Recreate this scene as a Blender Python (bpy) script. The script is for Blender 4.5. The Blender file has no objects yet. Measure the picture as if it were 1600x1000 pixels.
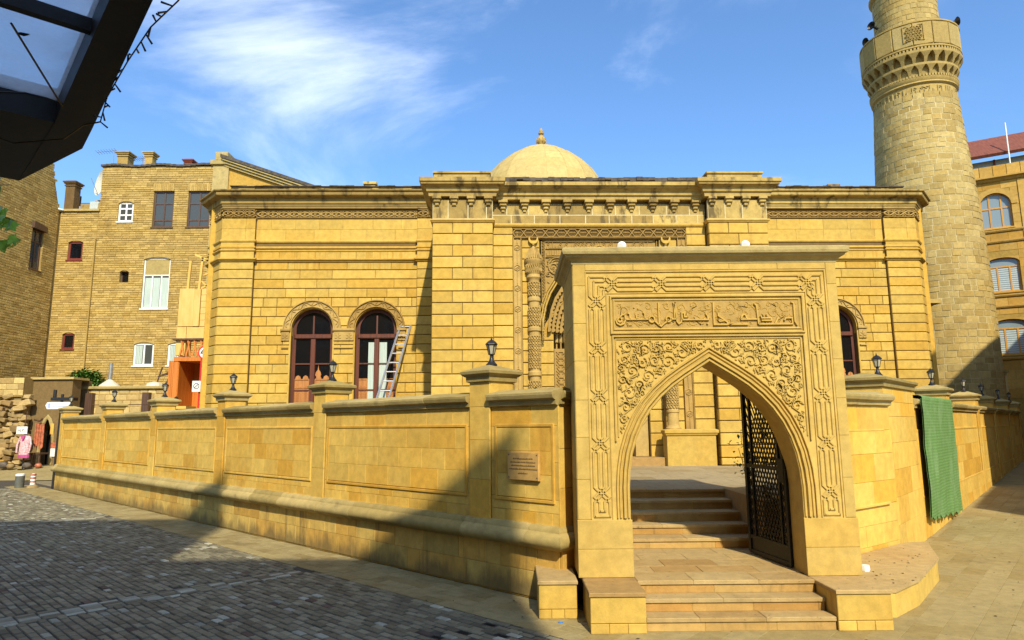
import bpy, bmesh, math, random
from mathutils import Vector, Matrix, noise as mnoise

random.seed(11)
S = bpy.context.scene
COL = S.collection
V = Vector
PI = math.pi
cos, sin = math.cos, math.sin

# ------------------------------------------------------------------ camera
CAM_Z = 2.2
PITCH, ROLL, FPX = math.radians(8.93), math.radians(0.5), 1050.0
_r = V((1, 0, 0)); _f = V((0, cos(PITCH), sin(PITCH))); _u = _r.cross(_f)
_r2 = cos(ROLL) * _r - sin(ROLL) * _u
_u2 = sin(ROLL) * _r + cos(ROLL) * _u
cd = bpy.data.cameras.new('camera')
cd.sensor_width = 36.0; cd.lens = FPX / 1600 * 36.0
cd.clip_start = 0.05; cd.clip_end = 3000
cam = bpy.data.objects.new('camera', cd); COL.objects.link(cam)
cam.matrix_world = Matrix(((_r2.x, _u2.x, -_f.x, 0), (_r2.y, _u2.y, -_f.y, 0), (_r2.z, _u2.z, -_f.z, CAM_Z), (0, 0, 0, 1)))
S.camera = cam

# ------------------------------------------------------------------ light
SUN_M, SUN_K = 0.18, 0.86                       # to-sun = (SUN_M, -1, SUN_K)
tosun = V((SUN_M, -1, SUN_K)).normalized()
sd = bpy.data.lights.new('sun', 'SUN'); sd.energy = 3.05; sd.angle = math.radians(0.8); sd.color = (1.0, 0.91, 0.70)
so = bpy.data.objects.new('sun', sd); COL.objects.link(so)
so.rotation_euler = tosun.to_track_quat('Z', 'Y').to_euler(); so.location = (6, -30, 30)

W_ = bpy.data.worlds.new('World'); S.world = W_; W_.use_nodes = True
nt = W_.node_tree; nt.nodes.clear()
def wn(t, **k):
    n = nt.nodes.new(t)
    for a, b in k.items(): setattr(n, a, b)
    return n
def wl(a, b): nt.links.new(a, b)
out = wn('ShaderNodeOutputWorld'); bg = wn('ShaderNodeBackground')
SKY_STRENGTH = 0.110
bg.inputs[1].default_value = SKY_STRENGTH
sky = wn('ShaderNodeTexSky', sky_type='NISHITA', sun_disc=False)
sky.sun_elevation = math.asin(tosun.z); sky.sun_rotation = math.atan2(tosun.x, tosun.y)
sky.air_density = 1.0; sky.dust_density = 0.9; sky.ozone_density = 2.5
tc = wn('ShaderNodeTexCoord'); sx = wn('ShaderNodeSeparateXYZ'); wl(tc.outputs['Generated'], sx.inputs[0])
def wm(op, a, b=None, clamp=False):
    n = wn('ShaderNodeMath', operation=op, use_clamp=clamp)
    for i, q in enumerate((a, b)):
        if q is None: continue
        if isinstance(q, (int, float)): n.inputs[i].default_value = q
        else: wl(q, n.inputs[i])
    return n.outputs[0]
zz = wm('MAXIMUM', sx.outputs[2], 0.0)
den = wm('ADD', zz, 0.22)
cx = wm('DIVIDE', sx.outputs[0], den); cy = wm('DIVIDE', sx.outputs[1], den)
cmb = wn('ShaderNodeCombineXYZ'); wl(cx, cmb.inputs[0]); wl(cy, cmb.inputs[1])
mp = wn('ShaderNodeMapping'); wl(cmb.outputs[0], mp.inputs[0])
mp.inputs['Location'].default_value = (9.35, 4.1, 0); mp.inputs['Rotation'].default_value = (0, 0, 0.5); mp.inputs['Scale'].default_value = (1.3, 1.7, 1)
n1 = wn('ShaderNodeTexNoise'); n1.inputs['Scale'].default_value = 1.0; n1.inputs['Detail'].default_value = 9; n1.inputs['Roughness'].default_value = 0.6; n1.inputs['Distortion'].default_value = 0.5
n2 = wn('ShaderNodeTexNoise'); n2.inputs['Scale'].default_value = 0.55; n2.inputs['Detail'].default_value = 2
wl(mp.outputs[0], n1.inputs['Vector']); wl(mp.outputs[0], n2.inputs['Vector'])
def ramp(src, a, b):
    n = wn('ShaderNodeMapRange', interpolation_type='SMOOTHSTEP')
    wl(src, n.inputs[0]); n.inputs[1].default_value = a; n.inputs[2].default_value = b
    return n.outputs[0]
cm = wm('MULTIPLY', ramp(n1.outputs[0], 0.44, 0.74), ramp(n2.outputs[0], 0.33, 0.58))
cm = wm('MULTIPLY', cm, ramp(sx.outputs[2], 0.0, 0.12))
cm = wm('MULTIPLY', cm, 0.45)
tint = wn('ShaderNodeMixRGB', blend_type='MULTIPLY'); tint.inputs[0].default_value = 1.0
wl(sky.outputs[0], tint.inputs[1]); tint.inputs[2].default_value = (0.72, 0.95, 1.14, 1)
mixc = wn('ShaderNodeMixRGB'); wl(cm, mixc.inputs[0]); wl(tint.outputs[0], mixc.inputs[1])
mixc.inputs[2].default_value = (9.6, 9.9, 10.4, 1)
wl(mixc.outputs[0], bg.inputs[0]); wl(bg.outputs[0], out.inputs[0])

S.view_settings.view_transform = 'Standard'
try: S.view_settings.look = 'None'
except Exception: pass
S.view_settings.gamma = 1.0; S.view_settings.use_curve_mapping = False
S.view_settings.exposure = 1.05
try:
    S.cycles.max_bounces = 6; S.cycles.diffuse_bounces = 4; S.cycles.transparent_max_bounces = 8
except Exception: pass

# ------------------------------------------------------------------ materials
def mat_base(name):
    m = bpy.data.materials.new(name); m.use_nodes = True
    return m, m.node_tree, m.node_tree.nodes['Principled BSDF']

class NT:
    def __init__(s, t): s.t = t
    def n(s, t, **k):
        q = s.t.nodes.new(t)
        for a, b in k.items(): setattr(q, a, b)
        return q
    def put(s, inp, v):
        if isinstance(v, bpy.types.NodeSocket): s.t.links.new(v, inp)
        else: inp.default_value = v
    def math(s, op, a, b=0.0, clamp=False):
        q = s.n('ShaderNodeMath', operation=op, use_clamp=clamp); s.put(q.inputs[0], a); s.put(q.inputs[1], b); return q.outputs[0]
    def noise(s, vec, scale, detail=4, rough=0.55, dist=0.0):
        q = s.n('ShaderNodeTexNoise'); s.put(q.inputs['Vector'], vec); s.put(q.inputs['Scale'], scale)
        q.inputs['Detail'].default_value = detail; q.inputs['Roughness'].default_value = rough; q.inputs['Distortion'].default_value = dist
        return q.outputs[0]
    def map(s, vec, scale):
        q = s.n('ShaderNodeMapping'); s.put(q.inputs[0], vec); q.inputs['Scale'].default_value = scale; return q.outputs[0]
    def smooth(s, v, a, b, c=0.0, d=1.0):
        q = s.n('ShaderNodeMapRange', interpolation_type='SMOOTHSTEP'); s.put(q.inputs[0], v)
        for i, x in enumerate((a, b, c, d)): q.inputs[i + 1].default_value = x
        return q.outputs[0]
    def mix(s, f, a, b, mode='MIX'):
        q = s.n('ShaderNodeMixRGB', blend_type=mode); s.put(q.inputs[0], f)
        for i, x in ((1, a), (2, b)):
            s.put(q.inputs[i], x if isinstance(x, bpy.types.NodeSocket) else (*x[:3], 1))
        return q.outputs[0]
    def pos(s): return s.n('ShaderNodeNewGeometry').outputs['Position']
    def rnd(s):
        a = s.n('ShaderNodeAttribute', attribute_name='rnd').outputs['Fac']
        b = s.n('ShaderNodeObjectInfo').outputs['Random']
        return s.math('FRACT', s.math('ADD', a, b))
    def bump(s, h, strength, dist, bsdf):
        q = s.n('ShaderNodeBump'); s.put(q.inputs['Height'], h); q.inputs['Strength'].default_value = strength; q.inputs['Distance'].default_value = dist
        s.t.links.new(q.outputs[0], bsdf.inputs['Normal'])

def stone(name, base, alt, var=0.25, altp=0.7, streak=0.4, dirt=(0.10, 0.065, 0.025), bump=0.35, fine=55.0, rough=0.85, broad=0.6, streak_scale=(2.6, 2.6, 0.42), speck=0.0, splash=0.0, thr=(0.52, 0.78)):
    """cut stone: each piece its own tint, broad mottling, run-off streaks, fine grain"""
    m, t, b = mat_base(name); g = NT(t)
    if not any(q in name for q in ('wall', 'plinth', 'paver')):
        base = tuple(x * 0.86 for x in base); alt = tuple(x * 0.86 for x in alt)
    p = g.pos(); r = g.rnd()
    r2 = g.math('FRACT', g.math('MULTIPLY', r, 17.31))
    nb = g.noise(p, broad, 5, 0.6)
    c = g.mix(g.smooth(r2, altp - 0.25, altp + 0.25), base, alt)
    c = g.mix(g.smooth(nb, 0.38, 0.68, 0.0, 0.55), c, alt)
    k = g.math('ADD', 1.0 - var / 2, g.math('MULTIPLY', r, var))
    nf = g.noise(p, fine, 4, 0.6)
    nm = g.noise(p, 7.0, 5, 0.62)
    k = g.math('MULTIPLY', k, g.math('ADD', 0.78, g.math('MULTIPLY', nf, 0.24)))
    k = g.math('MULTIPLY', k, g.smooth(nm, 0.2, 0.8, 0.86, 1.16))
    kc = g.n('ShaderNodeCombineXYZ')
    for i in range(3): g.put(kc.inputs[i], k)
    c = g.mix(1.0, c, kc.outputs[0], 'MULTIPLY')
    st = g.noise(g.map(p, streak_scale), 1.0, 6, 0.65, 0.4)
    sm = g.math('MULTIPLY', g.smooth(st, *thr), streak)
    if thr == (0.52, 0.78): sm = g.math('MULTIPLY', sm, g.smooth(g.noise(p, 0.5, 2), 0.4, 0.6, 0.25, 1.0))
    c = g.mix(sm, c, dirt)
    if splash:
        sz = g.n('ShaderNodeSeparateXYZ'); g.put(sz.inputs[0], p)
        lim = g.math('ADD', g.math('MULTIPLY', g.noise(g.map(p, (2.2, 2.2, 0.8)), 1.0, 5, 0.7), 0.75), -0.22)
        c = g.mix(g.math('MULTIPLY', g.smooth(g.math('SUBTRACT', sz.outputs[2], lim), -0.12, 0.16, 1.0, 0.0), splash), c, (0.09, 0.07, 0.035))
    if speck:
        sp = g.smooth(g.noise(p, 23.0, 2, 0.5), 0.66, 0.74, 0.0, speck)
        c = g.mix(sp, c, (0.03, 0.025, 0.02))
    g.put(b.inputs['Base Color'], c); b.inputs['Roughness'].default_value = rough
    b.inputs['Specular IOR Level'].default_value = 0.25
    g.bump(g.math('ADD', g.math('MULTIPLY', nf, 0.35), g.noise(p, 16.0, 5, 0.65)), bump, 0.012, b)
    return m

def plain(name, col, rough=0.6, metal=0.0, var=0.15, nscale=8.0, bump=0.1, spec=0.4, stretch=None):
    m, t, b = mat_base(name); g = NT(t); p = g.pos()
    v = g.map(p, stretch) if stretch else p
    n = g.noise(v, nscale, 5, 0.6)
    k = g.smooth(n, 0.25, 0.75, 1 - var, 1 + var)
    kc = g.n('ShaderNodeCombineXYZ')
    for i in range(3): g.put(kc.inputs[i], k)
    g.put(b.inputs['Base Color'], g.mix(1.0, col, kc.outputs[0], 'MULTIPLY'))
    b.inputs['Roughness'].default_value = rough; b.inputs['Metallic'].default_value = metal; b.inputs['Specular IOR Level'].default_value = spec
    if bump: g.bump(n, bump, 0.01, b)
    return m

def wood(name, col, dark, grain=(14, 14, 0.8)):
    m, t, b = mat_base(name); g = NT(t); p = g.pos()
    n = g.noise(g.map(p, grain), 1.0, 6, 0.6, 0.3)
    r = g.rnd()
    c = g.mix(g.smooth(n, 0.4, 0.7), col, dark)
    c = g.mix(g.math('MULTIPLY', r, 0.3), c, dark)
    g.put(b.inputs['Base Color'], c); b.inputs['Roughness'].default_value = 0.5
    g.bump(n, 0.2, 0.004, b)
    return m

def glassy(name, col, rough=0.06):
    m, t, b = mat_base(name)
    b.inputs['Base Color'].default_value = (*col, 1); b.inputs['Roughness'].default_value = rough
    b.inputs['Specular IOR Level'].default_value = 0.5
    return m

M = {}
M['lime'] = stone('limestone_ashlar', (0.635, 0.425, 0.095), (0.60, 0.355, 0.055), 0.20, 0.78, 0.6, (0.30, 0.155, 0.035), 0.35, streak_scale=(3.4, 3.4, 0.38), broad=0.8)
M['portal'] = stone('limestone_carved', (0.60, 0.41, 0.110), (0.565, 0.35, 0.068), 0.13, 0.78, 0.25, (0.28, 0.16, 0.05), 0.2, broad=0.9)
M['streaked'] = stone('limestone_streaked', (0.635, 0.425, 0.095), (0.60, 0.355, 0.055), 0.2, 0.75, 0.85, (0.40, 0.225, 0.03), 0.35, streak_scale=(8, 8, 0.22), thr=(0.49, 0.60), broad=0.8)
M['wall'] = stone('limestone_wall', (0.67, 0.44, 0.095), (0.63, 0.345, 0.045), 0.20, 0.72, 0.6, (0.36, 0.15, 0.02), 0.3, streak_scale=(3.2, 3.2, 0.6))
M['plinth'] = stone('limestone_plinth', (0.56, 0.385, 0.10), (0.50, 0.295, 0.06), 0.30, 0.65, 0.8, (0.12, 0.08, 0.03), 0.5, streak_scale=(5, 5, 0.5), splash=0.7)
M['coping'] = stone('limestone_coping', (0.52, 0.395, 0.155), (0.38, 0.28, 0.09), 0.2, 0.7, 0.6, (0.10, 0.075, 0.035), 0.5, streak_scale=(3, 3, 3))
M['cornice'] = stone('limestone_weathered', (0.58, 0.41, 0.125), (0.34, 0.225, 0.065), 0.30, 0.7, 0.9, (0.11, 0.075, 0.03), 0.5, broad=1.1, streak_scale=(2.6, 2.6, 0.9), thr=(0.50, 0.64))
M['carve'] = stone('limestone_ornament', (0.53, 0.36, 0.115), (0.42, 0.26, 0.07), 0.15, 0.7, 0.5, (0.10, 0.06, 0.02), 0.4)
M['joint'] = stone('stone_joint', (0.20, 0.125, 0.04), (0.16, 0.10, 0.035), 0.1, 0.7, 0.3, bump=0.3)
M['softjoint'] = stone('stone_backing', (0.42, 0.275, 0.06), (0.36, 0.22, 0.04), 0.1, 0.7, 0.3, bump=0.3)
M['mortar'] = stone('pale_mortar', (0.74, 0.63, 0.36), (0.66, 0.54, 0.28), 0.1, 0.7, 0.3, bump=0.4)
M['minaret'] = stone('minaret_stone', (0.50, 0.37, 0.135), (0.44, 0.30, 0.088), 0.28, 0.65, 0.45, (0.14, 0.085, 0.03), 0.9, fine=35)
M['dome'] = stone('dome_stone', (0.60, 0.45, 0.17), (0.56, 0.41, 0.145), 0.07, 0.7, 0.06, bump=0.12)
M['tar'] = plain('roofing_felt', (0.075, 0.06, 0.045), 0.9, var=0.5, nscale=6, bump=0.5)
M['brick'] = stone('yellow_brick', (0.57, 0.40, 0.13), (0.46, 0.30, 0.08), 0.30, 0.6, 0.75, (0.15, 0.09, 0.03), 0.9, fine=30, broad=0.35, streak_scale=(1.2, 1.2, 0.4))
M['brickback'] = stone('brick_mortar', (0.44, 0.30, 0.10), (0.36, 0.235, 0.075), 0.1, 0.7, 0.4)
M['brownbrick'] = stone('brown_brick', (0.27, 0.175, 0.065), (0.21, 0.125, 0.045), 0.35, 0.6, 0.5, (0.08, 0.05, 0.02), 0.9, fine=30)
M['brownback'] = stone('brown_mortar', (0.11, 0.07, 0.03), (0.09, 0.055, 0.025), 0.1, 0.7, 0.4)
M['ochre'] = stone('ochre_plaster', (0.55, 0.33, 0.06), (0.47, 0.26, 0.04), 0.1, 0.7, 0.3, bump=0.2)
M['redbrick'] = stone('red_brick', (0.33, 0.08, 0.035), (0.25, 0.06, 0.03), 0.3, 0.6, 0.3)
M['rubble'] = stone('rubble_stone', (0.46, 0.33, 0.14), (0.30, 0.19, 0.075), 0.6, 0.6, 0.5, (0.1, 0.07, 0.03), 1.0, fine=24)
M['shopwall'] = stone('shop_wall_stone', (0.56, 0.42, 0.17), (0.42, 0.29, 0.11), 0.4, 0.6, 0.5, (0.14, 0.1, 0.04), 0.9)
M['darkstone'] = stone('dark_brown_wall_stone', (0.27, 0.19, 0.075), (0.20, 0.13, 0.05), 0.3, 0.6, 0.6, (0.08, 0.055, 0.025), 1.0, fine=18)  # darker brown tone for the shop front wall
M['hotel'] = stone('hotel_stone', (0.56, 0.35, 0.085), (0.51, 0.285, 0.05), 0.2, 0.7, 0.25, bump=0.2)
M['step'] = stone('step_stone', (0.50, 0.35, 0.145), (0.42, 0.255, 0.085), 0.16, 0.7, 0.5, (0.13, 0.085, 0.035), 0.45, streak_scale=(2, 2, 2), speck=0.5)
M['riser'] = stone('riser_stone', (0.52, 0.33, 0.105), (0.46, 0.245, 0.06), 0.2, 0.6, 0.85, (0.10, 0.06, 0.02), 0.4, streak_scale=(9, 9, 0.8))
M['court'] = stone('court_paving', (0.40, 0.31, 0.17), (0.34, 0.25, 0.12), 0.12, 0.7, 0.4, bump=0.4, streak_scale=(2, 2, 2))
M['beige'] = stone('beige_paving', (0.385, 0.295, 0.125), (0.33, 0.24, 0.085), 0.08, 0.7, 0.8, (0.12, 0.09, 0.045), 0.6, fine=45, streak_scale=(1.2, 1.2, 1.2), broad=0.4, speck=0.55)
M['pave'] = stone('pale_pavement', (0.37, 0.295, 0.135), (0.30, 0.225, 0.09), 0.2, 0.7, 0.75, (0.11, 0.085, 0.045), 0.8, fine=40, streak_scale=(1.3, 1.3, 1.3), speck=0.4)
M['paver'] = stone('dark_paver', (0.21, 0.19, 0.12), (0.155, 0.135, 0.085), 0.75, 0.6, 0.5, (0.14, 0.125, 0.085), 0.9, fine=60, rough=0.6, streak_scale=(1.1, 1.1, 1.1), broad=0.3)
M['palepaver'] = stone('pale_paver', (0.42, 0.40, 0.30), (0.32, 0.30, 0.22), 0.4, 0.6, 0.5, (0.1, 0.09, 0.06), 0.7, fine=60, streak_scale=(3, 3, 3))
M['redpaver'] = stone('reddish_paver', (0.15, 0.085, 0.06), (0.11, 0.075, 0.055), 0.4, 0.6, 0.4, bump=0.7)
M['soil'] = plain('joint_sand', (0.055, 0.048, 0.036), 0.95, var=0.4, nscale=12, bump=0.5)
M['ground'] = plain('ground_earth', (0.20, 0.165, 0.10), 0.95, var=0.3, nscale=1.5, bump=0.3)
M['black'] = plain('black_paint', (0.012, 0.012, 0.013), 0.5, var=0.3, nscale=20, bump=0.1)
M['iron'] = plain('black_iron', (0.014, 0.014, 0.015), 0.45, 0.5, var=0.3, nscale=30, bump=0.2)
M['lantern'] = plain('lantern_metal', (0.035, 0.034, 0.034), 0.4, 0.6, var=0.3, nscale=40, bump=0.2)
M['lampglass'] = glassy('lamp_glass', (0.38, 0.36, 0.27), 0.2)
M['winwood'] = wood('mahogany_window_wood', (0.125, 0.030, 0.011), (0.055, 0.014, 0.006))
M['dark'] = glassy('dark_glass', (0.006, 0.006, 0.007), 0.05)
M['screenwood'] = wood('carved_orange_wood', (0.46, 0.20, 0.05), (0.28, 0.10, 0.025))
M['curtain'] = plain('pale_curtain', (0.40, 0.47, 0.42), 0.8, var=0.15, nscale=3, bump=0.1, stretch=(12, 12, 0.4))
M['white'] = plain('white_paint', (0.72, 0.72, 0.68), 0.5, var=0.06, bump=0.05)
M['glass'] = glassy('house_glass', (0.055, 0.06, 0.055), 0.05)
M['skytintglass'] = glassy('sky_reflection_tinted_glass', (0.36, 0.42, 0.42), 0.15)  # pale base colour paints the sky's reflection into the attic glazing
M['hotelglass'] = glassy('hotel_glass', (0.20, 0.25, 0.27), 0.08)
M['oldwood'] = wood('old_brown_wood', (0.10, 0.05, 0.028), (0.05, 0.026, 0.016))
M['redwood'] = wood('red_frame_wood', (0.20, 0.035, 0.02), (0.12, 0.02, 0.014))
M['yellowwood'] = wood('golden_window_wood', (0.55, 0.27, 0.03), (0.42, 0.19, 0.02))
M['blind'] = plain('slatted_blind', (0.42, 0.47, 0.46), 0.6, var=0.1)
M['orange'] = wood('orange_stained_timber', (0.58, 0.19, 0.02), (0.45, 0.13, 0.013))
M['timber'] = wood('raw_timber', (0.70, 0.42, 0.09), (0.58, 0.31, 0.05))
M['ply'] = wood('plywood_sheet', (0.66, 0.43, 0.12), (0.58, 0.35, 0.08), (5, 5, 1.2))
M['roofred'] = plain('red_brown_roof', (0.17, 0.05, 0.03), 0.7, var=0.3, nscale=3, bump=0.3, stretch=(8, 1, 1))
M['alu'] = plain('aluminium', (0.62, 0.62, 0.60), 0.35, 0.85, var=0.1, bump=0.05)
M['grey'] = plain('grey_metal', (0.30, 0.31, 0.31), 0.45, 0.5, var=0.2)
M['dish'] = plain('dish_paint', (0.52, 0.50, 0.40), 0.5, var=0.15)
M['bronze'] = plain('bronze_plaque', (0.52, 0.31, 0.09), 0.5, 0.15, var=0.2, nscale=9)
M['ink'] = plain('dark_lettering', (0.03, 0.018, 0.008), 0.7)
M['leaf'] = plain('green_leaf', (0.07, 0.16, 0.02), 0.5, var=0.5, nscale=6, bump=0.1)
M['leaf2'] = plain('plane_leaf', (0.20, 0.36, 0.035), 0.5, var=0.5, nscale=10, bump=0.1)
M['stem'] = plain('brown_stem', (0.09, 0.06, 0.03), 0.8)
M['redpaint'] = plain('red_paint', (0.55, 0.03, 0.025), 0.5)
M['pink'] = plain('pink_dress_cloth', (0.62, 0.38, 0.40), 0.9, var=0.5, nscale=14, bump=0.3)
M['magenta'] = plain('magenta_trim', (0.42, 0.07, 0.22), 0.9)
M['clay'] = plain('glazed_clay', (0.40, 0.12, 0.06), 0.4, var=0.4)
M['sack'] = plain('dark_cloth', (0.10, 0.08, 0.06), 0.9, var=0.5, nscale=5)

def rug_material():
    m, t, b = mat_base('green_rug_pile'); g = NT(t); p = g.pos()
    sp = g.n('ShaderNodeSeparateXYZ'); g.put(sp.inputs[0], p)
    w = g.math('SINE', g.math('MULTIPLY', sp.outputs[2], 105.0))
    n = g.noise(p, 60, 3); nb = g.noise(p, 1.8, 4)
    h = g.math('ADD', g.math('MULTIPLY', w, 0.14), n)
    c = g.mix(g.smooth(h, 0.2, 0.9), (0.095, 0.18, 0.052), (0.165, 0.285, 0.095))
    c = g.mix(g.smooth(nb, 0.45, 0.7, 0.0, 0.5), c, (0.19, 0.28, 0.13))
    g.put(b.inputs['Base Color'], c); b.inputs['Roughness'].default_value = 1.0; b.inputs['Specular IOR Level'].default_value = 0.1
    g.bump(h, 0.5, 0.012, b); return m
M['rug'] = rug_material()

def canopy_sheet():
    m, t, b = mat_base('dusty_clear_sheet'); g = NT(t)
    o = t.nodes['Material Output']
    tr = g.n('ShaderNodeBsdfTransparent'); tr.inputs[0].default_value = (0.93, 0.94, 0.95, 1)
    df = g.n('ShaderNodeBsdfTranslucent'); df.inputs[0].default_value = (0.85, 0.87, 0.88, 1)
    d2 = g.n('ShaderNodeBsdfDiffuse'); d2.inputs[0].default_value = (0.25, 0.26, 0.25, 1)
    mx = g.n('ShaderNodeMixShader'); mx.inputs[0].default_value = 0.2
    t.links.new(df.outputs[0], mx.inputs[1]); t.links.new(d2.outputs[0], mx.inputs[2])
    my = g.n('ShaderNodeMixShader')
    g.put(my.inputs[0], g.smooth(g.noise(g.pos(), 5, 5, 0.7), 0.3, 0.8, 0.35, 0.6))
    t.links.new(tr.outputs[0], my.inputs[1]); t.links.new(mx.outputs[0], my.inputs[2])
    t.links.new(my.outputs[0], o.inputs[0]); return m
M['sheet'] = canopy_sheet()

# ------------------------------------------------------------------ scene helpers
WM = {}
I4 = Matrix.Identity(4)
def link(o, parent=None, mw=None):
    COL.objects.link(o)
    mw = mw if mw is not None else I4
    WM[o.name] = mw.copy()
    if parent is not None:
        o.parent = parent
        o.matrix_basis = WM[parent.name].inverted() @ mw
    else:
        o.matrix_basis = mw
    return o

def tag(o, label=None, cat=None, group=None, kind=None):
    if label: o['label'] = label
    if cat: o['category'] = cat
    if group: o['group'] = group
    if kind: o['kind'] = kind
    return o

def thing(name, label, cat, loc=(0, 0, 0), group=None, mw=None):
    o = bpy.data.objects.new(name, None); o.empty_display_size = 0.2
    link(o, None, mw if mw is not None else Matrix.Translation(V(loc)))
    return tag(o, label, cat, group)

def copy_tree(o, mw, parent=None):
    c = o.copy(); COL.objects.link(c); WM[c.name] = mw.copy()
    if parent is None: c.parent = None; c.matrix_basis = mw
    else: c.parent = parent; c.matrix_basis = o.matrix_basis.copy()
    for ch in list(o.children):
        copy_tree(ch, mw @ ch.matrix_basis, c)
    return c

def frame(o, ex, ez=(0, 0, 1)):
    """surface frame: u along ex, v along ez, h outward"""
    ex = V(ex).normalized(); ez = V(ez).normalized(); en = ex.cross(ez); o = V(o)
    return Matrix(((ex.x, ez.x, en.x, o.x), (ex.y, ez.y, en.y, o.y), (ex.z, ez.z, en.z, o.z), (0, 0, 0, 1)))

class MB:
    def __init__(s): s.v = []; s.f = []; s.r = []; s.cr = 0.0
    def add(s, vs, fs):
        b = len(s.v); s.v.extend([tuple(q) for q in vs])
        for f in fs: s.f.append([b + i for i in f]); s.r.append(s.cr)
    def box(s, x0, y0, z0, x1, y1, z1, m=None):
        vs = [V((x, y, z)) for z in (z0, z1) for y in (y0, y1) for x in (x0, x1)]
        if m: vs = [m @ q for q in vs]
        s.add(vs, [(0, 2, 3, 1), (4, 5, 7, 6), (0, 1, 5, 4), (2, 6, 7, 3), (0, 4, 6, 2), (1, 3, 7, 5)])
    def block(s, m, u0, v0, u1, v1, h0, h1, c=0.0):
        if c <= 0:
            s.box(u0, v0, h0, u1, v1, h1, m); return
        c = min(c, (u1 - u0) * 0.4, (v1 - v0) * 0.4)
        L = [(u0, v0), (u1, v0), (u1, v1), (u0, v1)]
        K = [(u0 + c, v0 + c), (u1 - c, v0 + c), (u1 - c, v1 - c), (u0 + c, v1 - c)]
        vs = [m @ V((a, b, h0)) for a, b in L] + [m @ V((a, b, h1 - c)) for a, b in L] + [m @ V((a, b, h1)) for a, b in K]
        fs = [(8, 9, 10, 11)]
        for i in range(4):
            j = (i + 1) % 4
            fs += [(i, j, 4 + j, 4 + i), (4 + i, 4 + j, 8 + j, 8 + i)]
        s.add(vs, fs)
    def prism(s, poly, m, h0, h1, cap0=True):
        n = len(poly)
        vs = [m @ V((a, b, h0)) for a, b in poly] + [m @ V((a, b, h1)) for a, b in poly]
        fs = [tuple(range(n, 2 * n))] + ([tuple(reversed(range(n)))] if cap0 else [])
        for i in range(n):
            j = (i + 1) % n; fs.append((i, j, n + j, n + i))
        s.add(vs, fs)
    def sweep(s, prof, path, closed=False, caps=True):
        """moulding: profile [(offset outward, z)] run along plan path [(x, y)], outward = right of travel"""
        n = len(path); P = [V((a, b)) for a, b in path]; rings = []
        for i in range(n):
            d0 = (P[i] - P[i - 1]).normalized() if (i > 0 or closed) else None
            d1 = (P[(i + 1) % n] - P[i]).normalized() if (i < n - 1 or closed) else None
            d0 = d0 or d1; d1 = d1 or d0
            n0 = V((d0.y, -d0.x)); n1_ = V((d1.y, -d1.x))
            b = (n0 + n1_).normalized(); k = 1 / max(0.3, b.dot(n0))
            rings.append([(P[i].x + b.x * o * k, P[i].y + b.y * o * k, z) for o, z in prof])
        m = len(prof); vs = [q for r in rings for q in r]; fs = []
        for i in range(n if closed else n - 1):
            a, b = i * m, ((i + 1) % n) * m
            for j in range(m - 1): fs.append((a + j, b + j, b + j + 1, a + j + 1))
        if caps and not closed:
            fs.append(tuple(range(m))); fs.append(tuple((n - 1) * m + j for j in reversed(range(m))))
        s.add(vs, fs)
    def lathe(s, prof, n=16, m=None, a0=0.0, a1=2 * PI):
        m = m or I4; full = abs(a1 - a0 - 2 * PI) < 1e-6; k = n if full else n + 1; vs = []; fs = []
        for i in range(k):
            a = a0 + (a1 - a0) * i / n
            for r, z in prof: vs.append(m @ V((r * cos(a), r * sin(a), z)))
        q = len(prof)
        for i in range(n):
            a, b = i * q, ((i + 1) % k) * q
            for j in range(q - 1): fs.append((a + j, b + j, b + j + 1, a + j + 1))
        s.add(vs, fs)
        if full:
            s.add([vs[i * q] for i in range(k)], [tuple(reversed(range(k)))]); s.add([vs[i * q + q - 1] for i in range(k)], [tuple(range(k))])
    def tube(s, pts, r, n=5, r2=None):
        pts = [V(p) for p in pts]; rings = []
        for i, p in enumerate(pts):
            d = (pts[min(i + 1, len(pts) - 1)] - pts[max(i - 1, 0)]).normalized()
            a = d.cross(V((0, 0, 1)) if abs(d.z) < 0.9 else V((1, 0, 0))).normalized(); b = d.cross(a)
            t = i / max(1, len(pts) - 1); rr = r if r2 is None else r + (r2 - r) * t
            rings.append([p + a * rr * cos(2 * PI * k / n) + b * rr * sin(2 * PI * k / n) for k in range(n)])
        vs = [q for g in rings for q in g]; fs = []
        for i in range(len(pts) - 1):
            for k in range(n): fs.append((i * n + k, i * n + (k + 1) % n, (i + 1) * n + (k + 1) % n, (i + 1) * n + k))
        fs += [tuple(reversed(range(n))), tuple((len(pts) - 1) * n + k for k in range(n))]
        s.add(vs, fs)
    def ribbon(s, pts, w, h, mp, h0=0.0, closed=False, tp=0.5):
        """raised strap on a surface; pts in (u, v), mp(u, v, h) -> point"""
        n = len(pts); P = [V(p) for p in pts]; rows = []
        for i in range(n):
            a = P[i - 1] if (i > 0 or closed) else P[i]; b = P[(i + 1) % n] if (i < n - 1 or closed) else P[i]
            d0 = (P[i] - a); d1 = (b - P[i])
            d0 = d0.normalized() if d0.length > 1e-9 else d1.normalized()
            d1 = d1.normalized() if d1.length > 1e-9 else d0
            t = d0 + d1
            t = t.normalized() if t.length > 1e-6 else d0
            nn = V((-t.y, t.x)); k = min(1.8, 1 / max(0.4, nn.dot(V((-d0.y, d0.x)))))
            rows.append([mp(*(P[i] + nn * (q * w / 2 * k)), h0 + hh) for q, hh in ((-1, 0), (-tp, h), (tp, h), (1, 0))])
        vs = [q for r in rows for q in r]; fs = []
        for i in range(n if closed else n - 1):
            a, b = i * 4, ((i + 1) % n) * 4
            for j in range(3): fs.append((a + j, b + j, b + j + 1, a + j + 1))
        s.add(vs, fs)
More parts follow.
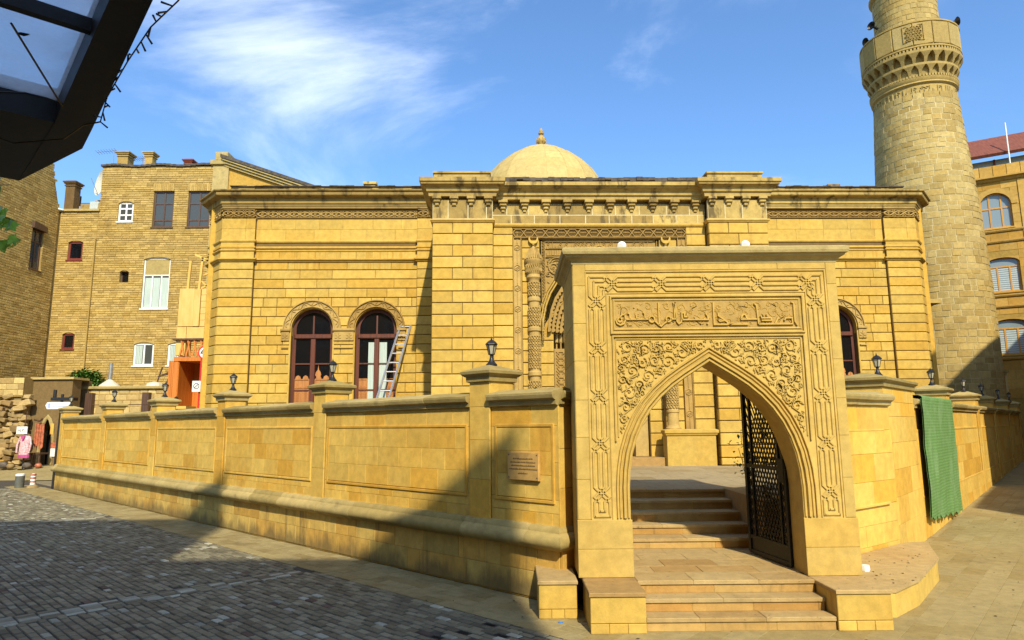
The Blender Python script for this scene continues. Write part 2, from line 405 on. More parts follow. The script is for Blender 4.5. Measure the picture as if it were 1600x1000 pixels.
    def blob(s, u, v, r, h, mp, n=6, h0=0.0, st=1.0, rot=0.0):
        vs = [mp(u, v, h0 + h)]
        for k in range(n):
            a = 2 * PI * k / n; x, y = r * st * cos(a), r * sin(a)
            vs.append(mp(u + x * cos(rot) - y * sin(rot), v + x * sin(rot) + y * cos(rot), h0))
        s.add(vs, [(0, 1 + k, 1 + (k + 1) % n) for k in range(n)])
    def mesh(s, name, mat, smooth=None):
        me = bpy.data.meshes.new(name); me.from_pydata(s.v, [], s.f)
        if mat is not None: me.materials.append(mat)
        if any(s.r):
            a = me.attributes.new('rnd', 'FLOAT', 'FACE'); a.data.foreach_set('value', s.r)
        if smooth is not None:
            me.polygons.foreach_set('use_smooth', [True] * len(me.polygons)); me.set_sharp_from_angle(angle=math.radians(smooth))
        me.update(); return me
    def build(s, name, mat, parent=None, smooth=None, mw=None, **tg):
        o = bpy.data.objects.new(name, s.mesh(name, mat, smooth))
        link(o, parent, mw); tag(o, **tg); return o

def mapper(m): return lambda u, v, h: m @ V((u, v, h))

def screen(p):
    d = p - V((0, 0, CAM_Z)); w = d.dot(_f)
    if w < 0.2: return None
    return 800 + FPX * d.dot(_r2) / w, 500 - FPX * d.dot(_u2) / w, w

class Pieces:
    """pieces that can be picked apart: the ones that show largest become parts, the rest one joined part"""
    def __init__(s, parent, name, mat, limit=300, rest='stone_courses', hide=None):
        s.a = []; s.parent = parent; s.name = name; s.mat = mat; s.limit = limit; s.rest = rest; s.hide = hide
    def add(s, m, u0, v0, u1, v1, h0, h1, c=0.01):
        if u1 - u0 < 0.015 or v1 - v0 < 0.01: return
        s.a.append((m, u0, v0, u1, v1, h0, h1, c))
    def score(s, q):
        m, u0, v0, u1, v1, h0, h1, c = q
        ce = m @ V(((u0 + u1) / 2, (v0 + v1) / 2, h1)); p = screen(ce)
        if p is None: return 0
        en = V((m[0][2], m[1][2], m[2][2])); vw = V((0, 0, CAM_Z)) - ce; f = en.dot(vw) / vw.length
        if f <= 0.01: return 0
        a = (u1 - u0) * (v1 - v0) * f * (FPX / p[2]) ** 2
        if not (-10 < p[0] < 1610 and -10 < p[1] < 1010): a *= 1e-4
        if s.hide and s.hide(ce, p): a *= 1e-3
        return a
    def finish(s):
        order = sorted(s.a, key=s.score, reverse=True); cache = {}
        for q in order[:s.limit]:
            m, u0, v0, u1, v1, h0, h1, c = q
            key = (round(u1 - u0, 3), round(v1 - v0, 3), round(h1 - h0, 3), round(c, 3))
            if key not in cache:
                b = MB(); b.block(I4, 0, 0, key[0], key[1], 0, key[2], key[3]); cache[key] = b.mesh(s.name, s.mat)
            o = bpy.data.objects.new(s.name, cache[key])
            link(o, s.parent, m @ Matrix.Translation((u0, v0, h0)))
        if len(order) > s.limit:
            b = MB()
            for q in order[s.limit:]:
                b.cr = random.random() + 0.001; b.block(*q)
            b.build(s.rest, s.mat, s.parent, kind='stuff')

def cuts(u0, u1, holes):
    seg = [(u0, u1)]
    for a, b in holes:
        nx = []
        for p, q in seg:
            if b <= p or a >= q: nx.append((p, q)); continue
            if a > p: nx.append((p, a))
            if b < q: nx.append((b, q))
        seg = nx
    return seg

def course(pc, core, m, u0, u1, v0, v1, w, h1, off=0.0, jit=0.0, gap=0.012, vgap=None, holes=(), c=0.015, depth=0.12, jd=0.03, hj=0.0):
    """one course of blocks between u0 and u1, broken by holes; a recessed core behind keeps the joints closed"""
    vg = gap if vgap is None else vgap
    for a, b in cuts(u0, u1, holes):
        if core is not None: core.box(a, v0, -depth, b, v1, h1 - jd, m)
        x = a - off
        while x < b - 1e-6:
            ww = w * (1 + random.uniform(-jit, jit)); x2 = x + ww
            if b - x2 < w * 0.25: x2 = b
            p, q = max(a, x), min(b, x2)
            if q - p > 0.03:
                pc.add(m, p + vg / 2, v0 + gap / 2, q - vg / 2, v1 - gap / 2, h1 - jd - 0.002, h1 + random.uniform(-hj, hj), c)
            x = x2

def gridwall(mb, m, u0, u1, v0, v1, holes, h0, h1):
    us = sorted({u0, u1, *[x for a, b, c, d in holes for x in (a, c) if u0 < x < u1]})
    vs = sorted({v0, v1, *[x for a, b, c, d in holes for x in (b, d) if v0 < x < v1]})
    for j in range(len(vs) - 1):
        run = None
        for i in range(len(us) - 1):
            cu, cv = (us[i] + us[i + 1]) / 2, (vs[j] + vs[j + 1]) / 2
            solid = not any(a < cu < c and b < cv < d for a, b, c, d in holes)
            if solid:
                run = us[i] if run is None else run
            if (not solid or i == len(us) - 2) and run is not None:
                mb.box(run, vs[j], h0, us[i + 1] if solid else us[i], vs[j + 1], h1, m); run = None

# carved scroll work --------------------------------------------------
def arc_pts(cx_, cy_, r, a0, a1, n, r1=None):
    r1 = r if r1 is None else r1
    return [(cx_ + (r + (r1 - r) * i / n) * cos(a0 + (a1 - a0) * i / n), cy_ + (r + (r1 - r) * i / n) * sin(a0 + (a1 - a0) * i / n)) for i in range(n + 1)]

def arabesque(mb, inside, box, rr, mp, lw, h, tries=900, rng=None, turns=1.35, fill=1.0):
    rng = rng or random.Random(3)
    u0, v0, u1, v1 = box; C = []
    def ok(u, v, r): return all(inside(u + r * 0.95 * cos(a), v + r * 0.95 * sin(a)) for a in (0, 0.8, 1.6, 2.4, 3.2, 4, 4.8, 5.6))
    for pas in range(3):
        R = rr * (1.0, 0.70, 0.45)[pas]
        for _ in range(tries):
            u, v = rng.uniform(u0, u1), rng.uniform(v0, v1); r = R * rng.uniform(0.85, 1.15)
            if not ok(u, v, r): continue
            if any((u - a) ** 2 + (v - b) ** 2 < (r + q) ** 2 * 0.92 for a, b, q in C): continue
            C.append((u, v, r))
    for i, (u, v, r) in enumerate(C):
        a0 = rng.uniform(0, 2 * PI); sg = rng.choice((-1, 1))
        pts = arc_pts(u, v, r * 0.92, a0, a0 + sg * 2 * PI * turns, 20, r * 0.22)
        mb.ribbon(pts, lw, h, mp)
        mb.blob(u, v, r * 0.20, h * 1.1, mp, 6)
        for k in range(5):
            a = a0 + sg * 2 * PI * rng.uniform(0.05, 0.9); rad = r * (0.92 - 0.55 * abs(a - a0) / (2 * PI * turns))
            x, y = u + rad * cos(a), v + rad * sin(a); d = a + sg * rng.uniform(0.3, 1.2) + (PI if rng.random() < 0.5 else 0)
            L = r * rng.uniform(0.28, 0.5)
            q = [(x, y), (x + L * 0.5 * cos(d), y + L * 0.5 * sin(d)), (x + L * cos(d + 0.7 * sg), y + L * sin(d + 0.7 * sg))]
            if all(inside(*z) for z in q): mb.ribbon(q, lw * 1.15, h * 0.8, mp)
        best = sorted((j for j in range(len(C)) if j != i), key=lambda j: (C[j][0] - u) ** 2 + (C[j][1] - v) ** 2)[:1]
        for j in best:
            b = C[j]; dx, dy = b[0] - u, b[1] - v; L = math.hypot(dx, dy) or 1; nx, ny = -dy / L, dx / L
            q = [(u + nx * r * 0.9, v + ny * r * 0.9), (u + dx * 0.5, v + dy * 0.5), (b[0] - nx * b[2] * 0.9, b[1] - ny * b[2] * 0.9)]
            if all(inside(*z) for z in q): mb.ribbon(q, lw, h * 0.9, mp)
    for _ in range(int(260 * fill)):
        u, v = rng.uniform(u0, u1), rng.uniform(v0, v1)
        if not inside(u, v) or any((u - a) ** 2 + (v - b) ** 2 < (q * 0.98) ** 2 for a, b, q in C): continue
        d = rng.uniform(0, 2 * PI); L = rr * rng.uniform(0.28, 0.5); sg = rng.choice((-1, 1))
        q = [(u, v), (u + L * 0.5 * cos(d), v + L * 0.5 * sin(d)), (u + L * cos(d + 0.8 * sg), v + L * sin(d + 0.8 * sg))]
        if all(inside(*z) for z in q): mb.ribbon(q, lw * 1.1, h * 0.8, mp)

def offset_line(pts, o):
    P = [V(p) for p in pts]; res = []
    for i in range(len(P)):
        d0 = (P[i] - P[i - 1]).normalized() if i else (P[1] - P[0]).normalized()
        d1 = (P[i + 1] - P[i]).normalized() if i < len(P) - 1 else d0
        n0 = V((-d0.y, d0.x)); n1_ = V((-d1.y, d1.x)); b = (n0 + n1_).normalized(); k = min(2.0, 1 / max(0.4, b.dot(n0)))
        q = P[i] + b * o * k; res.append((q.x, q.y))
    return res

# ------------------------------------------------------------------ ground, road, pavement
GX = Matrix.Translation((0, 0, 0))
WD = V((0.723, -0.691, 0)); WN = V((-0.691, -0.723, 0)); P0 = V((0.22, 9.1, 0))      # left wall: along (to the right), outward
RD = V((0.655, 0.7556, 0)); RN = V((0.7556, -0.655, 0)); R0 = V((7.44, 12.77, 0))     # right wall: along (away), outward
LW = frame(P0, WD); RW = frame(R0, RD)

g = MB(); g.box(-260, -120, -0.5, 260, 420, -0.05)
g.build('ground', M['ground'], kind='structure')

def flat(o, ex): # horizontal frame: u along ex, v to its left, h up
    ex = V(ex).normalized(); ey = V((-ex.y, ex.x, 0))
    return Matrix(((ex.x, ey.x, 0, o[0]), (ex.y, ey.y, 0, o[1]), (0, 0, 1, o[2]), (0, 0, 0, 1)))

FL = flat((P0.x, P0.y, 0), WD)      # u along the left wall, v = towards the wall (negative = street)
road = MB(); road.block(FL, -60, -9.0, 14, -1.0, -0.04, -0.012)
road = road.build('road', M['soil'], kind='structure')
pc = Pieces(road, 'paver', M['paver'], 260, 'paver_field'); pp = Pieces(road, 'pale_paver', M['palepaver'], 150, 'pale_paver_field')
pr = Pieces(road, 'reddish_paver', M['redpaver'], 40, 'reddish_paver_field')
rg = random.Random(5)
RWD, RH = 0.19, 0.10
v = -7.9; row = 0
BANDS = [(-4.05, -3.62), (-13.9, -13.45)]
while v < -1.0 - 1e-3:
    u = -26.0 - (RWD / 2 if row % 2 else 0)
    while u < 6.0:
        inb = any(a - 0.02 < u + RWD / 2 < b + 0.02 for a, b in BANDS)
        if not inb:
            w2 = rg.random(); q = pp if w2 < 0.055 else (pr if w2 < 0.07 else pc)
            dz = rg.uniform(-0.009, 0.005)
            q.add(FL, u + 0.006, v + 0.006, u + RWD - 0.006, v + RH - 0.006, -0.013, dz, 0.008)
        u += RWD
    v += RH; row += 1
for a, b in BANDS:
    v = -7.9
    while v < -1.0 - 0.2:
        for k in range(4):
            uu = a + (b - a) / 4 * k
            q = pp if rg.random() < 0.42 else pc
            q.add(FL, uu + 0.006, v + 0.006, uu + (b - a) / 4 - 0.006, v + 0.215, -0.013, rg.uniform(-0.004, 0.006), 0.008)
        v += 0.225
for q in (pc, pp, pr): q.finish()

pv = MB(); pv.block(FL, -60, -1.0, 1.7, 0.3, -0.04, -0.010)
pv = pv.build('pavement', M['soil'], kind='structure')
pc = Pieces(pv, 'paving_stone', M['pave'], 220, 'paving_stone_field')
v = -0.985
for k in range(5):
    u = -27.0 - 0.16 * (k % 2)
    while u < 1.4:
        w = rg.uniform(0.26, 0.40)
        pc.add(FL, u + 0.002, v + 0.002, u + w - 0.002, v + 0.195, -0.012, rg.uniform(-0.004, 0.003), 0.005)
        u += w
    v += 0.197
pc.finish()

FR = flat((R0.x, R0.y, 0), RD)      # u away along the right wall, v = towards the wall
FRT = FR @ Matrix.Translation((1, 0, 0)) @ Matrix.Rotation(-0.025, 4, 'Y') @ Matrix.Translation((-1, 0, 0))
pz = MB(); pz.block(FRT, 1, -16, 60, 1.0, -0.05, -0.009); pz.prism([(-1.5, 7.2), (6.5, -1.5), (26, -1.5), (20, 3.0), (8.6, 13.0), (4, 9.2), (0.2, 9.4)], GX, -0.04, -0.008)
pz = pz.build('plaza', M['soil'], kind='structure')
pc = Pieces(pz, 'paving_slab', M['beige'], 300, 'paving_slab_field')
v = -11.0; k = 0
while v < 3.5:
    u = -14.0 - (0.27 if k % 2 else 0) - rg.uniform(0, 0.05)
    while u < 45:
        w = 0.54 if u < 14 else 1.08
        if u < 1 < u + w: w = 1 - u if 1 - u > 0.05 else 1 - u + 0.54
        x, y, _ = FR @ V((u + w / 2, v + 0.14, 0)); ff = FR if u < 0.99 else FRT
        off = (x - P0.x) * 0.691 + (y - P0.y) * 0.723
        if off > -0.98 and (V((x, y, 0)) - P0).dot(WD) > 1.45 and y > 1:
            pc.add(ff, u + 0.001, v + 0.001, u + w - 0.001, v + 0.279, -0.01, rg.uniform(-0.0015, 0.0015), 0.0015)
        u += w
    v += 0.28; k += 1
pc.finish()
# the raised court of the mosque
co = MB()
co.prism([(0.97, 9.85), (0.97, 40), (-17, 40), (-16.5, 26.35)], GX, 0.0, 1.10)
co.prism([(0.97, 11.62), (3.56, 11.62), (3.56, 40), (0.97, 40)], GX, 0.0, 1.10)
co.prism([(3.56, 9.9), (4.3, 9.95), (6.3, 12.1), (25.1, 36.9), (25.1, 40), (3.56, 40)], GX, 0.0, 1.10)
court = co.build('court', M['court'], kind='structure')
pc = Pieces(court, 'court_slab', M['court'], 80, 'court_slab_field')
for j in range(9):
    for i in range(12):
        xm = -3 + i * 0.9 + (0.45 if j % 2 else 0); ym = 11.62 + j * 0.7
        if (xm - P0.x) * 0.691 + (ym - P0.y) * 0.723 < 0.5 or (xm + 0.9 - R0.x) * RN.x + (ym - R0.y) * RN.y > -0.75: continue
        pc.add(GX, -3 + i * 0.9 + 0.004 + (0.45 if j % 2 else 0), 11.62 + j * 0.7 + 0.004, -3 + i * 0.9 + 0.896 + (0.45 if j % 2 else 0), 11.62 + j * 0.7 + 0.696, 1.09, 1.12, 0.004)
pc.finish()

# ------------------------------------------------------------------ enclosure walls
def stack(pc, m, u0, u1, zs, h0, h1, split=None, c=0.004, gap=0.004):
    for a, b in zip(zs[:-1], zs[1:]):
        us = [u0, u1] if not split else [u0, (u0 + u1) / 2, u1]
        for p, q in zip(us[:-1], us[1:]): pc.add(m, p + gap / 2, a + gap / 2, q - gap / 2, b - gap / 2, h0, h1 + random.uniform(0, 0.003), c)

def pier_cap(m, u0, u1, h0, h1, z, parent, k=1.0):
    pts = [m @ V((u0, 0, h1)), m @ V((u1, 0, h1)), m @ V((u1, 0, h0)), m @ V((u0, 0, h0))]
    b = MB(); path = [(p.x, p.y) for p in pts]
    b.sweep([(0.0, z), (0.035, z + 0.015), (0.04, z + 0.085), (0.055, z + 0.09), (0.095, z + 0.125), (0.10, z + 0.165), (0.07, z + 0.18), (-min(u1 - u0, h1 - h0) * 0.44, z + 0.27)], path, closed=True)
    n = len(path); ring = b.v[7::8]; b.add(ring, [tuple(range(n))])
    b.build('pier_cap', M['coping'], parent)
    c = m @ V(((u0 + u1) / 2, 0, (h0 + h1) / 2)); return V((c.x, c.y, z + 0.268))

COPE = [(-0.42, 2.46), (0.0, 2.46), (0.045, 2.475), (0.05, 2.53), (0.10, 2.555), (0.115, 2.60), (0.115, 2.63), (0.09, 2.645), (-0.16, 2.70), (-0.42, 2.645)]
def run_stones(prof, pts, name, mat, parent, ln, smooth=None, jz=0.003):
    '''a moulding laid as separate stones, each a hair out of line with the next'''
    for a, b_ in zip(pts[:-1], pts[1:]):
        a, b_ = V(a), V(b_); L = (b_ - a).length; n = max(1, round(L / ln)); d = (b_ - a) / L
        ks = [0] + [L * (k + random.uniform(-0.12, 0.12)) / n for k in range(1, n)] + [L]
        for p, q in zip(ks[:-1], ks[1:]):
            dz = random.uniform(-jz, jz); do = random.uniform(-jz, jz); b = MB(); m_ = max(2, int((q - p) / 0.16)); pa = []
            for k in range(m_ + 1):
                pa.append(tuple(a + d * (p + 0.0025 + (q - p - 0.005) * k / m_)))
            b.sweep([(o + do, z + dz) for o, z in prof], pa)
            nv_ = len(prof)
            for k in range(len(b.v)):
                x, y, z = b.v[k]; w_ = mnoise.noise(V((x * 3.1, y * 3.1, z * 9))) * 0.004 + mnoise.noise(V((x * 11, y * 11, z * 23))) * 0.003
                b.v[k] = (x, y, z + w_)
            b.build(name, mat, parent, smooth)
def coping(m, u0, u1, h, parent):
    p, q = m @ V((u0, 0, h)), m @ V((u1, 0, h)); run_stones(COPE, [(p.x, p.y), (q.x, q.y)], 'coping_stone', M['coping'], parent, 1.1)

def panel_frame(m, u0, u1, v0, v1, h, parent, mat):
    b = MB(); mp = mapper(m)
    b.ribbon([(u0, v0), (u1, v0), (u1, v1), (u0, v1)], 0.045, 0.022, mp, h, True, 0.7)
    b.ribbon([(u0 + 0.035, v0 + 0.035), (u1 - 0.035, v0 + 0.035), (u1 - 0.035, v1 - 0.035), (u0 + 0.035, v1 - 0.035)], 0.02, 0.012, mp, h, True, 0.4)
    return b.build('panel_moulding', mat, parent)

LAMP_SPOTS = []
wl_ = thing('boundary_wall', 'long panelled limestone wall with lantern piers running along the cobbled street', 'wall', P0 + WD * -12)
core = MB(); core.block(LW, -24.0, 0, 0.48, 2.46, -0.45, -0.05); core.block(LW, -24.0, 0, 0.48, 0.7, -0.06, -0.012)
pc = Pieces(wl_, 'stone_slab', M['wall'], 270, 'stone_slabs'); pk = Pieces(wl_, 'plinth_stone', M['plinth'], 150, 'plinth_stones')
PIERS = [-0.97, -5.35, -9.72, -14.1, -18.6, -23.75]
prev = 0.48
for i, uc in enumerate(PIERS):
    a, b_ = uc - 0.21, uc + 0.21
    u0, u1 = b_, prev
    # frieze, panel and dado slabs between two piers
    course(pc, None, LW, u0, u1, 2.19, 2.46, 0.62, -0.034, jit=0.25, gap=0.004, c=0.003, jd=0.015, hj=0.002)
    for r in range(3): course(pc, None, LW, u0 + 0.12, u1 - 0.12, 1.25 + r * 0.307, 1.25 + (r + 1) * 0.307, 0.60, -0.022, off=0.3 * (r % 2), jit=0.15, gap=0.0035, c=0.003, jd=0.028, hj=0.0015)
    for (p, q) in ((u0, u0 + 0.12), (u1 - 0.12, u1)): stack(pc, LW, p, q, [1.25, 1.72, 2.19], -0.05, -0.036)
    course(pc, None, LW, u0, u1, 1.08, 1.25, 0.42, -0.034, off=0.1, jit=0.3, gap=0.004, c=0.003, jd=0.015, hj=0.002)
    course(pc, None, LW, u0, u1, 0.90, 1.08, 0.27, -0.034, jit=0.25, gap=0.004, c=0.003, jd=0.015, hj=0.002)
    panel_frame(LW, u0 + 0.10, u1 - 0.10, 1.22, 2.20, -0.036, wl_, M['wall'])
    coping(LW, u0 + (0.0 if i else 0.0), u1, -0.03, wl_)
    core.block(LW, a + 0.004, 0.9, b_ - 0.004, 2.86, -0.5, -0.012)
    stack(pc, LW, a, b_, [0.92, 1.45, 2.0, 2.47, 2.83], -0.02, 0.0)
    eb = frame(LW @ V((b_, 0, 0)), -WN)        # end face of the pier above the coping
    stack(pc, eb, 0.02, 0.48, [2.62, 2.83], -0.01, 0.002)
    LAMP_SPOTS.append(pier_cap(LW, a, b_, -0.5, 0.0, 2.82, wl_))
    prev = a
for r in range(2): course(pk, None, LW, -24.0, 0.48, 0.02 + r * 0.32, 0.02 + (r + 1) * 0.32, 0.42, 0.0, off=0.2 * r, jit=0.35, gap=0.005, c=0.004, jd=0.012, hj=0.003)
# end face by the gateway
ef = frame(LW @ V((0.48, 0, -0.03)), -WN)
stack(pc, ef, 0.0, 0.42, [0.92, 1.4, 1.9, 2.46], -0.02, 0.0); stack(pk, ef, 0, 0.42, [0.0, 0.34, 0.66], -0.02, 0.03)
b = MB(); p, q = LW @ V((0.48, 0, -0.03)), LW @ V((0.48, 0, -0.45)); b.sweep(COPE[1:8], [(p.x, p.y), (q.x, q.y)]); b.build('coping', M['coping'], wl_)
pc.finish(); pk.finish(); core.build('wall_core', M['softjoint'], wl_)
TORUS = [(-0.04, 0.635), (0.06, 0.645), (0.085, 0.665), (0.125, 0.69), (0.145, 0.73), (0.145, 0.775), (0.12, 0.815), (0.085, 0.84), (0.05, 0.855), (0.045, 0.885), (0.01, 0.925), (-0.05, 0.935)]
p, q = LW @ V((-23.6, 0, 0)), LW @ V((0.0, 0, 0)); run_stones(TORUS, [(p.x, p.y), (q.x, q.y)], 'torus_stone', M['coping'], wl_, 1.3, 35)
for pth in ([LW @ V((-24.0, 0, -0.5)), LW @ V((-24.0, 0, 0)), LW @ V((-23.605, 0, 0))], [LW @ V((0.005, 0, 0)), LW @ V((0.48, 0, 0)), LW @ V((0.48, 0, -0.4))]):
    b = MB(); b.sweep(TORUS, [(p.x, p.y) for p in pth]); b.build('torus_stone', M['coping'], wl_, 35)

wr_ = thing('boundary_wall', 'panelled limestone wall receding up the alley, hung with a green rug', 'wall', R0 + RD * 6)
core = MB(); pc = Pieces(wr_, 'stone_slab', M['wall'], 200, 'stone_slabs')
core.block(RW, 0.55, 0, 23.0, 2.46, -0.45, -0.05)
RP = [(4.35, 4.80, 0.6), (9.40, 9.85, 0.6), (13.45, 13.90, 0.6), (18.3, 18.75, 0.6), (22.6, 23.0, 0.6)]
prev = 0.55
for a, b_, dp in RP:
    u0, u1 = prev, a
    course(pc, None, RW, u0, u1, 2.05, 2.46, 0.9, -0.034, jit=0.2, gap=0.004, c=0.003, jd=0.015)
    for r in range(3): course(pc, None, RW, u0 + 0.25, u1 - 0.25, 0.80 + r * 0.41, 0.80 + (r + 1) * 0.41, 1.1, -0.024, off=0.5 * (r % 2), jit=0.15, gap=0.004, c=0.003, jd=0.025)
    for (p, q) in ((u0, u0 + 0.25), (u1 - 0.25, u1)): stack(pc, RW, p, q, [0.80, 1.4, 2.05], -0.05, -0.036)
    for r in range(2): course(pc, None, RW, u0, u1, 0.0 + r * 0.4, 0.4 + r * 0.4, 0.7, -0.020, off=0.3 * r, jit=0.25, gap=0.004, c=0.003, jd=0.03)
    panel_frame(RW, u0 + 0.22, u1 - 0.22, 0.77, 2.04, -0.036, wr_, M['wall']); coping(RW, u0, u1, -0.03, wr_)
    core.block(RW, a + 0.004, 0, b_ - 0.004, 2.86, -dp + 0.004, -0.012)
    stack(pc, RW, a, b_, [0.0, 0.5, 1.0, 1.5, 2.0, 2.47, 2.83], -0.02, 0.0)
    ea = frame(RW @ V((a, 0, -dp)), RN); stack(pc, ea, 0.01, dp - 0.02, [2.46, 2.83], -0.01, 0.002)
    LAMP_SPOTS.append(pier_cap(RW, a, b_, -dp, 0.0, 2.82, wr_)); prev = b_
# broad corner pier
core.block(RW, -1.84, 0, 0.545, 2.80, -0.61, -0.012)
for r, (z0, z1) in enumerate(zip([0, 0.5, 0.95, 1.4, 1.85, 2.3, 2.55], [0.5, 0.95, 1.4, 1.85, 2.3, 2.55, 2.79])):
    course(pc, None, RW, -1.85, 0.55, z0, z1, 0.8, 0.0, off=0.4 * (r % 2), gap=0.004, c=0.003, jd=0.02, hj=0.003)
    ea = frame(RW @ V((-1.85, 0, -0.62)), RN); course(pc, None, ea, 0.0, 0.61, z0, z1, 0.62, 0.0, gap=0.004, c=0.003, jd=0.015)
CORNER = pier_cap(RW, -1.85, 0.55, -0.62, 0.0, 2.79, wr_)
# bay between gateway and corner pier
B0 = V((4.10, 9.47, 0)); B1 = V((6.15, 11.06, 0)); BW = frame(B0, B1 - B0); BL = (B1 - B0).length
core.block(BW, 0, 0, BL, 2.46, -0.4, -0.05)
for r, (z0, z1, w) in enumerate(((0.0, 0.36, 0.55), (0.36, 0.66, 0.6), (0.66, 0.95, 0.7), (0.95, 1.3, 0.75), (1.3, 1.72, 0.62), (1.72, 2.08, 0.8), (2.08, 2.46, 0.75))):
    course(pc, None, BW, 0, BL, z0, z1, w, -0.03 if z0 < 0.9 or z0 > 2 else -0.018, off=0.3 * (r % 2), jit=0.15, gap=0.004, c=0.003, jd=0.03, hj=0.003)
b = MB(); b.ribbon([(0.9, 0.95), (BL - 0.28, 0.95)], 0.05, 0.04, mapper(BW), -0.03); b.ribbon([(0.8, 2.08), (BL - 0.25, 2.08)], 0.03, 0.02, mapper(BW), -0.03); b.build('panel_moulding', M['wall'], wr_)
coping(BW, 0.0, BL + 0.03, -0.03, wr_)
pc.finish(); core.build('wall_core', M['softjoint'], wr_)

# ------------------------------------------------------------------ gateway
gw = thing('gateway', 'carved limestone gateway with pointed arch, strapwork border and inscription panel', 'gateway', (2.43, 8.3, 0))
PF = frame((0, 8.3, 0), (1, 0, 0)); pm = mapper(PF)
CX = 2.435; GL, GR = 0.77, 4.09
HALF = [(1.035, 0.42), (1.035, 1.10), (1.035, 1.45), (1.02, 1.65), (0.985, 1.85), (0.925, 2.04), (0.84, 2.22), (0.735, 2.38), (0.60, 2.53), (0.45, 2.66), (0.30, 2.765), (0.15, 2.86), (0.0, 2.955)]
ARCH = [(CX - a, z) for a, z in HALF] + [(CX + a, z) for a, z in reversed(HALF[:-1])]
b = MB()
def gate_slab(b, h0, h1, zt, l, r, arch):
    b.prism([(l, 0.42), (arch[0][0], 0.42), (arch[0][0], zt), (l, zt)], PF, h0, h1)
    b.prism([(arch[-1][0], 0.42), (r, 0.42), (r, zt), (arch[-1][0], zt)], PF, h0, h1)
    for p, q in zip(arch[:-1], arch[1:]):
        if abs(q[0] - p[0]) < 1e-6: continue
        b.prism([p, q, (q[0], zt), (p[0], zt)], PF, h0, h1)
gate_slab(b, -0.45, 0.0, 4.25, GL, GR, ARCH)
b.box(GL, 8.752, 0.42, 1.12, 9.80, 4.25); b.box(3.74, 8.752, 0.42, GR, 9.80, 4.25); b.box(1.122, 8.752, 3.05, 3.738, 9.80, 4.25)
b.build('gateway_body', M['portal'], gw)
# blocks of the side margins, jamb bases and top course
pc = Pieces(gw, 'ashlar_block', M['portal'], 120)
zs = [1.085, 1.55, 2.05, 2.5, 2.98, 3.45, 3.93, 4.245]
for l, r in ((GL, 0.925), (3.965, GR)): stack(pc, PF, l, r, zs, -0.01, 0.007, c=0.003, gap=0.003)
for l, r in ((GL - 0.012, 1.415), (3.455, GR + 0.012)): stack(pc, PF, l, r, [0.422, 0.745, 1.08], -0.01, 0.022, c=0.004, gap=0.003)
for i in range(5): stack(pc, PF, 0.927 + i * 0.6072, 0.927 + (i + 1) * 0.6072, [4.125, 4.245], -0.01, 0.007, c=0.003, gap=0.003)
for sd_, xx in ((0, GL), (1, GR)):
    sf = frame((xx, 9.8, 0), (0, -1, 0)) if sd_ == 0 else frame((xx, 8.3, 0), (0, 1, 0))
    for r, (z0, z1) in enumerate(zip([0.43] + zs[:-1], zs)): course(pc, None, sf, 0, 1.5, z0, z1, 0.75, 0.006, off=0.35 * (r % 2), gap=0.004, c=0.003, jd=0.015)
pc.finish()
b = MB(); pth = [(GL, 9.8), (GL, 8.3), (GR, 8.3), (GR, 9.8)]
b.sweep([(-0.02, 4.20), (0.012, 4.205), (0.02, 4.235), (0.05, 4.262), (0.09, 4.285), (0.10, 4.31), (0.125, 4.315), (0.135, 4.345), (0.135, 4.385), (0.10, 4.405), (-1.2, 4.43)], pth)
b.box(1.9, 8.4, 4.25, 3.0, 9.85, 4.425)
b.build('cornice', M['coping'], gw)
# arch mouldings
low = [p for p in ARCH if True]
AL = [(p[0], max(p[1], 1.085)) for p in ARCH]; AL = AL[1:-1]
b = MB()
for o, w, h in ((0.022, 0.036, 0.022), (0.068, 0.05, 0.04), (0.118, 0.03, 0.022), (0.155, 0.022, 0.03)):
    b.ribbon(offset_line(AL, o), w, h, pm, 0.0, False, 0.55)
b.build('arch_moulding', M['portal'], gw)
# strapwork border
def strand_profile(length, period, first, d):
    """four straps that cross in a knot every period; returns 4 lists of (s, offset)"""
    L = 3 * d; res = []
    knots = []
    s = first
    while s + L < length + 1e-6: knots.append(s); s += period
    for k in range(4):
        cur = k; pts = [(0.0, (k - 1.5) * d)]
        for s0 in knots:
            o = (cur - 1.5) * d; pts.append((s0, o))
            if cur == 0: pts.append((s0 + L, 1.5 * d)); cur = 3
            elif cur == 3: pts.append((s0 + L, -1.5 * d)); cur = 0
            elif cur == 2: pts += [(s0 + d, 1.5 * d), (s0 + L, -0.5 * d)]; cur = 1
            else: pts += [(s0 + d, -1.5 * d), (s0 + L, 0.5 * d)]; cur = 2
        pts.append((length, (cur - 1.5) * d)); res.append((pts, cur))
    return res
D_ = 0.060; SW = 0.036; b = MB()
zl, zt = 1.12, 3.955; xl, xr = 1.062, 3.808
def strap_side(mapf, length, period, first, d0, d1):
    ends = []
    for pts, cur in strand_profile(length, period, first, D_):
        pts = list(pts)
        pts[0] = (pts[0][0] + d0(pts[0][1]), pts[0][1]); pts[-1] = (pts[-1][0] + d1(pts[-1][1]), pts[-1][1])
        b.ribbon([mapf(*p) for p in pts], SW, 0.018, pm, 0.0)
LV = zt - zl
strap_side(lambda s, o: (xl - o, zl + s), LV, 0.585, 0.16, lambda o: 0.08 - abs(o) , lambda o: o)
strap_side(lambda s, o: (xr + o, zl + s), LV, 0.585, 0.16, lambda o: 0.08 - abs(o), lambda o: o)
LT = xr - xl
strap_side(lambda s, o: (xl + s, zt + o), LT, 0.612, 0.09, lambda o: -o, lambda o: o)
for x in (xl, xr):
    for q in (1.5, 0.5): b.ribbon([(x - q * D_, zl + 0.09 - q * D_), (x + q * D_, zl + 0.09 - q * D_)], SW, 0.018, pm)
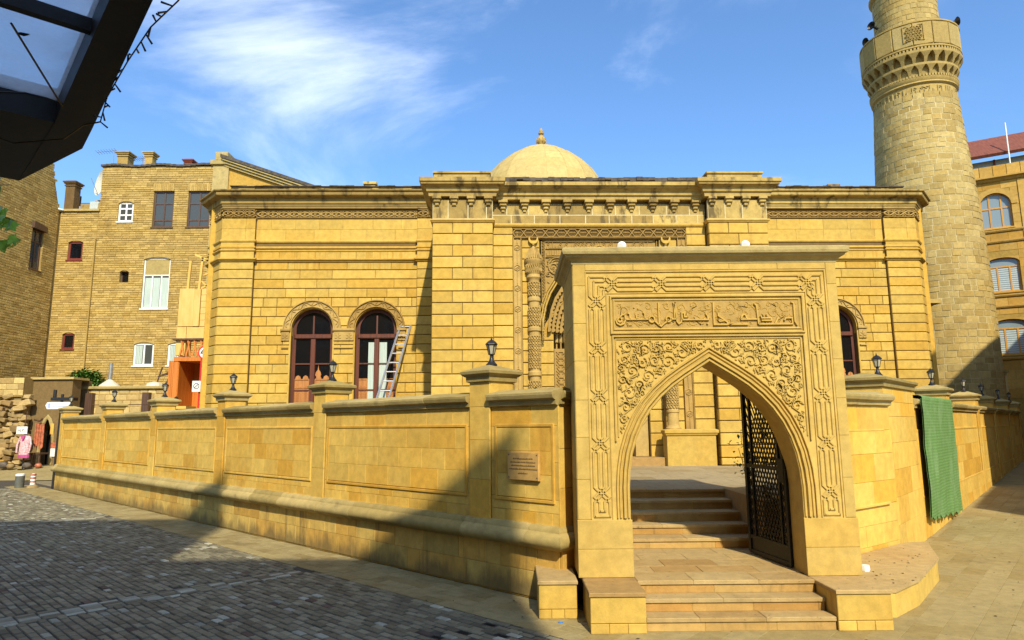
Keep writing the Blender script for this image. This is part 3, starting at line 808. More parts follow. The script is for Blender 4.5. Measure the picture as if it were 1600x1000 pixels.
b.build('strapwork_border', M['portal'], gw)
b = MB()
b.ribbon([(0.93, 1.09), (0.93, 4.105), (3.94, 4.105), (3.94, 1.09)], 0.016, 0.016, pm)
b.ribbon([(1.185, 1.09), (1.185, 3.83)], 0.016, 0.014, pm); b.ribbon([(3.685, 1.09), (3.685, 3.83)], 0.016, 0.014, pm); b.ribbon([(1.185, 3.83), (3.685, 3.83)], 0.014, 0.010, pm)
for (u0, v0, u1, v1) in ((1.235, 3.325, 3.635, 3.785),):
    b.ribbon([(u0, v0), (u1, v0), (u1, v1), (u0, v1)], 0.03, 0.03, pm, 0, True, 0.6)
    b.ribbon([(u0 + 0.04, v0 + 0.045), (u1 - 0.04, v0 + 0.045), (u1 - 0.04, v1 - 0.045), (u0 + 0.04, v1 - 0.045)], 0.04, 0.018, pm, 0, True, 0.15)
b.ribbon([(1.25, 2.0), (1.25, 3.285), (3.62, 3.285), (3.62, 2.0)], 0.028, 0.03, pm, 0, False, 0.6)
b.ribbon([(1.285, 2.05), (1.285, 3.25), (3.585, 3.25), (3.585, 2.05)], 0.02, 0.014, pm)
b.build('panel_moulding', M['portal'], gw)
# carved spandrels
AO = offset_line(AL, 0.175)
def arch_z(u):
    for p, q in zip(AO[:-1], AO[1:]):
        if min(p[0], q[0]) <= u <= max(p[0], q[0]) and abs(q[0] - p[0]) > 1e-6:
            return p[1] + (q[1] - p[1]) * (u - p[0]) / (q[0] - p[0])
    return 0.0
def spand_l(u, v): return 1.30 < u < CX - 0.01 and v < 3.235 and v > 2.02 and (v > arch_z(u) + 0.012 if u > AO[0][0] else True)
half = MB(); rng = random.Random(21)
arabesque(half, spand_l, (1.29, 2.0, CX, 3.24), 0.088, pm, 0.017, 0.022, 9000, rng, 1.15, 6.0)
mir = MB(); mir.v = [(2 * CX - x, y, z) for x, y, z in half.v]; mir.f = [list(reversed(f)) for f in half.f]; mir.r = list(half.r)
half.build('spandrel_carving', M['portal'], gw); mir.build('spandrel_carving', M['portal'], gw)
# inscription, read off the stone, letters as raised straps (coordinates in a 1600 x 320 drawing of the panel)
def ins(x, y): return (1.262 + (x - 30) / 1540 * 2.35, 3.775 - (y - 42) / 250 * 0.42)
LET = [
    [(1532, 262), (1512, 232), (1512, 96), (1492, 86)],
    [(1216, 252), (1492, 252), (1492, 207), (1440, 207), (1428, 226)],
    [(1240, 224), (1322, 224), (1322, 206), (1244, 206), (1238, 190)], [(1284, 180), (1292, 190)],
    [(1380, 200), (1352, 248)],
    [(1215, 252), (1206, 112), (1190, 96)], [(1070, 214), (1206, 214)],
    [(1078, 212), (1082, 190), (1096, 178), (1112, 182), (1118, 198), (1116, 212)],
    [(985, 252), (1130, 252)], [(1010, 240), (985, 252)],
    [(852, 84), (852, 252), (962, 252), (962, 236), (890, 186), (890, 168)], [(886, 210), (934, 226), (900, 228), (886, 210)],
    [(590, 214), (806, 214), (802, 186), (788, 170)], [(795, 240), (805, 246)],
    [(592, 214), (592, 164), (612, 160), (614, 192), (634, 192), (636, 166), (640, 192)],
    [(533, 92), (548, 176), (550, 226), (566, 244), (584, 232), (588, 212)], [(528, 84), (533, 110), (533, 200)],
    [(500, 208), (548, 208)], arc_pts(482, 208, 20, 0, 2 * PI, 12), [(470, 224), (446, 240), (420, 262), (404, 250)],
    [(404, 84), (404, 250)], arc_pts(346, 208, 23, 0, 2 * PI, 12), [(368, 220), (404, 252)],
    [(130, 208), (324, 208)], [(290, 208), (288, 164), (276, 156)], [(222, 208), (218, 176)], [(168, 208), (166, 166), (150, 160)],
    [(126, 172), (130, 214), (116, 240), (88, 250), (62, 238), (50, 212)], arc_pts(84, 210, 17, 0, 2 * PI, 10), [(84, 193), (104, 172), (126, 172)],
]
b = MB()
for st in LET: b.ribbon([ins(*p) for p in st], 0.026, 0.026, pm, 0.004, False, 0.6)
for x, y in ((150, 252), (176, 252), (204, 120), (236, 128), (1290, 178), (545, 80)): b.blob(*ins(x, y), 0.014, 0.024, pm, 6, 0.004)
b.build('inscription', M['portal'], gw)
b = MB()
def in_ins(u, v): return 1.30 < u < 3.575 and 3.392 < v < 3.718
arabesque(b, in_ins, (1.3, 3.39, 3.58, 3.72), 0.082, pm, 0.011, 0.011, 900, random.Random(4), 1.0, 0.7)
b.build('inscription_ground_carving', M['portal'], gw)
b = MB(); b.block(PF, 1.275, 3.37, 3.60, 3.74, -0.01, 0.004); b.build('inscription_field', M['carve'], gw)
# iron gate leaf, open inwards
H0 = V((3.455, 8.70, 0.42)); H1 = V((3.30, 9.74, 0.42)); GF = frame((H0.x, H0.y, 0), H1 - H0); gl = (H1 - H0).length
leaf = MB(); gp = mapper(GF)
def bar(p, q, w=0.022, d=0.02, mb=None):
    mb = mb or leaf
    p, q = V(p), V(q); t = (q - p).normalized(); n_ = V((-t.y, t.x)) * w / 2
    mb.prism([tuple(p - n_), tuple(q - n_), tuple(q + n_), tuple(p + n_)], GF, -d, d)
def gate_top(u):      # u = 0 hinge (arch spring) .. gl (apex)
    a = max(0.0, 1.035 - u)
    for (a0, z0), (a1, z1) in zip(HALF[:-1], HALF[1:]):
        if a1 <= a <= a0 and a0 > a1: return z0 + (z1 - z0) * (a0 - a) / (a0 - a1) - 0.06
    return 1.4
fr = MB()
bar((0.02, 0.44), (0.02, gate_top(0.02)), 0.05, 0.025, fr); bar((gl - 0.025, 0.44), (gl - 0.025, gate_top(gl - 0.03)), 0.055, 0.025, fr)
top = [(0.02 + (gl - 0.045) * i / 14, gate_top(0.02 + (gl - 0.045) * i / 14)) for i in range(15)]
for p, q in zip(top[:-1], top[1:]): bar(p, q, 0.045, 0.024, fr)
for z in (0.465, 0.66, 1.62): bar((0.03, z), (gl - 0.03, z), 0.05, 0.022, fr)
for u in (0.17, gl - 0.19): bar((u, 0.66), (u, gate_top(u)), 0.03, 0.018, fr)
lf = fr.build('gate_leaf', M['iron'], gw)
pan = MB(); pan.block(GF, 0.05, 0.49, gl - 0.05, 0.645, -0.006, 0.006)
for k in range(3): pan.block(GF, 0.07, 0.51 + k * 0.045, gl - 0.07, 0.535 + k * 0.045, 0.004, 0.016)
pan.block(GF, 0.03, 1.45, 0.16, 1.75, -0.03, 0.03)
pan.build('kick_panel', M['iron'], lf)
lat = MB(); st = 0.13
def clip_bar(p, q, n=26):
    run = None; last = None
    for i in range(n + 1):
        t = i / n; u = p[0] + (q[0] - p[0]) * t; z = p[1] + (q[1] - p[1]) * t
        inn = 0.03 < u < gl - 0.03 and 0.66 < z < gate_top(u) - 0.01
        if inn and run is None: run = (u, z)
        if inn: last = (u, z)
        if (not inn or i == n) and run is not None:
            if last != run: bar(run, last, 0.017, 0.006, lat)
            run = None
k = -14
while k < 22:
    z = 0.8 + k * st
    clip_bar((0, z), (gl, z + gl * 1.75), 40); clip_bar((0, z), (gl, z - gl * 1.75), 40); k += 1
for z in (0.66, 1.62):
    for i in range(9):
        u = 0.07 + i * (gl - 0.14) / 8
        for s_ in (-1, 1): lat.ribbon(arc_pts(u, z + 0.09, 0.045, 0, 2 * PI, 8), 0.014, 0.006, gp, 0.0)
for zc in (1.3, 2.1):
    for k in range(6):
        a = k * PI / 3; lat.ribbon(arc_pts(gl / 2 + 0.1 * cos(a), zc + 0.1 * sin(a), 0.09, a + 1, a + 5, 10, 0.03), 0.016, 0.006, gp, 0.006)
lat.build('lattice', M['iron'], lf)

# ------------------------------------------------------------------ steps and blocks before and behind the gateway
def stair(name, label, x0, x1, ys, zs_, parent_mat, joints, loc):
    t = thing(name, label, 'steps', loc); n = len(ys)
    for i, (y, z) in enumerate(zip(ys, zs_)):
        y2 = ys[i + 1] + 0.04 if i < n - 1 else y + 0.45
        zb = zs_[i - 1] if i else z - 0.14
        s_ = MB(); s_.box(x0, y + 0.02, zb - 0.02, x1, y2, z - 0.042); s_ = s_.build('step', M['softjoint'], t)
        rf = frame((0, y + 0.02, 0), (1, 0, 0)); xs = [x0] + [x0 + (x1 - x0) * q + random.uniform(-0.05, 0.05) for q in joints[i % len(joints)]] + [x1]
        pr_ = Pieces(s_, 'riser_stone', M['riser'], 20); pt = Pieces(s_, 'tread_slab', M['step'], 20)
        for a, b_ in zip(xs[:-1], xs[1:]): pr_.add(rf, a + 0.002, zb, b_ - 0.002, z - 0.043, -0.01, 0.004, 0.003)
        xs = [x0] + [x0 + (x1 - x0) * q + random.uniform(-0.05, 0.05) for q in joints[(i + 1) % len(joints)]] + [x1]
        for a, b_ in zip(xs[:-1], xs[1:]): pt.add(GX, a + 0.0015, y - 0.005, b_ - 0.0015, y2, z - 0.042, z + random.uniform(-0.002, 0.001), 0.006)
        pr_.finish(); pt.finish()
    return t
fs = stair('entrance_steps', 'three worn limestone steps and landing leading through the carved gateway', 1.42, 3.46, [7.64, 7.88, 8.12], [0.14, 0.28, 0.42], None, [(0.33, 0.68), (0.3, 0.62), (0.45,)], (2.4, 7.9, 0))
ld = MB(); ld.box(1.0, 8.15, 0.1, 3.9, 10.14, 0.385); ld = ld.build('landing', M['softjoint'], fs)
pt = Pieces(ld, 'landing_slab', M['step'], 60)
yy = 8.52
for j in range(4):
    x = 1.02 - 0.3 * (j % 2)
    while x < 3.88:
        w = rg.uniform(0.55, 0.75); a, b_ = max(1.02, x), min(3.9, x + w)
        if b_ - a > 0.05: pt.add(GX, a + 0.002, yy + 0.002, b_ - 0.002, yy + 0.408, 0.38, 0.42 + rg.uniform(-0.002, 0.001), 0.003)
        x += w
    yy += 0.41
pt.finish()
stair('court_steps', 'five stone steps climbing from the gateway landing to the raised court', 0.97, 3.56, [10.14, 10.51, 10.87, 11.24, 11.60], [0.56, 0.70, 0.84, 0.98, 1.12], None, [(0.4, 0.75), (0.28, 0.6), (0.5,)], (2.3, 10.8, 0.42))
b = MB(); b.prism([(3.545, 9.83), (3.95, 9.83), (3.95, 11.7), (3.545, 11.7)], GX, 0.1, 1.125); b.prism([(0.55, 9.81), (0.985, 9.81), (0.985, 11.7), (0.55, 11.7)], GX, 0.1, 1.125)
b.build('stair_wall', M['step'], None); 
tag(bpy.data.objects['stair_wall'], 'low stone side walls flanking the steps up to the court', 'wall')

def cheek(label, x0, x1, y0, y1, top):
    t = thing('cheek_block', label, 'stone block', ((x0 + x1) / 2, (y0 + y1) / 2, 0), 'stone blocks flanking the entrance steps')
    b = MB(); b.box(x0 + 0.03, y0 + 0.03, 0, x1 - 0.03, y1, top - 0.05); b.build('block_core', M['softjoint'], t)
    pc = Pieces(t, 'facing_stone', M['lime'], 30)
    f1 = frame((x0, y0 + 0.03, 0), (1, 0, 0)); w = x1 - x0
    pc.add(f1, 0.012, 0.105, w - 0.012, top - 0.042, -0.02, 0.012, 0.006)
    for i in range(3): pc.add(f1, 0.01 + (w - 0.02) / 3 * i + 0.002, 0.0, 0.01 + (w - 0.02) / 3 * (i + 1) - 0.002, 0.10, -0.02, 0.012, 0.005)
    for f2 in (frame((x0 + 0.03, y1, 0), (0, -1, 0)), frame((x1 - 0.03, y0, 0), (0, 1, 0))):
        pc.add(f2, 0.03, 0.0, y1 - y0 - 0.03, top - 0.045, -0.02, 0.012, 0.006)
    pc.finish()
    b = MB(); b.block(GX, x0, y0, x1, y1, top - 0.04, top, 0.008); b.build('cap_slab', M['step'], t)
    return t
cheek('stone block left of the entrance steps, at the foot of the gateway', 0.80, 1.42, 7.56, 8.42, 0.42)
cheek('stone block right of the entrance steps with a pale front face', 3.46, 4.07, 7.60, 8.42, 0.42)
cheek('low stone bench block between the panelled wall and the gateway', 0.27, 0.735, 8.15, 9.2, 0.42)
t = thing('stone_ledge', 'low angular stone ledge wrapping the foot of the wall right of the gateway', 'ledge', (5.0, 9.2, 0))
pol = [(4.10, 8.10), (4.36, 8.10), (4.93, 8.62), (5.97, 9.90), (6.62, 11.22), (6.2, 11.1), (4.10, 9.45)]
b = MB(); b.prism(pol, GX, 0, 0.27); b.build('ledge_body', M['lime'], t)
b = MB(); b.prism([(4.075, 8.085), (4.37, 8.085), (4.945, 8.605), (5.99, 9.895), (6.62, 11.20), (6.2, 11.1), (4.075, 9.46)], GX, 0.272, 0.31); b.build('ledge_slab', M['step'], t)
b = MB(); b.lathe([(0.0, 0), (0.05, 0.0), (0.058, 0.03), (0.05, 0.075), (0.0, 0.08)], 9); b.build('paper_cup', M['white'], None, 30, Matrix.Translation((4.52, 9.05, 0.312)), label='small crumpled white cup left on the low ledge', cat='cup')
b = MB(); b.block(Matrix.Rotation(0.5, 4, 'Z'), -0.025, -0.014, 0.025, 0.014, 0, 0.012, 0.003)
bl = b.build('bottle_cap', plain('blue_plastic', (0.05, 0.2, 0.6), 0.4), None, None, Matrix.Translation((0.52, 8.02, 0.0)), label='tiny blue scrap of plastic on the ground before the bench block', cat='litter')

# ------------------------------------------------------------------ mosque
MO = V((2.4, 18.0, 0)); MR = Matrix.Translation(MO) @ Matrix.Rotation(math.radians(1.5), 4, 'Z')
def mf(y, x=0.0): return MR @ frame((x, y, 0), (1, 0, 0))       # u = x, v = z, h towards the street, at depth y
def mside(x, y, left): return MR @ (frame((x, y, 0), (0, -1, 0)) if left else frame((x, y, 0), (0, 1, 0)))
def mpt(x, y): p = MR @ V((x, y, 0)); return (p.x, p.y)
mq = thing('mosque', 'low limestone mosque with rusticated walls, arched windows, carved portal bay and shallow dome', 'mosque', MO)
vis = lambda ce, p: ce.z < 2.75 and (ce.x < 0.9 or ce.x > 4.0)
pc = Pieces(mq, 'stone_block', M['lime'], 300, 'stone_courses', vis)
pst = Pieces(mq, 'streaked_block', M['streaked'], 80)
core = MB()
YW = 4.5; WF = mf(YW); wp = mapper(WF)
ROWS = [7.81 - 0.335 * 0, 7.475, 7.155, 6.835, 6.515, 6.195, 5.875, 5.555, 5.235, 4.915, 4.595, 4.275, 3.955, 3.635, 3.315, 2.995, 2.675, 2.355, 2.0, 1.12]
WINS = [-8.98, -6.85, 6.67, 8.80]; WR_, WS = 0.69, 5.46
def win_holes(z0, z1):
    hs = []
    for c in WINS:
        if z0 >= WS + 1.0: continue
        if z1 <= WS + 0.02: hs.append((c - WR_, c + WR_)); continue
        wo = math.sqrt(max(0, WR_ ** 2 - (max(z0, WS) - WS) ** 2)) + 0.03 if z0 < WS + WR_ else 0
        wa = math.sqrt(max(0, 0.97 ** 2 - (z1 - WS) ** 2)) if z1 < WS + 0.97 else 0
        w = max(wo, wa - 0.06)
        if w > 0: hs.append((c - w, c + w))
    return hs
def wing(u0, u1, pil, inner):
    """wall field u0..u1, corner pilaster pil, pilaster beside the portal bay inner"""
    fl = (u0 + 0.0, u1)
    for i, (z1, z0) in enumerate(zip(ROWS[:-1], ROWS[1:])):
        w, off, jit, vg = (1.25, 0.5 * (i % 2), 0.3, 0.004) if i < 3 else ((0.455, 0.1, 0.04, 0.014) if i == 4 else (0.56, 0.28 * (i % 2), 0.16, 0.010))
        if i == 3: w, off, jit, vg = 0.7, 0.2, 0.25, 0.005
        course(pst if i == 0 else pc, core, WF, fl[0], fl[1], z0, z1, w, 0.0, off=off, jit=jit, gap=0.022, vgap=vg + 0.004, holes=win_holes(z0, z1), c=0.013, depth=0.35, jd=0.04, hj=0.003)
        for (a, b_) in (pil, inner): course(pc, core, WF, a, b_, z0, z1, 1.3, 0.11, gap=0.022, c=0.013, depth=0.0, jd=0.04)
    # plain zone under the frieze
    for z0, z1, o in ((8.50, 8.89, 0.0), (8.89, 9.265, 0.45)):
        course(pc, core, WF, fl[0], fl[1], z0, z1, 0.9, 0.0, off=o, jit=0.15, gap=0.005, c=0.004, depth=0.35, jd=0.02, hj=0.002)
        for (a, b_) in (pil, inner): course(pc, core, WF, a, b_, z0, z1, 0.8, 0.11, gap=0.005, c=0.004, depth=0, jd=0.02)
    course(pst, core, WF, fl[0], fl[1], 7.83, 8.11, 0.72, 0.02, jit=0.3, gap=0.006, c=0.004, depth=0.35, jd=0.03)
    for (a, b_) in (pil, inner): course(pc, core, WF, a, b_, 7.83, 8.50, 1.3, 0.12, gap=0.006, c=0.004, depth=0, jd=0.03)
    core.block(WF, fl[0], 8.11, fl[1], 8.5, -0.35, 0.0); core.block(WF, min(pil[0], inner[0]), 9.26, max(pil[1], inner[1]), 10.0, -0.35, 0.0)
wing(-11.0, -5.5, (-12.12, -11.0), (-5.5, -4.60)); wing(5.6, 10.72, (10.72, 11.85), (4.78, 5.6))
# side blocks of the main hall (chamfered corners)
for sgn, xo in ((-1, -12.12), (1, 11.85)):
    a = V((xo, YW - 0.11, 0)); c2 = V((xo + sgn * 0.78, YW + 0.78, 0))
    cf = MR @ (frame(c2, a - c2) if sgn < 0 else frame(a, c2 - a)); L = (c2 - a).length
    for i, (z1, z0) in enumerate(zip(ROWS[:-1], ROWS[1:])): course(pc, core, cf, 0, L, z0, z1, 1.3, 0.0, gap=0.022, c=0.013, depth=0.3, jd=0.04)
    for z0, z1 in ((7.83, 8.50), (8.50, 8.89), (8.89, 9.265)): course(pc, core, cf, 0, L, z0, z1, 0.6, 0.0, gap=0.006, c=0.004, depth=0.3, jd=0.03)
    core.block(cf, 0, 9.26, L, 10.0, -0.3, 0.0)
    sf_ = mside(c2.x, YW + 14, True) if sgn < 0 else mside(c2.x, YW + 0.78, False)
    core.block(sf_, 0, 1.1, 13.2, 10.0, -0.3, -0.02)
hall = MB(); hall.box(-12.7, YW + 0.36, 1.1, 12.4, YW + 14, 10.0, MR); hall.build('hall_core', M['lime'], mq)

# mouldings along the wings
def mould(prof, xs, ys, name='string_course', mat='lime'):
    b = MB(); b.sweep(prof, [mpt(x, y) for x, y in zip(xs, ys)]); return b.build(name, M[mat], mq)
for sgn in (-1, 1):
    if sgn < 0: base = [(-12.9, YW + 6), (-12.9, YW + 0.78), (-12.12, YW - 0.11), (-11.0, YW - 0.11), (-11.0, YW), (-5.5, YW), (-5.5, YW - 0.11), (-4.58, YW - 0.11)]
    else: base = [(4.77, YW - 0.11), (5.6, YW - 0.11), (5.6, YW), (10.72, YW), (10.72, YW - 0.11), (11.85, YW - 0.11), (12.63, YW + 0.78), (12.63, YW + 6)]
    X = [p[0] for p in base]; Y = [p[1] for p in base]
    mould([(0, 8.42), (0.03, 8.425), (0.05, 8.46), (0.05, 8.50), (0, 8.52)], X, Y)
    mould([(0, 8.22), (0.035, 8.225), (0.035, 8.28), (0, 8.30)], X, Y)
    mould([(0, 8.10), (0.03, 8.105), (0.05, 8.13), (0.05, 8.16), (0, 8.18)], X, Y)
    mould([(0, 7.74), (0.04, 7.75), (0.06, 7.79), (0.10, 7.81), (0.10, 7.85), (0, 7.88)], X, Y)
    # frieze bed and great cornice follow a straight line
    if sgn < 0: cb = [(-12.9, YW + 6), (-12.9, YW + 0.78), (-12.12, YW - 0.11), (-4.58, YW - 0.11)]
    else: cb = [(4.77, YW - 0.11), (11.85, YW - 0.11), (12.63, YW + 0.78), (12.63, YW + 6)]
    X = [p[0] for p in cb]; Y = [p[1] for p in cb]
    mould([(-0.1, 9.60), (0.02, 9.61), (0.03, 9.66), (0.06, 9.70), (0.06, 9.74), (0.10, 9.76), (0.11, 9.93), (0.18, 9.955), (0.29, 9.99), (0.31, 10.03), (0.31, 10.10), (0.37, 10.13), (0.38, 10.17), (0.30, 10.19), (-0.25, 10.21)], X, Y, 'cornice', 'cornice')
    pz_ = Pieces(mq, 'parapet_stone', M['cornice'], 60)
    x0, x1 = (-12.0, -4.6) if sgn < 0 else (4.8, 11.7)
    course(pz_, None, mf(YW + 0.12), x0, x1, 10.20, 10.46, 0.8, 0.0, jit=0.2, gap=0.012, c=0.008, jd=0.2); pz_.finish()
    b = MB(); n = 26
    for i in range(n):
        xa, xb = x0 + (x1 - x0) * i / n, x0 + (x1 - x0) * (i + 1) / n
        b.box(xa, YW + 0.04 + random.uniform(-0.03, 0.03), 10.463, xb, YW + 0.9, 10.475 + random.uniform(0, 0.03), MR)
    b.build('roof_edge', M['tar'], mq)
# frieze scroll
b = MB()
def frieze(b, m, u0, u1, v0, v1, wl__):
    mp = mapper(m); vc = (v0 + v1) / 2; A = (v1 - v0) * 0.30; n = max(8, int((u1 - u0) / 0.045))
    us = [u0 + (u1 - u0) * i / n for i in range(n + 1)]
    b.ribbon([(u, vc + A * sin(2 * PI * (u - u0) / wl__)) for u in us], 0.05, 0.05, mp)
    b.ribbon([(u, vc - A * sin(2 * PI * (u - u0) / wl__)) for u in us], 0.05, 0.05, mp)
    k = 0; u = u0 + wl__ / 4
    while u < u1 - 0.05:
        b.ribbon(arc_pts(u, vc, A * 0.62, 0.4, 5.6, 9, A * 0.25), 0.035, 0.045, mp); b.blob(u, vc, 0.03, 0.05, mp, 5)
        b.ribbon([(u + wl__ / 4 - 0.06, v1 - 0.02), (u + wl__ / 4, v1 - 0.07), (u + wl__ / 4 + 0.06, v1 - 0.02)], 0.03, 0.04, mp)
        b.ribbon([(u + wl__ / 4 - 0.06, v0 + 0.02), (u + wl__ / 4, v0 + 0.07), (u + wl__ / 4 + 0.06, v0 + 0.02)], 0.03, 0.04, mp)
        u += wl__ / 2
    for v in (v0, v1): b.ribbon([(u0, v), (u1, v)], 0.025, 0.05, mp)
for (u0, u1, dy) in ((-10.98, -5.52, 0.0), (-12.10, -11.02, 0.11), (-5.48, -4.62, 0.11), (5.62, 10.70, 0.0), (10.74, 11.83, 0.11), (4.8, 5.58, 0.11)):
    b = MB(); frieze(b, mf(YW - dy), u0, u1, 9.30, 9.56, 0.72); b.build('scroll_frieze', M['carve'], mq)
for sgn, xo in ((-1, -12.12), (1, 11.85)):
    a = V((xo, YW - 0.11, 0)); c2 = V((xo + sgn * 0.78, YW + 0.78, 0)); cf = MR @ (frame(c2, a - c2) if sgn < 0 else frame(a, c2 - a))
    b = MB(); frieze(b, cf, 0.03, (c2 - a).length - 0.03, 9.30, 9.56, 0.6); b.build('scroll_frieze', M['carve'], mq)

# arched windows
def arch_window(c, curtain, screen_on):
    fr = MB(); yb = -0.20
    zb = 2.36
    out_ = [(c - WR_, zb), (c - WR_, WS)] + [(c - WR_ * cos(PI * i / 20), WS + WR_ * sin(PI * i / 20)) for i in range(1, 20)] + [(c + WR_, WS), (c + WR_, zb)]
    fw = 0.115
    inn = [(c - WR_ + fw, zb), (c - WR_ + fw, WS)] + [(c - (WR_ - fw) * cos(PI * i / 20), WS + (WR_ - fw) * sin(PI * i / 20)) for i in range(1, 20)] + [(c + WR_ - fw, WS), (c + WR_ - fw, zb)]
    for p, q, r_, s_ in zip(out_[:-1], out_[1:], inn[1:], inn[:-1]): fr.prism([p, q, r_, s_], WF, yb - 0.08, yb)
    fr.block(WF, c - WR_ + 0.05, 5.14, c + WR_ - 0.05, 5.30, yb - 0.06, yb + 0.05, 0.03)
    fr.block(WF, c - 0.085, zb, c + 0.085, 5.15, yb - 0.06, yb + 0.02, 0.02)
    fr.block(WF, c - 0.025, 5.29, c + 0.025, 5.93, yb - 0.06, yb)
    for z in (4.30, 3.42):
        fr.block(WF, c - WR_ + 0.1, z - 0.022, c + WR_ - 0.1, z + 0.022, yb - 0.05, yb - 0.005)
    w = fr.build('window', M['winwood'], mq)
    for (a, b_, z0, z1) in ((c - WR_ + 0.1, c - 0.08, zb, 3.42), (c + 0.08, c + WR_ - 0.1, zb, 3.42), (c - WR_ + 0.1, c - 0.08, 3.43, 4.29), (c + 0.08, c + WR_ - 0.1, 3.43, 4.29), (c - WR_ + 0.1, c - 0.08, 4.31, 5.15), (c + 0.08, c + WR_ - 0.1, 4.31, 5.15)):
        g_ = MB(); g_.block(WF, a, z0, b_, z1, yb - 0.10, yb - 0.04); g_.build('pane', M['dark'], w)
    for sg in (-1, 1):
        g_ = MB(); R = WR_ - fw + 0.01
        g_.prism([(c, 5.28), (c + sg * R, 5.28)] + [(c + sg * R * cos(PI / 2 * i / 9), WS + R * sin(PI / 2 * i / 9)) for i in range(0, 10)], WF, yb - 0.10, yb - 0.04)
        g_.build('pane', M['dark'], w)
    if curtain:
        g_ = MB()
        for a, b_ in ((c - 0.28, c - 0.09), (c + 0.09, c + 0.34)):
            for i in range(5): g_.block(WF, a + (b_ - a) * i / 5, zb, a + (b_ - a) * (i + 1) / 5, 5.02, yb - 0.039, yb - 0.034 + 0.004 * (i % 2))
        g_.build('curtain', M['curtain'], w)
    # carved wooden screen inside the lower half
    s_ = MB()
    for sg in (-1, 1):
        a, b_ = (c - WR_ + 0.1, c - 0.09) if sg < 0 else (c + 0.09, c + WR_ - 0.1)
        if curtain: a, b_ = (a, c - 0.29) if sg < 0 else (c + 0.36, b_)
        s_.block(WF, a, zb, b_, 3.80, yb - 0.038, yb - 0.034)
        mp = mapper(mf(YW - yb + 0.034)); nx = max(2, int((b_ - a) / 0.105)); dx = (b_ - a - 0.06) / nx
        for i in range(nx):
            for k in range(11): s_.ribbon(arc_pts(a + 0.03 + dx * (i + 0.5), 2.46 + k * 0.105, 0.036, 0, 2 * PI, 6), 0.018, 0.012, mp)
        s_.ribbon([(a + 0.01, zb), (a + 0.01, 3.77), (b_ - 0.01, 3.77), (b_ - 0.01, zb)], 0.04, 0.02, mp)
        s_.ribbon([(a, 3.50), (b_, 3.50)], 0.04, 0.02, mp)
        if not curtain:
            for dxx in (0.25, 0.75):
                uc = a + (b_ - a) * dxx
                s_.prism([(uc - 0.1, 3.79), (uc + 0.1, 3.79), (uc + 0.07, 3.88), (uc, 3.92), (uc - 0.07, 3.88)], WF, yb - 0.037, yb - 0.02)
    if not curtain:
        uc = c + 0.20
        s_.prism([(uc - 0.035, 3.82), (uc + 0.035, 3.82), (uc + 0.10, 3.93), (uc + 0.075, 4.03), (uc + 0.02, 4.10), (uc, 4.26), (uc - 0.02, 4.10), (uc - 0.075, 4.03), (uc - 0.10, 3.93)], WF, yb - 0.036, yb - 0.015)
    s_.build('carved_screen', M['screenwood'], w)
    rv = MB(); outr = [(c - WR_ - 0.002, 2.3), (c - WR_ - 0.002, WS)] + [(c - (WR_ + 0.002) * cos(PI * i / 20), WS + (WR_ + 0.002) * sin(PI * i / 20)) for i in range(1, 20)] + [(c + WR_ + 0.002, WS), (c + WR_ + 0.002, 2.3)]
    o2 = offset_line(outr, 0.05)
    for p, q, r_, s2 in zip(outr[:-1], outr[1:], o2[1:], o2[:-1]): rv.prism([p, q, r_, s2], WF, -0.30, 0.008)
    rv.build('window_reveal', M['lime'], w)
    ar = MB(); a_in, a_out = WR_ + 0.03, 0.97
    pi_ = [(c - a_in * cos(PI * i / 28), WS + a_in * sin(PI * i / 28)) for i in range(29)]; po = [(c - a_out * cos(PI * i / 28), WS + a_out * sin(PI * i / 28)) for i in range(29)]
    for i in range(28): ar.prism([pi_[i], pi_[i + 1], po[i + 1], po[i]], WF, -0.05, 0.03)
    mp = lambda u, v, h: wp(c - v * cos(u), WS + v * sin(u), h + 0.03)
    ar.ribbon([(PI * i / 28, a_out - 0.02) for i in range(29)], 0.05, 0.05, mp); ar.ribbon([(PI * i / 28, a_in + 0.015) for i in range(29)], 0.03, 0.03, mp)
    ar.ribbon([(0.06 + (PI - 0.12) * i / 70, 0.845 + 0.06 * sin(i / 70 * 2 * PI * 5.5)) for i in range(71)], 0.030, 0.03, mp)
    for i in range(11):
        a = 0.06 + (PI - 0.12) * (i + 0.5) / 11
        ar.ribbon([(a + 0.03, 0.845 + (0.05 if i % 2 else -0.05)), (a, 0.845), (a - 0.04, 0.845 + (-0.01 if i % 2 else 0.01))], 0.025, 0.026, mp)
    ar.build('archivolt', M['carve'], mq)
for i, c in enumerate(WINS): arch_window(c, i in (1, 2), True)
for (u0, u1) in ((-10.02, -9.69), (-8.28, -7.55), (-6.14, -5.83), (7.38, 8.09), (9.51, 9.84)):
    b = MB(); b.block(WF, u0, 5.38, u1, 5.46, -0.02, 0.09, 0.01); b.block(WF, u0 + 0.03, 5.05, u1 - 0.03, 5.38, -0.02, 0.045, 0.01)
    mp = mapper(mf(YW - 0.045)); n = 2 if u1 - u0 > 0.5 else 1
    for k in range(n):
        uc = u0 + (u1 - u0) * (k + 0.5) / n
        for sg in (-1, 1): b.ribbon(arc_pts(uc + sg * 0.08, 5.17, 0.07, PI / 2, PI / 2 + sg * 4.6, 9, 0.02), 0.025, 0.02, mp)
        b.ribbon([(uc, 5.06), (uc, 5.30)], 0.03, 0.025, mp)
    b.block(WF, u0 + 0.05, 4.80, u1 - 0.05, 4.84, -0.02, 0.05)
    b.build('impost_capital', M['carve'], mq)

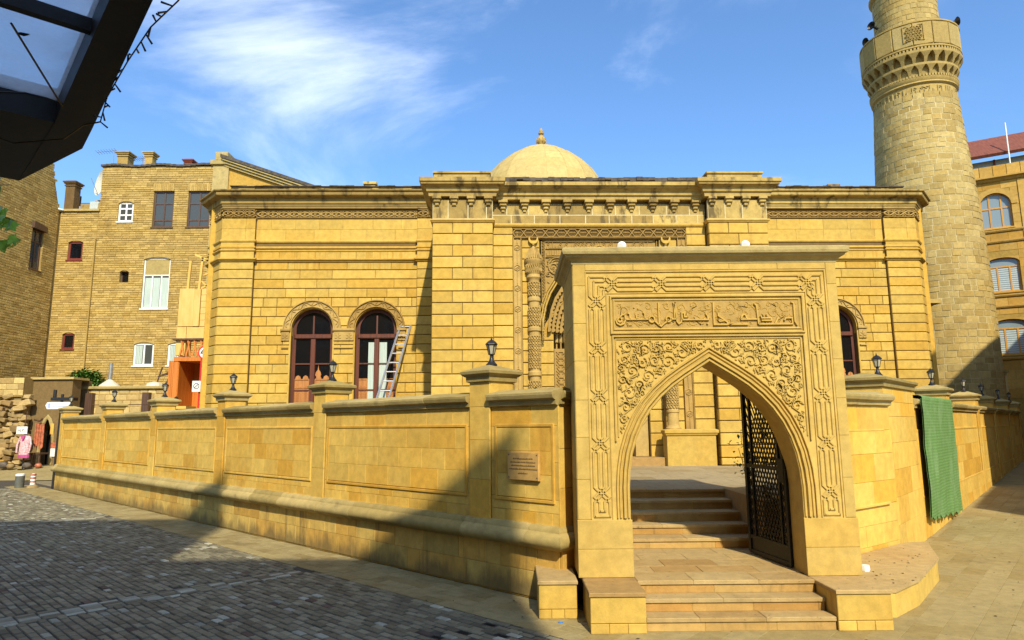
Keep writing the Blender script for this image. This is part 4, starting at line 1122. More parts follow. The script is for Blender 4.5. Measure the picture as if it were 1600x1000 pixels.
# portal bay -----------------------------------------------------------
PZ = [7.755 - 0.322 * i for i in range(21)] + [1.12]
PL, PRR = (-4.57, -2.91), (3.10, 4.76); CF = mf(0.0)
for (a, b_) in (PL, PRR):
    for i, (z1, z0) in enumerate(zip(PZ[:-1], PZ[1:])):
        w = (b_ - a) / (2 if i % 2 else 3)
        course(pc, core, CF, a, b_, z0, z1, w + 1e-4, 0.0, gap=0.022, vgap=0.013, c=0.012, depth=0.3, jd=0.04, hj=0.002)
        ins_f = mside(b_, 0.0, False) if a < 0 else mside(a, 0.55, True)
        course(pc, None, ins_f, 0.004 if a < 0 else 0.0, 0.55 if a < 0 else 0.546, z0, z1, 0.6, 0.0, gap=0.022, c=0.012, depth=0.3, jd=0.04)
    core.box(a + 0.04, 0.05, 1.1, b_ - 0.04, 4.6, 8.9, MR)
    b = MB(); pth = [(a, 4.4), (a, 0.0), (b_, 0.0), (b_, 4.4)]
    b.sweep([(-0.05, 7.745), (0.02, 7.75), (0.04, 7.78), (0.06, 7.80), (0.06, 7.84), (-0.05, 7.86)], [mpt(*p) for p in pth]); b.build('string_course', M['lime'], mq)
    b = MB()
    b.sweep([(-0.05, 8.47), (0.10, 8.475), (0.11, 8.56), (0.16, 8.60), (0.18, 8.70), (0.25, 8.745), (0.30, 8.765), (0.31, 8.80), (0.345, 8.83), (0.35, 8.94), (0.28, 8.955), (-0.4, 8.97)], [mpt(*p) for p in pth]); b.build('cornice', M['cornice'], mq)
    for i in range(4):
        uc = a + 0.12 + (b_ - a - 0.24) * i / 3; b = MB()
        b.block(CF, uc - 0.12, 8.40, uc + 0.12, 8.472, -0.02, 0.13, 0.01); b.block(CF, uc - 0.095, 8.31, uc + 0.095, 8.40, -0.02, 0.09, 0.02); b.block(CF, uc - 0.06, 8.22, uc + 0.06, 8.31, -0.02, 0.05, 0.02)
        b.build('bracket', M['cornice'], mq)
    b = MB(); b.box(a + 0.03, -0.02, 8.95, b_ - 0.08, 1.6, 9.16, MR); b.box(a + 0.0, -0.06, 9.162, b_ - 0.05, 1.6, 9.215, MR); b.build('parapet_block', M['cornice'], mq)
BYC = 0.28; BF = mf(BYC); bp = mapper(BF); C0 = 0.08
for (a, b_) in ((-2.91, -2.35), (2.53, 3.10)):
    for i, (z1, z0) in enumerate(zip(PZ[:-1], PZ[1:])):
        course(pc, core, BF, a, b_, z0 + 0.05, z1 + 0.05, 0.6, 0.0, gap=0.022, c=0.012, depth=0.3, jd=0.04)
for (a, b_) in ((-2.11, -1.60), (1.76, 2.27)):
    for i, (z1, z0) in enumerate(zip(PZ[1:-1], PZ[2:])):
        course(pc, core, BF, a, b_, z0 + 0.0, z1 + 0.0, 0.6, -0.05, gap=0.022, c=0.012, depth=0.35, jd=0.04)
for (a, b_) in ((-2.35, -2.11), (2.27, 2.53)):
    b = MB(); b.block(BF, a, 1.1, b_, 7.42, -0.3, -0.035); mp = mapper(mf(BYC + 0.035)); uc = (a + b_) / 2
    b.ribbon([(a + 0.015, 1.2), (a + 0.015, 7.4)], 0.03, 0.05, mp); b.ribbon([(b_ - 0.015, 1.2), (b_ - 0.015, 7.4)], 0.03, 0.05, mp)
    z = 1.9
    while z < 7.2:
        hx = [(uc + 0.085 * cos(PI / 6 + k * PI / 3), z + 0.085 * sin(PI / 6 + k * PI / 3)) for k in range(6)]
        b.ribbon(hx, 0.022, 0.022, mp, 0, True); b.ribbon([(uc - 0.07, z - 0.03), (uc + 0.07, z + 0.05)], 0.018, 0.02, mp); b.ribbon([(uc - 0.07, z - 0.07), (uc + 0.07, z + 0.01)], 0.018, 0.02, mp)
        b.ribbon([(uc, z + 0.12), (uc, z + 0.46)], 0.022, 0.022, mp)
        z += 0.58
    b.build('ornament_strip', M['carve'], mq)
core.block(BF, -2.92, 7.40, 3.11, 8.9, -0.5, -0.02)
fz = Pieces(mq, 'frieze_block', M['cornice'], 60); mo = MB()
course(fz, mo, BF, -2.91, 3.10, 7.80, 8.05, 0.62, 0.0, jit=0.2, gap=0.024, c=0.003, depth=0.1, jd=0.004); course(fz, mo, BF, -2.91, 3.10, 8.05, 8.36, 0.66, 0.0, off=0.2, jit=0.2, gap=0.024, c=0.003, depth=0.1, jd=0.004)
for (a, b_) in (PL, PRR): course(fz, mo, CF, a, b_, 7.86, 8.40, 0.56, 0.0, off=0.1, jit=0.15, gap=0.024, c=0.003, depth=0.1, jd=0.004)
fz.finish(); mo.build('mortar_bed', M['mortar'], mq)
b = MB(); b.sweep([(-0.05, 7.70), (0.03, 7.705), (0.05, 7.74), (0.05, 7.785), (-0.05, 7.80)], [mpt(-2.91, BYC), mpt(3.10, BYC)]); b.build('string_course', M['lime'], mq)
b = MB(); b.sweep([(-0.05, 8.45), (0.16, 8.455), (0.17, 8.52), (0.22, 8.56), (0.23, 8.64), (0.30, 8.70), (0.36, 8.73), (0.37, 8.76), (0.42, 8.78), (0.42, 8.88), (0.3, 8.90), (-0.3, 8.92)], [mpt(-2.92, BYC), mpt(3.11, BYC)]); b.build('cornice', M['cornice'], mq)
for i in range(10):
    uc = -2.62 + i * 0.605; b = MB()
    b.block(BF, uc - 0.13, 8.37, uc + 0.13, 8.452, -0.02, 0.18, 0.01); b.block(BF, uc - 0.10, 8.29, uc + 0.10, 8.37, -0.02, 0.13, 0.02); b.block(BF, uc - 0.07, 8.20, uc + 0.07, 8.29, -0.02, 0.08, 0.02); b.block(BF, uc - 0.045, 8.12, uc + 0.045, 8.20, -0.02, 0.04, 0.015)
    b.build('bracket', M['cornice'], mq)
pz_ = Pieces(mq, 'parapet_stone', M['cornice'], 40); course(pz_, None, mf(0.30), -2.95, 3.12, 8.91, 9.07, 0.75, 0.0, jit=0.25, gap=0.014, c=0.008, jd=0.2); pz_.finish()
b = MB()
for i in range(34):
    xa, xb = -2.95 + 6.1 * i / 34, -2.95 + 6.1 * (i + 1) / 34; b.box(xa, 0.22 + random.uniform(-0.04, 0.04), 9.03 + random.uniform(0, 0.05), xb, 1.4, 9.13 + random.uniform(0, 0.03), MR)
b.build('roof_edge', M['tar'], mq)
b = MB(); b.block(BF, -2.35, 7.36, 2.53, 7.69, -0.1, -0.02); mp = mapper(mf(BYC + 0.02)); u = -2.2
while u < 2.4:
    hx = [(u - 0.15, 7.53), (u - 0.08, 7.63), (u + 0.08, 7.63), (u + 0.15, 7.53), (u + 0.08, 7.43), (u - 0.08, 7.43)]
    b.ribbon(hx, 0.03, 0.03, mp, 0, True); b.ribbon([(u - 0.09, 7.53), (u + 0.09, 7.53)], 0.03, 0.025, mp); u += 0.305
b.ribbon([(-2.34, 7.40), (2.52, 7.40)], 0.035, 0.045, mp); b.ribbon([(-2.34, 7.66), (2.52, 7.66)], 0.03, 0.04, mp)
b.build('chain_frieze', M['carve'], mq)
# engaged columns with crescents
def column(xc):
    t = MB(); m = MR @ Matrix.Translation((xc, BYC + 0.02, 0)); R = 0.15
    t.lathe([(0.21, 1.95), (0.21, 2.1), (0.17, 2.14), (R, 2.2), (R, 2.5), (0.17, 2.52), (0.17, 2.58), (R, 2.6), (R, 3.5), (0.19, 3.53), (0.19, 3.62), (R, 3.66), (R, 4.72), (0.185, 4.75), (0.185, 4.83), (R, 4.86), (R, 5.55), (0.18, 5.58), (0.18, 5.66), (R, 5.70), (R, 6.15), (0.16, 6.18), (0.20, 6.24), (0.18, 6.33), (0.21, 6.38), (0.21, 6.62), (0.26, 6.68), (0.26, 6.74), (0.21, 6.76), (0.17, 6.92), (0.10, 7.06), (0.04, 7.13), (0.03, 7.16), (0.05, 7.19), (0.02, 7.22)], 18, m)
    t = t.build('engaged_column', M['carve'], mq, 40)
    o = MB(); mp = lambda a, z, h: m @ V(((R + h) * cos(a), (R + h) * sin(a), z)); rng = random.Random(int(xc * 10) + 50)
    for z0, z1 in ((3.72, 4.68), (4.90, 5.52), (5.73, 6.12), (2.62, 3.48)):
        z = z0 + 0.06
        while z < z1 - 0.05:
            for k in range(7):
                a = PI + 0.25 + k * 0.44 + (0.22 if int((z - z0) / 0.13) % 2 else 0)
                o.ribbon([(a + 0.19 * cos(q * PI / 3), z + 0.055 * sin(q * PI / 3)) for q in range(6)], 0.035, 0.03, mp, 0, True)
            z += 0.13
    for k in range(13):
        a = PI + k * PI / 12; mp2 = lambda a_, z, h: m @ V(((0.235 + h - max(0, (z - 6.76)) * 0.46) * cos(a_), (0.235 + h - max(0, (z - 6.76)) * 0.46) * sin(a_), z))
        o.ribbon([(a, 6.77), (a, 6.92), (a, 7.08)], 0.10, 0.03, mp2); mp3 = lambda a_, z, h: m @ V(((0.21 + h) * cos(a_), (0.21 + h) * sin(a_), z))
        o.ribbon([(a - 0.08, 6.40), (a + 0.08, 6.5), (a - 0.08, 6.6)], 0.05, 0.03, mp3)
    o.build('column_carving', M['carve'], t)
    c_ = MB(); mm = mf(BYC - 0.02)
    c_.prism(arc_pts(xc, 7.34, 0.135, PI * 1.0 - 0.35, 2 * PI + 0.35, 16) + list(reversed(arc_pts(xc, 7.375, 0.095, PI - 0.25, 2 * PI + 0.25, 16))), mm, -0.03, 0.03)
    c_.prism([(xc - 0.025, 7.18), (xc + 0.025, 7.18), (xc + 0.025, 7.23), (xc - 0.025, 7.23)], mm, -0.02, 0.02)
    c_.build('crescent', M['lime'], t)
column(-1.78); column(1.94)
# pedestals under the columns
for xa, xb in ((-2.80, -1.50), (1.66, 2.96)):
    b = MB(); b.box(xa, -0.05, 1.10, xb, BYC + 0.1, 1.93, MR); b.sweep([(0, 1.90), (0.03, 1.91), (0.05, 1.96), (0.07, 1.97), (0.07, 2.04), (0, 2.07), (-0.3, 2.07)], [mpt(xa, 0.3), mpt(xa, -0.05), mpt(xb, -0.05), mpt(xb, 0.3)]); b.build('column_pedestal', M['lime'], mq)
# iwan: spandrels, arch, muqarnas, inner bay and door
IF = mf(0.40); ip = mapper(IF); IS = 4.76
IH = [(1.60, 4.76), (1.58, 5.05), (1.50, 5.45), (1.37, 5.80), (1.17, 6.12), (0.92, 6.42), (0.62, 6.68), (0.32, 6.88), (0.0, 7.02)]
IA = [(C0 - a, z) for a, z in IH] + [(C0 + a, z) for a, z in reversed(IH[:-1])]
b = MB()
for p, q in zip(IA[:-1], IA[1:]): b.prism([p, q, (q[0], 7.40), (p[0], 7.40)], IF, -0.5, 0.0)
b.build('iwan_spandrel', M['carve'], mq)
b = MB()
for o, w, h in ((0.03, 0.06, 0.05), (0.10, 0.05, 0.09), (0.16, 0.03, 0.05)): b.ribbon(offset_line(IA, o), w, h, ip)
b.build('iwan_arch_moulding', M['lime'], mq)
b = MB()
b.ribbon([(-1.55, 4.5), (-1.55, 7.32)], 0.03, 0.05, ip); b.ribbon([(-1.45, 5.3), (-1.45, 7.30)], 0.025, 0.05, ip); b.ribbon([(1.71, 4.5), (1.71, 7.32)], 0.03, 0.05, ip)
b.ribbon([(-1.45, 7.31), (1.6, 7.31)], 0.03, 0.05, ip); b.ribbon([(-1.45, 7.10), (-0.4, 7.10)], 0.02, 0.04, ip); b.ribbon([(-1.45, 6.86), (-0.62, 6.86)], 0.03, 0.05, ip)
IO = offset_line(IA, 0.19)
def iz(u):
    for p, q in zip(IO[:-1], IO[1:]):
        if min(p[0], q[0]) <= u <= max(p[0], q[0]) and abs(q[0] - p[0]) > 1e-6: return p[1] + (q[1] - p[1]) * (u - p[0]) / (q[0] - p[0])
    return 4.6
arabesque(b, lambda u, v: -1.44 < u < 1.6 and 4.9 < v < 6.85 and v > iz(u), (-1.44, 4.9, 1.6, 6.85), 0.16, ip, 0.03, 0.04, 1200, random.Random(8), 1.3)
b.ribbon(arc_pts(-1.12, 6.60, 0.24, 0, 2 * PI, 20), 0.03, 0.05, ip); b.ribbon(arc_pts(-1.12, 6.60, 0.17, 0, 2 * PI, 20), 0.02, 0.04, ip)
rng = random.Random(9)
u = -1.40
while u < 1.55:             # band of upright letter strokes
    hgt = rng.choice((0.10, 0.17, 0.17, 0.06)); b.ribbon([(u, 7.12), (u, 7.12 + hgt)], 0.022, 0.03, ip)
    if rng.random() < 0.6: b.ribbon([(u, 7.13), (u + 0.10, 7.13), (u + 0.10, 7.19)], 0.022, 0.03, ip)
    if rng.random() < 0.35: b.ribbon(arc_pts(u + 0.05, 7.24, 0.03, 0, 5, 7), 0.016, 0.025, ip)
    u += rng.uniform(0.06, 0.12)
u = -1.40
while u < -0.4:
    b.ribbon([(u, 6.90), (u, 6.90 + rng.choice((0.08, 0.16)))], 0.022, 0.03, ip)
    if rng.random() < 0.5: b.ribbon([(u, 6.91), (u + 0.12, 6.91)], 0.022, 0.03, ip)
    u += rng.uniform(0.06, 0.11)
z = 4.6
while z < 7.3:
    b.ribbon(arc_pts(-1.50, z, 0.03, 0, 2 * PI, 6), 0.016, 0.03, ip); z += 0.09
b.build('iwan_carving', M['carve'], mq)
mu = MB(); rng = random.Random(2)
for lay in range(7):        # muqarnas: rows of little niches stepping in
    k = 1 - 0.075 * (lay + 1); y = 0.46 + lay * 0.10
    pts = [(C0 + (p[0] - C0) * k, IS + (p[1] - IS) * k) for p in IA]
    fm = mf(y)
    dense = []
    for p, q in zip(pts[:-1], pts[1:]):
        n = max(1, int(math.hypot(q[0] - p[0], q[1] - p[1]) / 0.11))
        dense += [(p[0] + (q[0] - p[0]) * i / n, p[1] + (q[1] - p[1]) * i / n) for i in range(n)]
    dense.append(pts[-1])
    for i, (p, q) in enumerate(zip(dense[:-1], dense[1:])):
        k2 = k - 0.07; p2 = (C0 + (p[0] - C0) * k2 / k, IS + (p[1] - IS) * k2 / k); q2 = (C0 + (q[0] - C0) * k2 / k, IS + (q[1] - IS) * k2 / k)
        mid = ((p2[0] + q2[0]) / 2, (p2[1] + q2[1]) / 2); sh = 0.35
        mu.prism([p, q, (q[0] + (q2[0] - q[0]) * 0.5, q[1] + (q2[1] - q[1]) * 0.5), mid, (p[0] + (p2[0] - p[0]) * 0.5, p[1] + (p2[1] - p[1]) * 0.5)], fm, -0.12, 0.0)
mu.build('muqarnas', M['carve'], mq)
back = MB(); back.block(mf(1.25), -1.7, 1.1, -0.84, 7.2, -0.2, 0.0); back.block(mf(1.25), 1.0, 1.1, 1.86, 7.2, -0.2, 0.0); back.block(mf(1.25), -0.84, 3.9, 1.0, 7.2, -0.2, 0.0); back.build('iwan_back_wall', M['lime'], mq)
b = MB(); bm_ = mapper(mf(1.25)); arabesque(b, lambda u, v: abs(u - C0) < 0.9 and 4.85 < v < 6.2, (-0.85, 4.85, 1.0, 6.2), 0.2, bm_, 0.035, 0.05, 600, random.Random(5)); b.build('tympanum_carving', M['carve'], mq)
b = MB()
for i in range(27):
    u = -1.52 + i * 0.12; b.block(mf(0.95), u, 4.50, u + 0.085, 4.74, -0.3, 0.06 * (i % 2) + 0.02, 0.02); b.block(mf(0.95), u + 0.02, 4.32, u + 0.06, 4.50, -0.3, 0.03, 0.015)
b.build('muqarnas_cornice', M['carve'], mq)
for xa in (-1.62, 1.38):    # inner jambs, carved strips and colonnettes
    for i, (z1, z0) in enumerate(zip(PZ[9:-1], PZ[10:])): course(pc, core, mf(0.62), xa, xa + 0.40, z0, z1, 0.5, 0.0, gap=0.022, c=0.012, depth=0.3, jd=0.04)
for xa, xb in ((-1.20, -0.84), (1.0, 1.36)):
    b = MB(); b.block(mf(0.80), xa, 1.34, xb, 4.32, -0.4, 0.0); mp = mapper(mf(0.80)); z = 2.35
    while z < 4.25:
        b.ribbon([((xa + xb) / 2 + 0.11 * cos(k * PI / 3), z + 0.09 * sin(k * PI / 3)) for k in range(6)], 0.03, 0.03, mp, 0, True)
        for k in (-1, 1): b.ribbon([((xa + xb) / 2 + k * 0.13, z + 0.09), ((xa + xb) / 2 + k * 0.04, z)], 0.025, 0.025, mp)
        b.blob((xa + xb) / 2, z + 0.09, 0.03, 0.03, mp, 4); z += 0.18
    b.prism([(xa, 2.35), (xb, 2.35), ((xa + xb) / 2, 2.15)], mf(0.80), 0.0, 0.03)
    b.build('carved_jamb', M['carve'], mq)
b = MB(); b.box(-0.84, 1.36, 1.3, 1.0, 1.46, 3.9, MR)
for k in range(2): b.box(-0.78 + k * 0.9, 1.33, 1.4, 0.04 + k * 0.9, 1.36, 3.8, MR)
b.build('entrance_door', M['winwood'], mq)
b = MB(); b.box(-1.66, 0.15, 1.10, 1.70, 1.4, 1.33, MR); b.build('threshold', M['step'], mq)
# roofs, dome, chimneys
b = MB(); b.box(-4.5, 1.6, 8.8, 4.7, 4.6, 8.98, MR); b.box(-12.6, YW + 0.9, 10.0, 12.3, YW + 14, 10.2, MR); b.build('roof', M['tar'], mq)
dm = MR @ Matrix.Translation((-0.86, 9.0, 0)); prof = [(2.72, 10.1), (2.72, 11.0), (2.66, 11.5), (2.50, 12.03), (2.24, 12.47), (1.88, 12.87), (1.42, 13.25), (0.90, 13.57), (0.42, 13.78), (0.16, 13.85), (0.0, 13.86)]
b = MB(); b.lathe(prof, 40, dm); d_ = b.build('dome', M['dome'], mq, 50)
pd = MB(); rng = random.Random(3)
for k in range(20):
    for j in range(1, 8):
        if rng.random() < 0.0: continue
        a0, a1 = 2 * PI * k / 20 + 0.004, 2 * PI * (k + 1) / 20 - 0.004; (r0, z0), (r1, z1) = prof[j], prof[j + 1]
        n = 2; vs = []
        for i in range(n + 1):
            a = a0 + (a1 - a0) * i / n
            vs += [dm @ V(((r0 + 0.008) * cos(a), (r0 + 0.008) * sin(a), z0 + 0.006)), dm @ V(((r1 + 0.008) * cos(a), (r1 + 0.008) * sin(a), z1 + 0.004))]
        pd.cr = rng.random() + 0.001; pd.add(vs, [(0, 2, 3, 1), (2, 4, 5, 3)])
o = pd.build('dome_panels', M['dome'], d_, 60, kind='stuff')
fn = MB(); fn.lathe([(0.16, 13.82), (0.17, 13.88), (0.11, 13.92), (0.12, 13.97), (0.19, 14.05), (0.205, 14.14), (0.16, 14.25), (0.08, 14.32), (0.06, 14.36), (0.075, 14.39), (0.12, 14.42), (0.125, 14.46), (0.06, 14.49), (0.075, 14.55), (0.05, 14.64), (0.0, 14.70)], 14, dm)
mp = lambda a, z, h: dm @ V(((0.19 + h) * cos(a), (0.19 + h) * sin(a), z))
for k in range(9): fn.ribbon([(k * 0.7, 14.02), (k * 0.7 + 0.2, 14.1), (k * 0.7, 14.18)], 0.05, 0.03, mp)
fn.build('finial', M['carve'], d_, 40)
for u, y, z in ((-7.75, YW + 3.2, 10.85), (11.15, YW + 4, 11.05)):
    b = MB(); b.box(u - 0.20, y - 0.2, z - 0.7, u + 0.20, y + 0.2, z + 0.78, MR); b.box(u - 0.26, y - 0.26, z + 0.78, u + 0.26, y + 0.26, z + 0.88, MR); b.build('chimney', M['cornice'], mq)
# set-back side block at the right with its own small cornice
sb = mf(YW + 1.9)
for i, (z1, z0) in enumerate(zip(ROWS[4:-1], ROWS[5:])): course(pc, core, sb, 12.6, 13.15, z0, z1, 0.8, 0.0, gap=0.03, c=0.018, depth=2.0, jd=0.04)
b = MB(); b.sweep([(0, 6.25), (0.1, 6.3), (0.12, 6.4), (0.3, 6.5), (0.42, 6.52), (0.42, 6.68), (-0.3, 6.72)], [mpt(12.6, YW + 1.9), mpt(13.15, YW + 1.9), mpt(13.15, YW + 4)]); b.build('cornice', M['cornice'], mq)
pc.finish(); pst.finish(); core.build('wall_core', M['joint'], mq)

# ------------------------------------------------------------------ lanterns on the piers
def lantern(loc, label):
    t = thing('pier_lantern', label, 'lantern', (0, 0, 0), 'lanterns on the wall piers')
    b = MB(); b.lathe([(0.085, -0.02), (0.085, 0.008), (0.062, 0.03), (0.035, 0.075), (0.024, 0.12), (0.026, 0.145), (0.04, 0.155)], 10); b.build('pedestal', M['lantern'], t, 40)
    b = MB()
    for k in range(6):
        a = k * PI / 3; b.tube([(0.042 * cos(a), 0.042 * sin(a), 0.155), (0.078 * cos(a), 0.078 * sin(a), 0.305)], 0.006, 4)
    b.lathe([(0.035, 0.152), (0.05, 0.156), (0.05, 0.166), (0.035, 0.168)], 6); b.lathe([(0.07, 0.30), (0.085, 0.302), (0.085, 0.312), (0.07, 0.314)], 6); b.build('cage', M['lantern'], t)
    b = MB(); b.lathe([(0.036, 0.165), (0.07, 0.302)], 6); b.build('glass', M['lampglass'], t)
    b = MB(); b.lathe([(0.095, 0.308), (0.09, 0.318), (0.06, 0.352), (0.03, 0.372), (0.012, 0.378), (0.014, 0.392), (0.006, 0.40), (0.003, 0.43)], 6); b.build('lamp_hood', M['lantern'], t)
    return t
LL = ['black lantern on the tall pier left of the plaque', 'black lantern on the pier in front of the arched windows', 'black lantern on the pier below the corner of the mosque',
      'black lantern on the pier before the orange timber hoarding', 'black lantern on the pier before the low shop wall', 'black lantern on the end pier beside the direction sign',
      'black lantern on the pier behind the green rug', 'black lantern on the second alley pier past the green rug', 'black lantern on the shaded alley pier under the tower', 'black lantern on the fourth shaded alley pier, before the outbuilding', 'black lantern on the farthest pier at the end of the alley wall']
proto = None
for p, l in list(zip(LAMP_SPOTS, LL)) + [(CORNER, 'black lantern on the broad corner pier right of the gateway')]:
    if proto is None:
        proto = lantern(p, l); c = proto
        WM[c.name] = Matrix.Translation(p); c.matrix_basis = WM[c.name]
    else:
        c = copy_tree(proto, Matrix.Translation(p) @ Matrix.Rotation(random.uniform(0, 1), 4, 'Z')); c['label'] = l
c = copy_tree(proto, Matrix.Translation((-13.2, 26.5, 3.06))); c['label'] = 'black lantern on the free-standing block below the orange hoarding'
b = MB(); b.box(-13.55, 26.2, 1.0, -12.7, 26.85, 2.95); b.box(-13.65, 26.1, 2.95, -12.6, 26.95, 3.055)
b.build('stone_block', M['wall'], None, label='stone pier block standing in the court below the orange hoarding', cat='stone block')

# ------------------------------------------------------------------ things on and by the mosque and wall
t = thing('ladder', 'aluminium ladder leaning across the right arched window', 'ladder', tuple(MR @ V((-6.05, YW - 0.8, 2.2))))
A0, A1 = MR @ V((-6.93, YW - 1.0, 2.0)), MR @ V((-6.03, YW - 0.02, 5.56)); dx = MR.to_3x3() @ V((0.40, 0, 0))
b = MB(); sidev = (A1 - A0).normalized()
for k in (0, 1): b.tube([A0 + dx * k, A1 + dx * (k * 0.86)], 0.036, 6)
b.build('side_rail', M['alu'], t)
for i in range(12):
    q = i / 11.5 + 0.03; b = MB(); p = A0.lerp(A1, q); b.tube([p, p + dx * (1 - 0.14 * q)], 0.022, 6); b.build('rung', M['alu'], t)
for xx, zz_, lab in ((1.44, 4.42, 'round white floodlight on the left of the gateway top'), (3.06, 4.42, 'round white floodlight on the right of the gateway top')):
    t = thing('floodlight', lab, 'floodlight', (xx, 8.55, zz_), 'floodlights on the gateway top')
    m = Matrix.Translation((xx, 8.55, zz_ + 0.09)) @ Matrix.Rotation(-1.25, 4, 'X') @ Matrix.Rotation(0.4, 4, 'Y')
    b = MB(); b.lathe([(0.0, -0.05), (0.04, -0.05), (0.055, -0.02), (0.062, 0.03), (0.055, 0.035), (0.0, 0.045)], 14, m); b.build('lamp_head', M['white'], t, 30)
    b = MB(); b.box(xx - 0.02, 8.54, zz_ - 0.01, xx + 0.02, 8.58, zz_ + 0.06); b.build('bracket', M['grey'], t)
# plaque
QF = frame(LW @ V((-0.39, 0, -0.018)), WD); t = thing('plaque', 'engraved bronze-coloured plaque with dark lettering on the wall left of the gateway', 'plaque', LW @ V((-0.1, 0, 1.6)))
b = MB(); b.block(QF, 0, 1.48, 0.565, 1.845, 0.005, 0.045, 0.006); b.build('plate', M['bronze'], t)
b = MB(); qp = mapper(QF); rng = random.Random(12)
for i, (z, w) in enumerate(((1.755, 0.36), (1.71, 0.45), (1.665, 0.42), (1.62, 0.50), (1.565, 0.17))):
    u = 0.285 - w / 2
    while u < 0.285 + w / 2:
        ww = rng.uniform(0.008, 0.020); hh = rng.uniform(0.010, 0.022)
        b.ribbon([(u, z), (u + ww, z)], 0.008, 0.002, qp, 0.0452); b.ribbon([(u + ww * rng.random(), z), (u + ww * 0.6, z + hh)], 0.006, 0.002, qp, 0.0452)
        u += ww + rng.uniform(0.001, 0.006)
b.build('lettering', M['ink'], t)
for u in (0.03, 0.535):
    for z in (1.515, 1.81):
        b = MB(); b.blob(u, z, 0.010, 0.005, qp, 8, 0.046); b.build('screw', M['ink'], t)
# rug hung over the alley wall
b = MB(); nu, nv = 60, 40; rng = random.Random(4)
def rugp(i, j, back):
    u = 0.72 + 3.45 * i / nu; q = j / nv
    bot = 0.36 - 0.17 * i / nu + 0.03 * sin(i * 0.9) + 0.02 * sin(i * 1.7)
    z = 2.66 + (bot - 2.66) * q
    h = 0.125 + 0.07 * (mnoise.noise(V((u * 1.3, q * 1.1, 3.0)))) * q + 0.035 * mnoise.noise(V((u * 3.4, q * 2.2 + u, 7.0))) * min(1, q * 2) + 0.012 * mnoise.noise(V((u * 9, q * 7, 1.0))) - 0.03 * q
    return RW @ V((u, z, h - (0.025 if back else 0)))
vs = []; fs_ = []
for bk in (0, 1):
    o = len(vs)
    for i in range(nu + 1):
        for j in range(nv + 1): vs.append(rugp(i, j, bk))
    for i in range(nu):
        for j in range(nv):
            a = o + i * (nv + 1) + j; fs_.append((a, a + 1, a + nv + 2, a + nv + 1))
# the fold over the coping
o = len(vs)
for i in range(nu + 1):
    u = 0.72 + 3.45 * i / nu
    for h, z in ((0.125, 2.66), (0.115, 2.70), (0.06, 2.725), (-0.16, 2.73), (-0.40, 2.68)): vs.append(RW @ V((u, z, h)))
for i in range(nu):
    for j in range(4):
        a = o + i * 5 + j; fs_.append((a, a + 1, a + 6, a + 5))
b.add(vs, fs_); b.build('rug', M['rug'], None, 60, label='large ribbed green rug hung over the alley wall to dry', cat='rug')

def plant(name, label, cat, pos, n, spread, size, mat, stemh=0.0, rng=None):
    rng = rng or random.Random(1); t = thing(name, label, cat, pos); b = MB(); st = MB(); P = V(pos)
    for k in range(max(3, n // 40)):
        a = rng.uniform(0, 2 * PI); e = P + V((cos(a) * spread[0] * rng.uniform(0.2, 0.9), sin(a) * spread[1] * rng.uniform(0.2, 0.9), stemh + spread[2] * rng.uniform(0.3, 1.0)))
        st.tube([P, P.lerp(e, 0.5) + V((0, 0, 0.1 * spread[2])), e], 0.012 * max(0.4, spread[0]), 4, 0.004)
    for k in range(n):
        while True:
            q = V((rng.uniform(-1, 1), rng.uniform(-1, 1), rng.uniform(-0.6, 1)))
            if q.length < 1 and (q.length > 0.35 or rng.random() < 0.3): break
        c = P + V((q.x * spread[0], q.y * spread[1], stemh + (q.z * 0.5 + 0.5) * spread[2]))
        d = V((rng.uniform(-1, 1), rng.uniform(-1, 1), rng.uniform(-0.7, 0.5))).normalized(); s_ = d.cross(V((0, 0, 1))).normalized(); L = size * rng.uniform(0.6, 1.3)
        up = s_.cross(d) * 0.15 * L
        b.cr = rng.random() + 0.001; b.add([c, c + d * L * 0.5 + s_ * L * 0.28 + up, c + d * L, c + d * L * 0.5 - s_ * L * 0.28 + up], [(0, 1, 2, 3)])
    b.build('foliage', mat, t, kind='stuff'); st.build('stem', M['stem'], t); return t
plant('shrub', 'dark green bush growing on the low shop wall', 'bush', (-23.6, 37.2, 4.3), 900, (0.95, 0.7, 1.15), 0.26, M['leaf'], 0, random.Random(2))
plant('shrub', 'sprawling green creeper at the left end of the shop wall coping', 'bush', (-24.9, 36.9, 4.35), 160, (0.8, 0.4, 0.5), 0.22, M['leaf'], 0, random.Random(3))
plant('small_plant', 'small dark weed peeping over the wall left of the gateway', 'plant', (0.35, 9.75, 2.50), 22, (0.10, 0.08, 0.14), 0.085, M['leaf'], 0.08, random.Random(5))
plant('small_plant', 'small dark weed closest to the gateway over the wall', 'plant', (0.60, 9.85, 2.50), 26, (0.15, 0.08, 0.14), 0.085, M['leaf'], 0.08, random.Random(6))
plant('small_plant', 'spindly shrub behind the open iron gate leaf', 'plant', (3.75, 11.0, 1.12), 70, (0.30, 0.25, 0.9), 0.075, M['leaf'], 0.1, random.Random(7))

